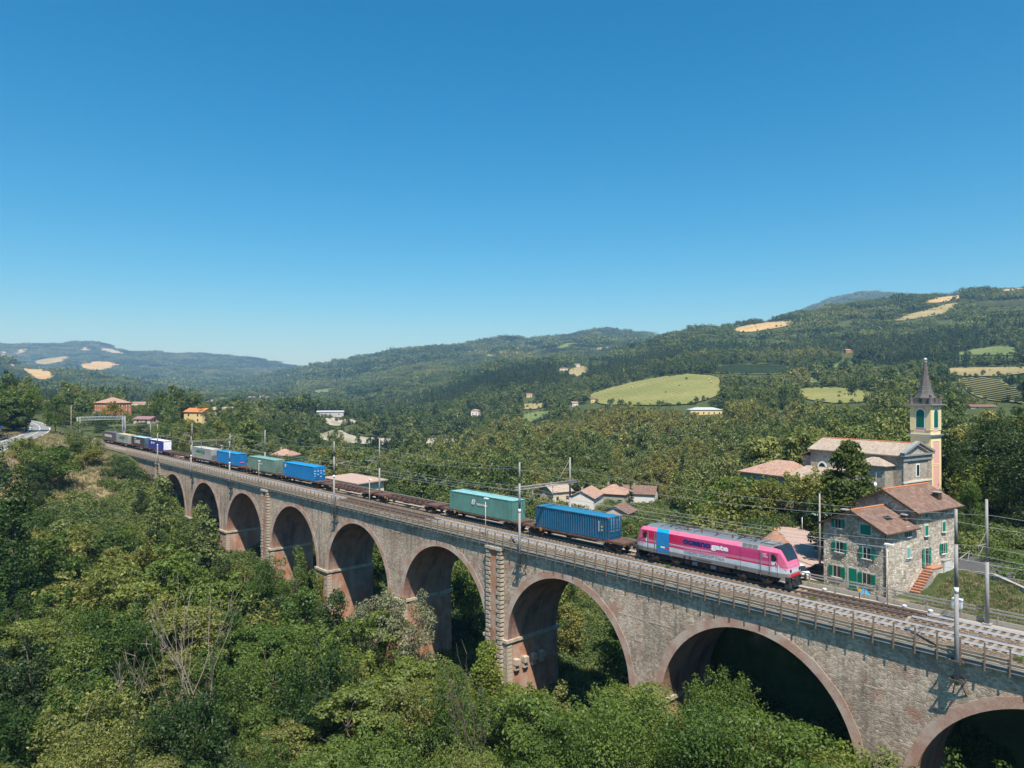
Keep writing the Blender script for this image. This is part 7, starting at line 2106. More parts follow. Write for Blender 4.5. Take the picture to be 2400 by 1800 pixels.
# ---- village houses
def plain_house(label, px, D, base, w, d, h, rz, wall, roof, hip=False, rise=0.32, wins=(2, 2), over=0.5, shut=None, cat='house', name='village_house', chim=1, group=None, axis='x', clear=True):
    """w along local x, d along local y; ridge along local x; windows on the -y and +x faces"""
    X = at(px, D, 0)[0]; base = max(base, gz(X, D) - 0.6)
    e = thing(name, label, cat, (X, D, base), rz, group)
    qx, qy = to_px(np.array([[X, D, base + h * 0.25], [X, D, base + h + d * 0.25]])); pw_ = FPX * (w + d) * 0.42 / D
    if clear: CLEAR.append((px - pw_, px + pw_, float(qy[1]), float(qy[0]), D * 0.995))
    hw, hd = w / 2, d / 2; zr = h + d * rise * (1.0 if not hip else 0.9) / 2 * 1.2
    mb = MB()
    if hip: mb.box(-hw, hw, -hd, hd, -1.5, h)
    else: mb.prism([(-hd, -1.5), (hd, -1.5), (hd, h), (0, zr - 0.12), (-hd, h)], 'x', -hw, hw)
    mb.build('wall', wall, e)
    k = (zr - h) / hd; ze = h - over * k
    if hip:
        r = max(0.1, hw - hd)
        uvroof('roof', [[(-hw - over, -hd - over, ze), (hw + over, -hd - over, ze), (r, 0, zr), (-r, 0, zr)], [(hw + over, hd + over, ze), (-hw - over, hd + over, ze), (-r, 0, zr), (r, 0, zr)],
                        [(hw + over, -hd - over, ze), (hw + over, hd + over, ze), (r, 0, zr)], [(-hw - over, hd + over, ze), (-hw - over, -hd - over, ze), (-r, 0, zr)]], roof, e, 0.15)
    else:
        uvroof('roof', [[(-hw - over, -hd - over, ze + 0.02), (hw + over, -hd - over, ze + 0.02), (hw + over, 0, zr + 0.02), (-hw - over, 0, zr + 0.02)], [(hw + over, hd + over, ze + 0.02), (-hw - over, hd + over, ze + 0.02), (-hw - over, 0, zr + 0.02), (hw + over, 0, zr + 0.02)]], roof, e, 0.15)
    nx, ny = wins[0], wins[1]
    fl = max(1, int(h / 2.7))
    for f in range(fl):
        z = 1.5 + f * 2.75
        if z + 0.8 > h: break
        for i in range(nx):
            x = -hw + w * (i + 0.5) / nx
            g = MB().box(x - 0.5, x + 0.5, -hd - 0.03, -hd - 0.004, z - 0.65, z + 0.65).build('window', M['glass'], e)
            if shut:
                for sg in (-1, 1): MB().box(x + sg * 0.78 - 0.25, x + sg * 0.78 + 0.25, -hd - 0.06, -hd - 0.02, z - 0.65, z + 0.65).build('shutter', shut, g)
        for i in range(ny):
            y = -hd + d * (i + 0.5) / ny
            g = MB().box(hw + 0.004, hw + 0.03, y - 0.5, y + 0.5, z - 0.65, z + 0.65).build('window', M['glass'], e)
            if shut:
                for sg in (-1, 1): MB().box(hw + 0.02, hw + 0.06, y + sg * 0.78 - 0.25, y + sg * 0.78 + 0.25, z - 0.65, z + 0.65).build('shutter', shut, g)
    for c in range(chim):
        x = -hw * 0.4 + c * hw * 0.8
        MB().box(x - 0.3, x + 0.3, 0.4, 1.0, zr - 0.6, zr + 0.7).build('chimney', M['darkwood'] if c else M['concrete'], e)
    return e
W_white = simple('white_render', (0.72, 0.67, 0.60), 0.9, var=0.06, dirt=(0.5, 0.45, 0.38), dirt_amt=0.4)
W_cream = simple('cream_render', (0.66, 0.55, 0.38), 0.9, var=0.06, dirt=(0.45, 0.38, 0.28), dirt_amt=0.4)
W_tan = simple('tan_render', (0.40, 0.33, 0.24), 0.9, var=0.08, dirt=(0.28, 0.24, 0.18), dirt_amt=0.4)
W_pink = simple('pinkish_render', (0.62, 0.46, 0.37), 0.9, var=0.06)
W_orange = simple('orange_brick_render', (0.55, 0.19, 0.07), 0.9, var=0.10, scale=2)
W_grey = simple('grey_render', (0.46, 0.43, 0.40), 0.9, var=0.08)
W_yell = simple('warm_yellow_render', (0.70, 0.52, 0.25), 0.9, var=0.05)
M['roof_orange'] = tile_mat('new_orange_tiles', (0.52, 0.15, 0.05), (0.58, 0.20, 0.08), (0.60, 0.24, 0.11), moss_amt=0.1)
M['roof_rose'] = simple('rose_roofing', (0.42, 0.29, 0.235), 0.85, var=0.1, dirt=(0.33, 0.24, 0.2), dirt_amt=0.4)
M['roof_maroon'] = simple('maroon_roofing', (0.25, 0.14, 0.14), 0.8, var=0.1)
M['roof_metal'] = simple('grey_metal_roof', (0.42, 0.45, 0.47), 0.5, var=0.06)
def bz(y, D): return zy(D, y)
plain_house('white gabled house with brown tiles behind the dark blue container', 1374, 238, bz(1203, 238), 14, 8.4, 6.4, R(70), W_white, M['tile_red'], wins=(0, 0), rise=0.42)
plain_house('cream house with pale tiled roof left of the white gabled house', 1303, 246, bz(1192, 246), 8, 8, 6.6, R(30), W_cream, M['tile_pale'], wins=(2, 1), rise=0.4)
plain_house('tan house with orange tiled roof and green shutters behind the viaduct', 1438, 268, bz(1196, 268), 11, 10, 7.2, R(-24), W_tan, M['tile_red'], hip=True, wins=(3, 2), shut=M['shutter'], rise=0.5, chim=2)
plain_house('white house with brown roof right of the orange roofed one', 1500, 272, bz(1196, 272), 12, 9, 7.2, R(-20), W_white, M['tile_brown'], wins=(0, 2), rise=0.45, chim=2)
plain_house('low pink gabled shed above the locomotive rear', 1450, 212, bz(1222, 212), 8, 8, 3.4, R(62), W_pink, M['tile_brown'], wins=(0, 0), rise=0.4, chim=0, cat='shed', name='garden_shed')
# flat rose roofed building right behind the far fence
q = st(-137.5, 19.5, -5.0)
fs = thing('station_shed', 'long low building with a flat rose roof behind the empty wagons', 'building', q, RAIL_RZ)
MB().box(-6.8, 6.8, -3.2, 3.2, -13, 4.4).build('wall', W_cream, fs)
uvroof('roof', [[(-7.6, -3.7, 4.55), (7.6, -3.7, 4.55), (7.6, 3.7, 4.85), (-7.6, 3.7, 4.85)]], M['roof_rose'], fs, 0.22)
for x in (-4, 0, 4): MB().box(x - 0.9, x + 0.9, -3.25, -3.205, 2.4, 3.6).build('window', M['glass'], fs)
plain_house('small white house with red hipped roof beyond the green container', 668, 300, bz(1086, 300), 9.5, 8.5, 3.9, R(-8), W_white, M['tile_red'], hip=True, wins=(3, 2), rise=0.5, chim=2)
plain_house('tall orange apartment block with hipped tiled roof', 265, 480, bz(975, 480), 17, 15, 9.2, R(-28), W_orange, M['tile_red'], hip=True, wins=(4, 3), shut=M['white'], rise=0.42, cat='apartment block', name='apartment_block')
plain_house('yellow house with bright orange roof in the trees', 467, 400, bz(990, 400), 13, 9, 6.2, R(-20), W_yell, M['roof_orange'], wins=(2, 2), rise=0.36)
plain_house('low villa with tiled roof below the yellow house', 485, 330, bz(1024, 330), 10, 8, 3.2, R(-25), W_white, M['tile_red'], hip=True, wins=(2, 2), rise=0.45, clear=False)
plain_house('house with grey tiled roof left of the yellow house', 400, 455, bz(974, 455), 12, 8, 4.5, R(-10), W_grey, M['tile_brown'], wins=(3, 1), clear=False)
plain_house('maroon roofed low building by the railway far left', 344, 395, bz(992, 395), 11, 7, 2.6, R(-15), W_pink, M['roof_maroon'], wins=(2, 1), chim=0)
plain_house('house with grey roof right of the yellow house', 525, 450, bz(974, 450), 14, 9, 3.8, R(-15), W_grey, M['tile_pale'], wins=(3, 1), clear=False)
plain_house('grey metal roofed shed by the river trees', 775, 720, bz(974, 720), 26, 12, 4.0, R(10), W_grey, M['roof_metal'], wins=(3, 1), chim=0, cat='shed', name='farm_shed', rise=0.15)
plain_house('station building with tiled roof beside the orange block', 218, 430, bz(990, 430), 13, 9, 5.0, R(-30), W_grey, M['tile_brown'], wins=(3, 2), clear=False)
plain_house('long yellow farmhouse at the foot of the meadow', 1650, 560, bz(973, 560), 25, 11, 4.2, R(3), W_yell, M['roof_metal'], hip=True, wins=(6, 2), rise=0.28, name='farmhouse')
plain_house('white farm building below the vineyard at right', 2300, 470, bz(974, 470), 15, 7, 5.5, R(-12), W_white, M['tile_brown'], wins=(2, 1), rise=0.3, chim=0, name='farmhouse')
far_list = [(1353, 1500, 862, 14, 11, 9, 'white house with red roof above the small dry field'), (1320, 1450, 866, 22, 12, 6, 'low yellowish farm left of the white hillside house'), (1376, 1900, 826, 26, 14, 8, 'yellow farm near the top of the middle hill'),
            (1345, 800, 945, 9, 8, 4, 'red roofed hut among dark trees by the left meadow'), (1390, 790, 955, 8, 7, 6, 'narrow red roofed house beside the meadow road'), (1115, 880, 940, 12, 10, 10, 'grey ruined house at the foot of the wooded hill'),
            (1986, 1150, 836, 12, 9, 5, 'brick red hut in the wooded hillside'), (1786, 1950, 760, 14, 10, 7, 'farmhouse at the left of the upper stubble field'), (1806, 1950, 757, 16, 10, 7, 'farmhouse on the upper stubble field crest'),
            (1688, 1980, 772, 13, 10, 6, 'small house on the ridge left of the stubble field'), (114, 760, 924, 15, 9, 5, 'white hall in front of the left wooded hill'), (325, 1150, 930, 30, 10, 5, 'long white roofed shed in the valley'),
            (28, 2380, 850, 20, 14, 8, 'white farm on the crest of the left hill'), (495, 1500, 921, 22, 12, 8, 'pale house in the valley village beside a clearing'), (1405, 2600, 806, 26, 16, 9, 'pale house of the hilltop village nearest the meadow'),
            (1425, 2650, 804, 20, 14, 9, 'white house of the hilltop village at right'), (1385, 2600, 812, 20, 14, 8, 'cream house of the hilltop village at left'), (640, 2100, 901, 22, 15, 12, 'tall pale house in the far valley village'),
            (615, 2000, 907, 24, 14, 9, 'white house at the left of the far valley village'), (660, 2150, 905, 22, 14, 9, 'cream house in the middle of the far valley village'), (590, 1900, 912, 26, 14, 8, 'low white house at the edge of the far valley village'),
            (680, 2200, 908, 20, 13, 9, 'pink house at the right of the far valley village'), (630, 1850, 917, 24, 13, 8, 'red roofed house below the far valley village'), (520, 1700, 917, 20, 13, 8, 'pale farm left of the far valley village'),
            (1240, 1020, 938, 10, 8, 5, 'small pale house below the pine wood'), (560, 2050, 908, 20, 12, 8, 'small white house beside the far village road')]
for i, (px, D, y, w, d, h, lab) in enumerate(far_list):
    b = gz(at(px, D, 0)[0], D) - 0.5
    k_s = 0.62 if D > 1700 else 0.8; w, d, h = w * k_s, d * k_s, max(4.5, h * k_s)
    plain_house(lab, px, D, b, w, d, h, R([-18, 12, -30, 25, 5][i % 5]), [W_white, W_cream, W_pink, W_white, W_yell][i % 5] if 'red hut' not in lab else W_orange, [M['tile_red'], M['tile_brown'], M['tile_red']][i % 3], hip=(i % 4 == 1), wins=(2, 1), chim=0, group='far houses on the hills and in the valley')

# ---- road on the left hillside with guard rail
C0 = ROAD_C
tan = np.gradient(C0, axis=0); tan /= np.linalg.norm(tan, axis=1, keepdims=True); nor = np.stack([-tan[:, 1], tan[:, 0]], -1)
def ribbon(name, o0, o1, z, mat, kind='structure', parent=None):
    mb = MB()
    A, B = C0 + nor * o0, C0 + nor * o1
    for i in range(len(C0) - 1): mb.face([(*A[i], z), (*A[i + 1], z), (*B[i + 1], z), (*B[i], z)])
    o = mb.build(name, mat, parent)
    if kind: tag(o, kind=kind)
    return o
ribbon('road', -3.9, 3.9, RZ_ROAD + 0.10, M['road'])
ribbon('road_marking', -3.55, -3.3, RZ_ROAD + 0.106, M['white']); ribbon('road_marking', 3.3, 3.55, RZ_ROAD + 0.106, M['white']); ribbon('road_marking', -0.09, 0.09, RZ_ROAD + 0.106, M['white'])
gr_ = thing('guard_rail', 'steel guard rail along the outer edge of the left road bend', 'guard rail', (*C0[len(C0) // 2], RZ_ROAD))
for sgn in (-4.4,):
    mb, mp = MB(), MB(); A = C0 + nor * sgn - C0[len(C0) // 2]
    for i in range(len(A) - 1): mb.bar((*A[i], 0.72), (*A[i + 1], 0.72), 0.06, 0.32)
    for i in range(0, len(A), 3): mp.box(A[i][0] - 0.06, A[i][0] + 0.06, A[i][1] - 0.06, A[i][1] + 0.06, -0.8, 0.75)
    mb.build('beam', M['galv'], gr_); tag(mp.build('post_row', M['galv'], gr_), kind='stuff')
# grey lattice signal gantry at the far end
q = st(-300, 5, -0.6)
ga = thing('signal_gantry', 'grey lattice signal gantry over the tracks at the far end', 'gantry', q, RAIL_RZ)
for y in (-6.0, 9.0):
    mb = MB()
    for dx in (-0.45, 0.45):
        for dy in (-0.45, 0.45): mb.tube((dx, y + dy, 0), (dx, y + dy, 9.5), 0.07, n=6)
    for k in range(9):
        for dx in (-0.45, 0.45): mb.tube((dx, y - 0.45, k * 1.05), (dx, y + 0.45, k * 1.05 + 1.05), 0.035, n=4)
        for dy in (-0.45, 0.45): mb.tube((-0.45, y + dy, k * 1.05), (0.45, y + dy, k * 1.05 + 1.05), 0.035, n=4)
    mb.build('lattice_leg', M['roof_metal'], ga)
mb = MB()
for z in (8.4, 9.5):
    for dx in (-0.5, 0.5): mb.tube((dx, -6.5, z), (dx, 9.5, z), 0.07, n=6)
for k in range(15):
    for dx in (-0.5, 0.5): mb.tube((dx, -6 + k, 8.4), (dx, -5 + k, 9.5), 0.04, n=4)
mb.build('lattice_beam', M['roof_metal'], ga)
# round blue sign by the left road
q = at(2, 255, 0)
rs_ = thing('road_sign', 'round blue road sign with a red topped post at the left edge', 'sign', (q[0], q[1], gz(q[0], q[1])), R(30))
MB().tube((0, 0, -0.3), (0, 0, 3.2), 0.05, n=8).build('post', M['galv'], rs_)
MB().lathe([(0.55, -0.03), (0.55, 0.03)], (0, -0.08, 2.9), 20, axis='y').build('disc', simple('sign_blue', (0.01, 0.12, 0.5), 0.4), rs_)
MB().lathe([(0.42, -0.03), (0.42, 0.03)], (0, -0.08, 4.0), 20, axis='y').build('disc', simple('sign_red', (0.6, 0.03, 0.03), 0.4), rs_)
# ------------------------------------------------------------------ where trees may stand
for c in ((1280, 1540, 1128, 1200, 255), (1395, 1470, 1190, 1215, 205), (762, 878, 1104, 1150, 170), (638, 700, 1048, 1078, 290), (224, 306, 928, 968, 470), (434, 500, 950, 982, 390), (322, 366, 976, 988, 385),
          (752, 804, 955, 970, 700), (1606, 1694, 953, 968, 550), (2282, 2324, 952, 972, 460), (1104, 1128, 925, 938, 860), (105, 122, 916, 924, 740), (310, 345, 922, 930, 1100),
          (1750, 1960, 1030, 1095, 125), (1880, 2120, 1020, 1110, 118), (2060, 2215, 840, 1150, 125), (1880, 1950, 1090, 1260, 88), (1788, 1938, 1212, 1342, 116), (2140, 2300, 1180, 1330, 105), (2200, 2420, 1290, 1420, 95),
          (120, 310, 1108, 1225, 205), (0, 60, 1150, 1235, 190), (15, 118, 980, 1028, 250), (140, 182, 925, 985, 250), (1310, 1368, 845, 872, 1400), (1360, 1440, 798, 832, 1850), (1335, 1400, 932, 958, 770), (560, 700, 893, 918, 1800), (485, 530, 912, 925, 1450), (1775, 1820, 748, 764, 1900), (1675, 1700, 764, 776, 1900), (1975, 1998, 828, 840, 1100), (1228, 1252, 930, 942, 1000), (15, 40, 842, 852, 2300)):
    CLEAR.append(c)
PLANTED = []
ALIKE = {}

def limit_near(x):
    """upper edge (image y) of the vegetation that stands in front of the viaduct"""
    xs = [-200, 0, 100, 200, 270, 330, 365, 400, 436, 450, 470, 520, 560, 600, 650, 690, 735, 762, 800, 840, 900, 960, 1010, 1040, 1062, 1100, 1130, 1170, 1210, 1240, 1290, 1330, 1370, 1420, 1480, 1520, 1560, 1600, 1640, 1700, 1800, 1850, 1900, 1950, 1990, 2030, 2100, 2200, 2400, 2700]
    ys = [985, 1010, 1030, 1030, 1062, 1085, 1105, 1150, 1225, 1248, 1252, 1270, 1300, 1305, 1290, 1262, 1300, 1352, 1378, 1352, 1362, 1352, 1400, 1445, 1535, 1552, 1570, 1590, 1600, 1560, 1540, 1570, 1580, 1580, 1592, 1575, 1568, 1545, 1565, 1575, 1590, 1590, 1625, 1660, 1725, 1765, 1780, 1785, 1800, 1850]
    return np.interp(x, xs, ys)

def blocked_sheet(X, Y, D):
    """true where roads, squares, houses or the line are"""
    s, t = to_st(X, Y)
    if -9 < 0 and -2.2 < t < 11.0 and s < 60: return True
    if -430 < s < -220 and -2.5 < t < 13: return True
    p = np.array([X, Y]) - np.array(HC); v, u = p @ HV, p @ HU
    if -4 < v < 23 and -3 < u < 17.6: return True
    if -1 < v < 19 and -14 < u < 0: return True
    if 14 < v < 42 and -12 < u < 7: return True
    if t < 23 and t > 9 and s > -44: return True
    if Y < 117 and Y > 80 and 1785 < 1200 + FPX * X / Y < 1965: return True
    p = np.array([X, Y]) - np.array(CF); v, u = p @ HV, p @ HU
    if -8 < v < 16 and -4 < u < 29: return True
    if np.min(np.hypot(ROAD_C[:, 0] - X, ROAD_C[:, 1] - Y)) < 6.5: return True
    p = np.array([X, Y]) - np.array(st(-137.5, 19.5)[:2])
    if abs(p @ SD) < 9 and abs(p @ TD) < 6.5: return True
    return False

def open_slope(X, Y):
    s, t = to_st(X, Y)
    return -345 < s < -199 and -72 < t < -5

def max_height(X, Y, zb, half, want):
    """tree height that respects what the photograph shows behind"""
    D = Y; px = 1200 + FPX * X / D; hw = FPX * half / D
    s, t = to_st(X, Y)
    h = want
    if t < 0.5:
        for q in (px - 0.6 * hw, px, px + 0.6 * hw):
            h = min(h, zy(D, float(limit_near(q)) + rng.uniform(0, 14)) - zb)
    for x0, x1, y0, y1, Dm in CLEAR:
        if D < Dm and px + hw > x0 and px - hw < x1: 
            if zy(D, y0) > zb: h = min(h, zy(D, y1) - zb)
    for p, Dm, d0, d1 in FIELDS:
        if D < d1 and D > 60:
            xa, ya = p.min(0); xb, yb = p.max(0)
            if px + 0.5 * hw > xa and px - 0.5 * hw < xb: h = min(h, max(zy(D, yb) - zb, 0)) if zy(D, yb) - zb < want and D > d0 * 0.25 else h
    return h

ARCH_WORD = ['first', 'second', 'third', 'fourth', 'fifth', 'sixth', 'seventh', 'eighth', 'ninth']
LOOK = {'round': 'round crowned', 'oval': 'slender', 'feather': 'feathery leaved', 'loose': 'airy'}
def look(key, h):
    size = 'tall' if h > 12 else ('low' if h < 7 else '')
    hue = {'nearF': 'olive', 'closeF': 'olive', 'nearG': 'silvery', 'midF': 'olive', 'midE': 'dark', 'nearH': 'dark', 'nearI': 'dark'}.get(key, 'green')
    return ' '.join(w for w in (size, LOOK.get(KIND[key], 'leafy'), hue) if w)
def lab_front(X, Y, key, h):
    s, t = to_st(X, Y); k = int(round((s + 195.8) / 23.2)); k = max(0, min(8, k))
    where = 'close to' if t > -14 else ('well before' if t > -34 else 'far below')
    return '%s tree %s the %s arch' % (look(key, h), where, ARCH_WORD[k])
BEHIND = [(-400, 330, 'the rearmost wagons'), (330, 450, 'the navy swap body'), (450, 560, 'the grey swap body'), (560, 660, 'the greyish green container'), (660, 770, 'the foremost bright blue container'), (770, 900, 'the flat rose roof'), (900, 1040, 'the empty wagons'), (1040, 1220, 'the sea green container'), (1220, 1440, 'the dark blue container'), (1440, 1600, 'the locomotive rear'), (1600, 1780, 'the locomotive front'), (1780, 2060, 'the church'), (2060, 9000, 'the bell tower')]
def lab_behind(X, Y, key, h):
    px = 1200 + FPX * X / Y
    w = next(n for a, b, n in BEHIND if a <= px < b)
    return '%s tree %s behind %s' % (look(key, h), 'just' if Y < 150 else ('some way' if Y < 230 else 'far'), w)
# ---- individual trees: jittered grid, finest near the viewer
def scatter(n_try, gen, spacing, keys, hrange, label, group, quota, cat='tree', minh=3.0, name=None):
    made = 0
    for _ in range(n_try):
        if made >= quota: break
        X, Y = gen()
        if Y < 20: continue
        if blocked_sheet(X, Y, Y): continue
        if open_slope(X, Y) and rng.random() < 0.9: continue
        px, _ = to_px(np.array([X, Y, 0.0]))
        if px < -330 or px > 2750: continue
        sp = spacing(X, Y) if callable(spacing) else spacing
        if any((X - a) ** 2 + (Y - b) ** 2 < (0.5 * (sp + c)) ** 2 for a, b, c in PLANTED): continue
        zb = gz(X, Y)
        key = rng.choice(keys(X, Y) if callable(keys) else keys)
        want = rng.uniform(*hrange)
        half = HALF[KIND[key]] * want / PH[KIND[key]]
        h = max_height(X, Y, zb, half, want)
        if h < minh: continue
        # is any of it in the picture?
        pxs, pys = to_px(np.array([X, Y, zb + h]))
        if pys > 1860 or px + FPX * half / Y < -60 or px - FPX * half / Y > 2460: continue
        wide = min(1.5, max(0.85, (want / h) ** 0.5)) * rng.uniform(0.9, 1.12)
        e = tree(key, (X, Y, zb - 0.15), h, label(X, Y, key, h) if callable(label) else label, cat, group, name, wide); ALIKE.setdefault(e['label'], []).append((px, e))
        PLANTED.append((X, Y, sp)); made += 1
    return made

def gen_near():
    # denser close to the viewer
    s = rng.uniform(-235, 30); t = -rng.uniform(0, 1) ** 0.8 * 75 - 3.5
    p = st(s, t); return p[0], p[1]
def keys_near(X, Y):
    if Y < 64: return ['closeA', 'closeA', 'closeB', 'closeD', 'closeF', 'closeD', 'nearI']
    if Y < 100: return ['nearA', 'nearB', 'nearC', 'nearD', 'nearD', 'nearE', 'nearE', 'nearF', 'nearC'] if math.sin(X * 0.05 + Y * 0.03) > 0 else ['nearA', 'nearD', 'nearB', 'nearE', 'nearC', 'nearD', 'nearH', 'nearI']
    return ['midA', 'midB', 'midC', 'midD', 'midD', 'midF', 'midE', 'midE']
# marked single trees first
def single(key, px, D, h, label, wide=1.0, name=None, cat='tree', ytop=None):
    X = at(px, D, 0)[0]; zb = gz(X, D)
    if ytop: h = max(2.5, zy(D, ytop) - zb)
    PLANTED.append((X, D, 4.0))
    return tree(key, (X, D, zb - 0.1), h, label, cat, None, name, wide)
q = huv(14.0, 12.6)
tree('cone', (*q, gz(*q)), 15.6, 'dense conical tree between the stone house and the church', name='lime_tree', wide=1.02)
PLANTED.append((*q, 7))
single('column', 30, 105, 27.0, 'tall slim poplar at the left edge of the picture', 1.25, 'poplar_tree')
single('column', -35, 112, 24.0, 'slim poplar cut by the left picture edge', 1.2, 'poplar_tree')
single('yellow', 262, 390, 13.5, 'bright yellow green tree in front of the orange apartment block')
single('nearE', 690, 118, 15.5, 'tall airy poplar rising before the fourth arch', 0.75, 'poplar_tree')
single('nearE', 628, 122, 13.5, 'airy poplar left of the tall one before the fourth arch', 0.8, 'poplar_tree')
single('nearG', 858, 107, 14.0, 'silvery grey willow before the fifth arch pier', 0.95, 'willow_tree')
single('nearG', 965, 97, 16.5, 'silvery grey willow before the sixth arch', 0.9, 'willow_tree')
single('conifer', 1478, 240, 12.0, 'dark narrow conifer beside the village houses', 0.8)
single('conifer', 1600, 235, 19.0, 'tall dark conifer above the valley wood', 1.0)
single('nearH', 2368, 118, 17.5, 'large dark tree right of the bell tower', 1.1, 'lime_tree')
single('nearI', 2405, 108, 17.5, 'large dark tree at the right edge above the lane', 1.1, 'lime_tree')
single('nearH', 2322, 134, 15.0, 'dark round tree touching the bell tower on its right', 1.1, 'lime_tree')
single('nearH', 2440, 128, 19.0, 'tall tree cut by the right picture edge', 1.1, 'lime_tree')
single('nearC', 2272, 103, 9.0, 'small leaning tree with bare trunk on the square by the house', 0.9)
single('nearI', 2330, 137, 18.5, 'tall tree behind the large dark tree right of the tower', 1.2)
single('shrubA', 2345, 92, 3.0, 'bright green bush by the lane at the right', 1.0, 'bush', 'bush')
single('shrubB', 2395, 82, 3.4, 'dark green bush on the lane wall at the right edge', 1.2, 'bush', 'bush')
single('midC', 130, 262, 14, 'dark tree above the left road', 1.2); single('midA', 60, 275, 17, 'large dark tree beyond the left road', 1.2); single('midB', 0, 268, 18, 'large dark tree at the left edge beyond the road', 1.2)
single('midA', 62, 186, 12.5, 'big dark bush on the dry grass slope', 1.6, 'broadleaf_tree', ytop=1024); single('midB', 118, 180, 8.0, 'round dark bush right of the big one on the dry slope', 1.5, ytop=1050)
single('shrubA', 55, 158, 5.0, 'single round shrub low on the dry slope', 1.0, 'bush', 'bush'); single('midD', 195, 205, 7.5, 'green tree at the top of the dry slope', 1.3, ytop=1028); single('midA', 112, 150, 6.5, 'round green shrub below the dry slope', 1.1)
# bare dead trees
def dead_tree(px, D, h, label, seed, mat, leafy=False):
    rs = np.random.default_rng(seed); X = at(px, D, 0)[0]; zb = gz(X, D)
    e = thing('dead_tree', label, 'tree', (X, D, zb))
    mb = MB(); br = MB()
    def grow(p, d, l, r, depth, tgt):
        q = p; n = 3; dd = d
        for i in range(n):
            dd = (dd + Vector(rs.normal(0, 0.09, 3)) + Vector((0, 0, 0.04))).normalized()
            q2 = q + dd * (l / n); ra, rb = r * (1 - 0.35 * i / n), r * (1 - 0.35 * (i + 1) / n)
            tgt.tube(q, q2, ra, rb, n=6, cap=False); mids.append((q2, dd, rb)); q = q2
        if depth == 0: return
        for k in range(2):
            side = Vector((rs.normal(0, 1), rs.normal(0, 1), 0)).normalized() * rs.uniform(0.22, 0.5)
            nd = (dd + side + Vector((0, 0, 0.25))).normalized()
            start = q if k == 0 else p.lerp(q, rs.uniform(0.55, 0.9))
            grow(start, nd, l * rs.uniform(0.62, 0.88), r * (0.62 if k == 0 else 0.45), depth - 1, br)
    mids = []
    for k in range(3):
        d = Vector((rs.normal(0, 0.20), rs.normal(0, 0.15), 1)).normalized()
        grow(Vector((rs.normal(0, 0.5), rs.normal(0, 0.5), 0)), d, h * rs.uniform(0.36, 0.46), 0.10, 3, mb)
    for q, dd, r in mids[::2]:
        tw = (dd + Vector(rs.normal(0, 0.5, 3))).normalized(); br.tube(q, q + tw * rs.uniform(0.6, 1.6), 0.03, 0.01, n=4, cap=False)
    mb.build('trunk', mat, e); br.build('crown', mat, e)
    PLANTED.append((X, D, 3.0))
dead_tree(415, 78, 17.0, 'bare bleached dead tree with forked upright branches', 5, M['deadwood'])
dead_tree(520, 80, 18.5, 'bare grey brown tree right of the bleached dead one', 8, M['greybark'])
dead_tree(1105, 66, 15.0, 'half bare spindly tree before the ivy covered pier', 11, M['bark'])
dead_tree(330, 84, 9.0, 'small bare grey tree left of the bleached dead one', 14, M['greybark'])

def gen_loco():
    D = rng.uniform(84, 128); px = rng.uniform(1490, 1900); return at(px, D, 0)[0], D
for k, (v, u, hh) in enumerate(((-9.5, 8, 9.5), (-10.5, 13, 11), (-9.8, 18, 12.5), (-11, 23, 13), (-10, 28, 13.5), (-14, 15, 10.5), (-14.5, 21, 12), (-15, 27, 13), (-6, 31, 13), (0, 32, 14))):
    p = np.array(CF) + HV * v + HU * u; zb = gz(*p); px = 1200 + FPX * p[0] / p[1]
    key = ['midF', 'midA', 'nearF', 'midD', 'midB'][k % 5]
    h = min(zy(p[1], 1098 + 10 * (k % 3)) - zb, 16)
    if h > 3:
        e = tree(key, (float(p[0]), float(p[1]), zb - 0.2), h, lab_behind(p[0], p[1], key, h), 'tree', 'trees of the woods behind the line', None, 1.15); ALIKE.setdefault(e['label'], []).append((px, e)); PLANTED.append((p[0], p[1], 4.5))
n0 = scatter(1500, gen_loco, 4.6, ['midA', 'midB', 'midD', 'midF', 'nearF', 'nearD', 'nearA'], (10, 15), lab_behind, 'trees of the woods behind the line', 40)
def gen_right():
    D = rng.uniform(36, 68); px = rng.uniform(1450, 2380); return at(px, D, 0)[0], D
n0b = scatter(1500, gen_right, 5.0, lambda X, Y: ['closeA', 'closeB', 'closeD', 'closeD'] if Y < 66 else ['nearA', 'nearB', 'nearD', 'nearC'], (11, 18), lab_front, 'trees in front of the viaduct', 40)
n1 = scatter(5200, gen_near, lambda X, Y: 5.0 if Y < 110 else 6.2, keys_near, (7.5, 14.5), lab_front, 'trees in front of the viaduct', 150)
def gen_back():
    s = rng.uniform(-300, -30); t = 12 + rng.uniform(0, 1) ** 1.5 * 110
    p = st(s, t); return p[0], p[1]
n2 = scatter(3000, gen_back, 6.5, ['midA', 'midB', 'midC', 'midD', 'midE', 'midF', 'midC'], (9, 16), lab_behind, 'trees of the woods behind the line', 95)
def gen_church():
    D = rng.uniform(95, 220); px = rng.uniform(1500, 2480); return at(px, D, 0)[0], D
n3 = scatter(1500, gen_church, 6.5, ['midA', 'midB', 'midC', 'midE', 'midF'], (9, 14), lab_behind, 'trees of the woods behind the line', 40)
def gen_left():
    D = rng.uniform(180, 420); px = rng.uniform(-60, 640); return at(px, D, 0)[0], D
n4 = scatter(900, gen_left, 9.0, ['midA', 'midB', 'midC', 'midD', 'midE'], (8, 14), lab_behind, 'trees of the woods behind the line', 40)
ORD = ['leftmost', 'second from left', 'third from left', 'fourth from left', 'fifth from left', 'sixth from left', 'seventh from left', 'eighth from left', 'ninth from left', 'tenth from left']
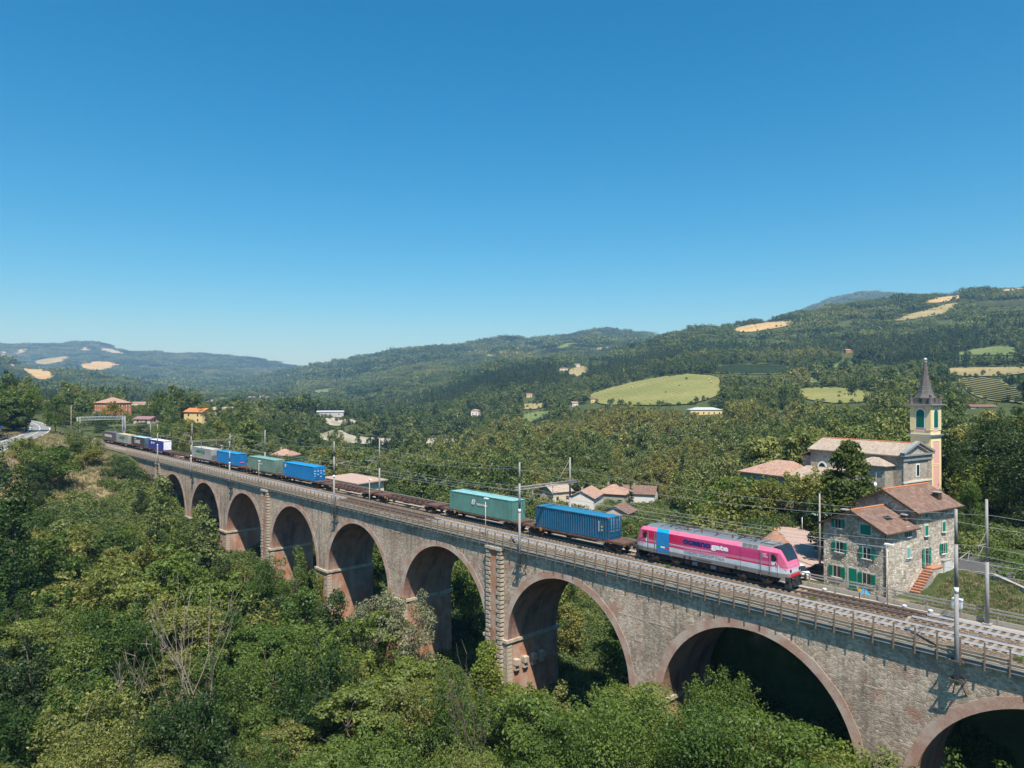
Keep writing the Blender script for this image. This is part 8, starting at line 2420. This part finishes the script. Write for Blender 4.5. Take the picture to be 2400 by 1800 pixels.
for lab, lst in ALIKE.items():
    if len(lst) > 1:
        for k, (px, e) in enumerate(sorted(lst, key=lambda q: q[0])):
            if k < len(ORD): e['label'] = '%s, %s' % (lab, ORD[k] if k or len(lst) > 1 else '')
print('individual trees', n1, n2, n3, n4)

# ---- undergrowth: shrubs too many to count
def cover_points(n, gen, ok, minsp=0):
    P = []
    for _ in range(n):
        X, Y = gen()
        if ok(X, Y): P.append((X, Y))
    return np.array(P)
def shrub_ok(X, Y):
    s, t = to_st(X, Y)
    if blocked_sheet(X, Y, Y) and not (t < 9.3 and t > -2.2 and -203 < s < 50): return False
    px = 1200 + FPX * X / Y
    if not -120 < px < 2520: return False
    # the dry slope stays open
    if open_slope(X, Y) and rng.random() < 0.93: return False
    return True
def gen_u():
    D = 40 * (270 / 40) ** rng.random(); px = rng.uniform(-120, 2520); return at(px, D, 0)[0], D
P = cover_points(26000, gen_u, shrub_ok)
zz = ground_z(P[:, 0], P[:, 1]); D = P[:, 1]
sc = nrng.uniform(0.45, 1.2, len(P)) * np.interp(D, [40, 250], [0.65, 1.4])
# not above the vegetation line in front of the viaduct
pxs = 1200 + FPX * P[:, 0] / D; s_, t_ = to_st(P[:, 0], P[:, 1])
lim = CAM_Z + (914 - limit_near(pxs)) / FPX * D
hh = 3.4 * sc; keep = np.where(t_ < 0.5, zz + hh < lim + 0.6, True)
P, zz, sc = P[keep], zz[keep], sc[keep]
n = len(P)
protos = [(make_crown('shrub', 60 + k, 1100, 0.30, M['leaf_far'])[0], None) for k in range(4)]
tint = np.clip(0.45 + 0.9 * fbm(P[:, 0] / 22, P[:, 1] / 22, 3, 21) + nrng.normal(0, 0.16, n), 0.05, 0.98)
instancer('undergrowth', np.stack([P[:, 0], P[:, 1], zz - 0.1], -1), np.stack([sc * 1.1, sc * 1.1, sc], -1), nrng.uniform(0, 6.28, n), nrng.integers(0, 4, n), tint, protos)
print('undergrowth', n)

# ---- hedgerows and lone bushes along the margins of the fields
HP, HS = [], []
for p, Dm, d0, d1 in FIELDS:
    if Dm > 2300 or Dm < 380: continue
    for k in range(len(p)):
        a, b = p[k], p[(k + 1) % len(p)]
        for f in np.linspace(0, 1, max(2, int(np.hypot(*(b - a)) * Dm / FPX / 7)), endpoint=False):
            if rng.random() < 0.45: continue
            q = a * (1 - f) + b * f + nrng.normal(0, 1.2, 2)
            HP.append(q); HS.append(rng.uniform(0.22, 0.62) * (1.25 if Dm > 1000 else 1.0))
    c = p.mean(0)
    for _ in range(3):
        q = c + (p[rng.randrange(len(p))] - c) * rng.uniform(0.1, 0.85); HP.append(q); HS.append(rng.uniform(0.2, 0.45))
HP = np.array(HP); HG = ray_ground(HP[:, 0], HP[:, 1], 200, 3200, 320)
ok = ~np.isnan(HG[:, 0]); HG, HS = HG[ok], np.array(HS)[ok]; n = len(HG)
instancer('hedgerow_foliage', HG - np.array([0, 0, 0.6]), np.stack([HS, HS, HS * nrng.uniform(0.7, 1.2, n)], -1), nrng.uniform(0, 6.28, n), nrng.integers(0, 3, n), np.clip(nrng.normal(0.34, 0.16, n), 0.02, 0.9), [mass_proto('round', 141 + k, 420, 1.2) for k in range(3)])
# ---- the woods of the valley and the hills
def in_fields(px, py_list, D):
    m = np.zeros(len(px), bool)
    for p, Dm, d0, d1 in FIELDS:
        c = (D < d1 * 1.03) & (D > d0 * 0.35)
        for py in py_list: m |= c & inside(p, px, py)
    return m
def wood(name, d0, d1, spacing, protos, scale, tall, tintf, pxr=(-260, 2660), conif=None, seed=1):
    rs = np.random.default_rng(seed)
    a0, a1 = math.atan((pxr[0] - 1200) / FPX), math.atan((pxr[1] - 1200) / FPX)
    area = 0.5 * (a1 - a0) * (d1 * d1 - d0 * d0)
    n = int(area / spacing ** 2)
    a = rs.uniform(a0, a1, n); r = np.sqrt(rs.uniform(d0 * d0, d1 * d1, n))
    X, Y = r * np.sin(a), r * np.cos(a)
    Zg = ground_z(X, Y)
    sz = scale * rs.uniform(0.6, 1.25, n) * (1.0 + 1.1 * np.clip(fbm(X / 45, Y / 45, 2, 51), -0.25, 0.5)) + scale * 0.35 * (rs.uniform(0, 1, n) < 0.08)
    szz = sz * rs.uniform(0.85, 1.4, n); tall = 0.95 * tall * szz / scale
    px, py = to_px(np.stack([X, Y, Zg], -1)); _, pt = to_px(np.stack([X, Y, Zg + tall], -1)); _, pm = to_px(np.stack([X, Y, Zg + tall * 0.55], -1))
    keep = ~in_fields(px, [py, pm, pt], Y)
    s, t = to_st(X, Y)
    keep &= ~((s > -430) & (t > -8) & (t < 17) & (s < 60))
    keep &= ~((s > -60) & (t > 9) & (t < 70) & (Y < 150))
    for x0, x1, y0, y1, Dm in CLEAR:
        hw = FPX * sz * 3.4 / Y
        keep &= ~((Y < Dm * 1.02) & (px > x0 - hw) & (px < x1 + hw) & (pt < y1) & (py > y0))
    dR = np.min(np.hypot(ROAD_C[None, ::3, 0] - X[:, None], ROAD_C[None, ::3, 1] - Y[:, None]), 1) if d0 < 400 else np.full(n, 99.0)
    keep &= dR > 8
    # glades and hedgerow gaps
    keep &= fbm(X / 120, Y / 120, 3, 77) > -0.27
    # not on top of the individual trees
    if d0 < 300:
        for (A, B, c) in PLANTED: keep &= (X - A) ** 2 + (Y - B) ** 2 > (0.42 * c + 0.3 * spacing) ** 2
    # leave out what lies behind a nearer ridge: hidden ground
    el = (Zg + tall - CAM_Z) / np.hypot(X, Y)
    ia = np.clip(((np.arctan2(X, Y) - AZ[0]) / (AZ[1] - AZ[0])).astype(int), 0, len(AZ) - 2)
    elg = (GZ - CAM_Z) / RR[None]
    mx = np.maximum.accumulate(elg, 1)
    jr = np.clip(np.searchsorted(RR, r * 0.985) - 1, 0, len(RR) - 1)
    keep &= el > mx[ia, jr] - 0.004
    X, Y, Zg, px, py, sz, szz = X[keep], Y[keep], Zg[keep], px[keep], py[keep], sz[keep], szz[keep]; n = len(X)
    k = len(protos)
    idx = rs.integers(0, k if conif is None else k - conif, n)
    tint = tintf(X, Y, px, py, rs)
    if conif:
        cn = ((fbm(X / 300, Y / 300, 3, 31) > 0.10) & (Y > 700)) | (rs.uniform(0, 1, n) < 0.03)
        pine = ((px > 1050) & (px < 1560) & (py > 838) & (py < 905)) | ((px > 1760) & (px < 2300) & (py > 745) & (py < 838))
        cn |= pine & (rs.uniform(0, 1, n) < 0.8)
        idx = np.where(cn, k - 1 - rs.integers(0, conif, n), idx); tint = np.where(cn, np.clip(tint * 0.5 + 0.06, 0, 1), tint)
    instancer(name, np.stack([X, Y, Zg - 0.5], -1), np.stack([sz, sz, szz], -1), rs.uniform(0, 6.28, n), idx, tint, protos)
    print(name, n)
def tint_valley(X, Y, px, py, rs):
    base = 0.52 + 1.1 * fbm(X / 70, Y / 70, 3, 41)
    # rows of pale poplars in the flood plain
    base += 0.22 * ((py > 985) & (px > 950)) 
    return np.clip(base + rs.normal(0, 0.13, len(X)), 0.0, 0.97)
def tint_hill(X, Y, px, py, rs):
    base = 0.47 + 1.05 * fbm(X / 160, Y / 160, 4, 43)
    return np.clip(base + rs.normal(0, 0.14, len(X)), 0.0, 0.93)
fin_p = [mass_proto('oval', 101, 2200, 0.5), mass_proto('round', 102, 2400, 0.52), mass_proto('oval', 103, 2200, 0.5), mass_proto('loose', 104, 1700, 0.46), mass_proto('round', 105, 2400, 0.52), mass_proto('feather', 106, 2400, 0.5)]
mid_p = [mass_proto('oval', 101, 1000, 0.75), mass_proto('round', 102, 1100, 0.8), mass_proto('oval', 103, 1000, 0.75), mass_proto('loose', 104, 800, 0.7), mass_proto('round', 105, 1100, 0.8)]
low_p = [mass_proto('round', 111, 330, 1.5), mass_proto('oval', 112, 300, 1.4), mass_proto('round', 113, 330, 1.5), mass_proto('round', 114, 330, 1.5), mass_proto('conifer', 115, 240, 1.3), mass_proto('conifer', 116, 240, 1.3)]
wood('valley_wood', 150, 340, 5.6, fin_p, 1.0, 11, tint_valley, seed=3)
wood('valley_wood', 340, 620, 5.6, mid_p, 1.0, 11, tint_valley, seed=13)
wood('hillside_wood', 620, 1450, 6.6, low_p, 0.95, 9.5, tint_hill, conif=2, seed=4)
st_p = [patch_proto(121 + k, 30, 4, 420, 2.6) for k in range(4)]
wood('hillside_forest', 1450, 2700, 21, st_p, 1.0, 10, tint_hill, seed=5)
fr_p = [patch_proto(131 + k, 60, 5, 420, 5.0, 6, 14) for k in range(4)]
wood('distant_forest', 2700, 8200, 44, fr_p, 1.0, 11, tint_hill, seed=6)
# ------------------------------------------------------------------ ivy, weeds, hay bales
def ivy(label, pts_n, size=0.30, name='ivy'):
    P, Nn = pts_n
    rs = np.random.default_rng(5)
    c = P.mean(0); c[2] = P[:, 2].min()
    me = leaves_mesh(name, P - c, Nn, size, M['leaf_ivy'], rs, aspect=0.8)
    o = obj(name, me, None, tuple(c)); tag(o, label, 'ivy')
    return o
def ivy_face(fn, n, seed, nrm, thick=0.35):
    rs = np.random.default_rng(seed); out = []
    while len(out) < n:
        p = fn(rs)
        if p is not None: out.append(p)
    P = np.array(out); nr = np.array(nrm)[None] * rs.uniform(0.2, 1.0, (n, 1)) * thick
    P = P + nr
    Nn = np.array(nrm)[None] + np.array([0, 0, 0.5]) + rs.normal(0, 0.5, (n, 3)); Nn /= np.linalg.norm(Nn, axis=1, keepdims=True)
    return P, Nn
sdv = np.array([SD[0], SD[1], 0]); tdv = np.array([TD[0], TD[1], 0])
# triangle of ivy on the cheek of the pier left of the second arch (faces +s)
def f1(rs):
    t, z = rs.uniform(0.3, 7.5), rs.uniform(-19, -9.5)
    if z > -9.6 - abs(t - 1.6) * 1.15 + 0.5 * math.sin(t * 3) : return None
    return np.array(st(-182.0, t, z))
ivy('ivy spread in a triangle on the pier of the second arch', ivy_face(f1, 2600, 3, sdv, 0.5), 0.42)
# mound of ivy over the foot of the near pilaster
def f2(rs):
    s, z = rs.uniform(-72.0, -65.2), rs.uniform(-24, -12.6)
    w = 0.5 + 1.5 * min(1, (-z - 12.6) / 3.5) ** 0.6 + (-z - 12.6) * 0.16 + 0.45 * math.sin(z * 1.9 + (1 if s > -68.6 else 3))
    if abs(s + 68.6) > w: return None
    return np.array(st(s, -0.6 - 0.9 * max(0.1, math.cos((s + 68.6) / w * 1.4)) * min(1, (-z - 12.4) / 3), z))
ivy('ivy mound over the foot of the near pilaster', ivy_face(f2, 4200, 4, -tdv, 0.6), 0.30)
# climbers on the wall edge by the last arch at the right
def f3(rs):
    s, z = rs.uniform(-25.6, -22.4), rs.uniform(-19, -9.5)
    if rs.uniform() > (-z - 9) / 9: return None
    return np.array(st(s, -0.1, z))
ivy('ivy climbing the pier between the two right-hand arches', ivy_face(f3, 1500, 6, -tdv, 0.5), 0.28)
def f4(rs):
    s, z = rs.uniform(-117.2, -113.4), rs.uniform(-20, -13.2)
    if rs.uniform() > 0.35 + 0.5 * math.sin(s * 5 + z * 2): return None
    return np.array(st(s, -0.3, z))
ivy('sparse climber on the brick pier left of the fifth arch', ivy_face(f4, 900, 7, -tdv, 0.3), 0.26)
# hay bales on the meadow
bale_me = MB().lathe([(0.9, -0.65), (0.95, -0.6), (0.95, 0.6), (0.9, 0.65)], n=14, axis='y').mesh('hay_bale', M['wheat'])
for i, (x, y, lab) in enumerate(((1418, 933, 'pale hay bale at the left foot of the meadow'), (1458, 908, 'pale hay bale near the upper left edge of the meadow'), (1481, 911, 'pale hay bale right of the upper left one'), (1668, 899, 'pale hay bale near the right edge of the meadow'), (1662, 893, 'pale hay bale above the right one'))):
    P = ray_ground([x], [y], 300, 3000)[0]
    if np.isnan(P[0]): continue
    o = obj('hay_bale', bale_me, None, (P[0], P[1], P[2] + 1.9), rng.uniform(0, 3)); o.scale = (1.5, 1.5, 1.5)
    tag(o, lab, 'hay bale', 'hay bales on the meadow')
# grass tufts of the dry slope and the bank by the house
def tuft(seed, mat):
    rs = np.random.default_rng(seed); mb = MB()
    for k in range(26):
        a = rs.uniform(0, 6.28); r = rs.uniform(0, 0.55); l = rs.uniform(0.25, 0.6); w = 0.05
        x, y = r * math.cos(a), r * math.sin(a); dx, dy = rs.normal(0, 0.18, 2); b = rs.uniform(0, 6.28)
        mb.face([(x - w * math.cos(b), y - w * math.sin(b), 0), (x + w * math.cos(b), y + w * math.sin(b), 0), (x + dx, y + dy, l)])
    return mb.mesh('tuft', mat)
M['drygrass'] = simple('dry_grass', (0.33, 0.26, 0.14), 0.95, var=0.35, scale=6); M['grass'] = simple('green_grass', (0.12, 0.15, 0.045), 0.95, var=0.35, scale=6)
def grass_field(name, n, gen, protos, sc):
    P = []
    for _ in range(n):
        q = gen()
        if q is not None: P.append(q)
    P = np.array(P); n = len(P)
    instancer(name, np.stack([P[:, 0], P[:, 1], ground_z(P[:, 0], P[:, 1])], -1), np.repeat(nrng.uniform(0.6, 1.5, n)[:, None] * sc, 3, 1), nrng.uniform(0, 6.28, n), nrng.integers(0, len(protos), n), np.zeros(n), protos)
def gs1():
    s, t = rng.uniform(-345, -196), rng.uniform(-75, -4); p = st(s, t)
    if np.min(np.hypot(ROAD_C[:, 0] - p[0], ROAD_C[:, 1] - p[1])) < 5: return None
    return p[0], p[1]
grass_field('dry_grass', 9000, gs1, [(tuft(1, M['drygrass']), 0), (tuft(2, M['drygrass']), 0), (tuft(3, M['grass']), 0)], 1.5)
LANE_EDGE = [on_shelf(*q) for q in ((2168, 1300), (2210, 1320), (2270, 1345), (2350, 1370), (2430, 1395))]
def gs2():
    v, u = rng.uniform(-6, 16), rng.uniform(-26, -2.2); p = huv(v, u); s, t = to_st(*p)
    if t < 9.6: return None
    if np.min([np.hypot(p[0] - a[0], p[1] - a[1]) for a in pts]) < 1.2: return None
    if np.min([np.hypot(p[0] - a[0], p[1] - a[1]) for a in LANE_EDGE]) < 2.2: return None
    return p
grass_field('bank_grass', 9000, gs2, [(tuft(4, M['grass']), 0), (tuft(5, M['drygrass']), 0), (tuft(6, M['grass']), 0)], 0.42)
# weeds between the rails
for i, (s, t) in enumerate(((-45.3, 4.5), (-29.5, 4.4), (-13.0, 0.9), (-58.0, 4.4))):
    o = obj('weed', PROTO['shrubA'][0], None, st(s, t, -0.3)); o.scale = (0.16, 0.16, 0.13)
    tag(o, ['green weed tuft on the ballast beside the locomotive rear', 'green weed tuft between the tracks before the points', 'green weed tuft at the ballast edge far right', 'green weed tuft between the tracks beside the dark blue container'][i], 'weed')
# low board wall between the far path and the bank
# ------------------------------------------------------------------ air
hm = bpy.data.materials.new('valley_air'); hm.use_nodes = True
nt = hm.node_tree; nt.nodes.remove(nt.nodes['Principled BSDF'])
pv = nt.nodes.new('ShaderNodeVolumePrincipled')
pv.inputs['Color'].default_value = (0.29, 0.58, 1.0, 1)
pv.inputs['Absorption Color'].default_value = (1, 1, 1, 1); pv.inputs['Density'].default_value = 1.0e-4; pv.inputs['Anisotropy'].default_value = 0.0
nt.links.new(pv.outputs[0], nt.nodes['Material Output'].inputs['Volume'])
top = float(GZ.max()) + 60
mb = MB(); mb.box(-9500, 9500, -60, 9600, float(GZ.min()) - 40, top)
hz_ = mb.build('haze', hm); tag(hz_, kind='stuff')
hz_.display_type = 'WIRE'
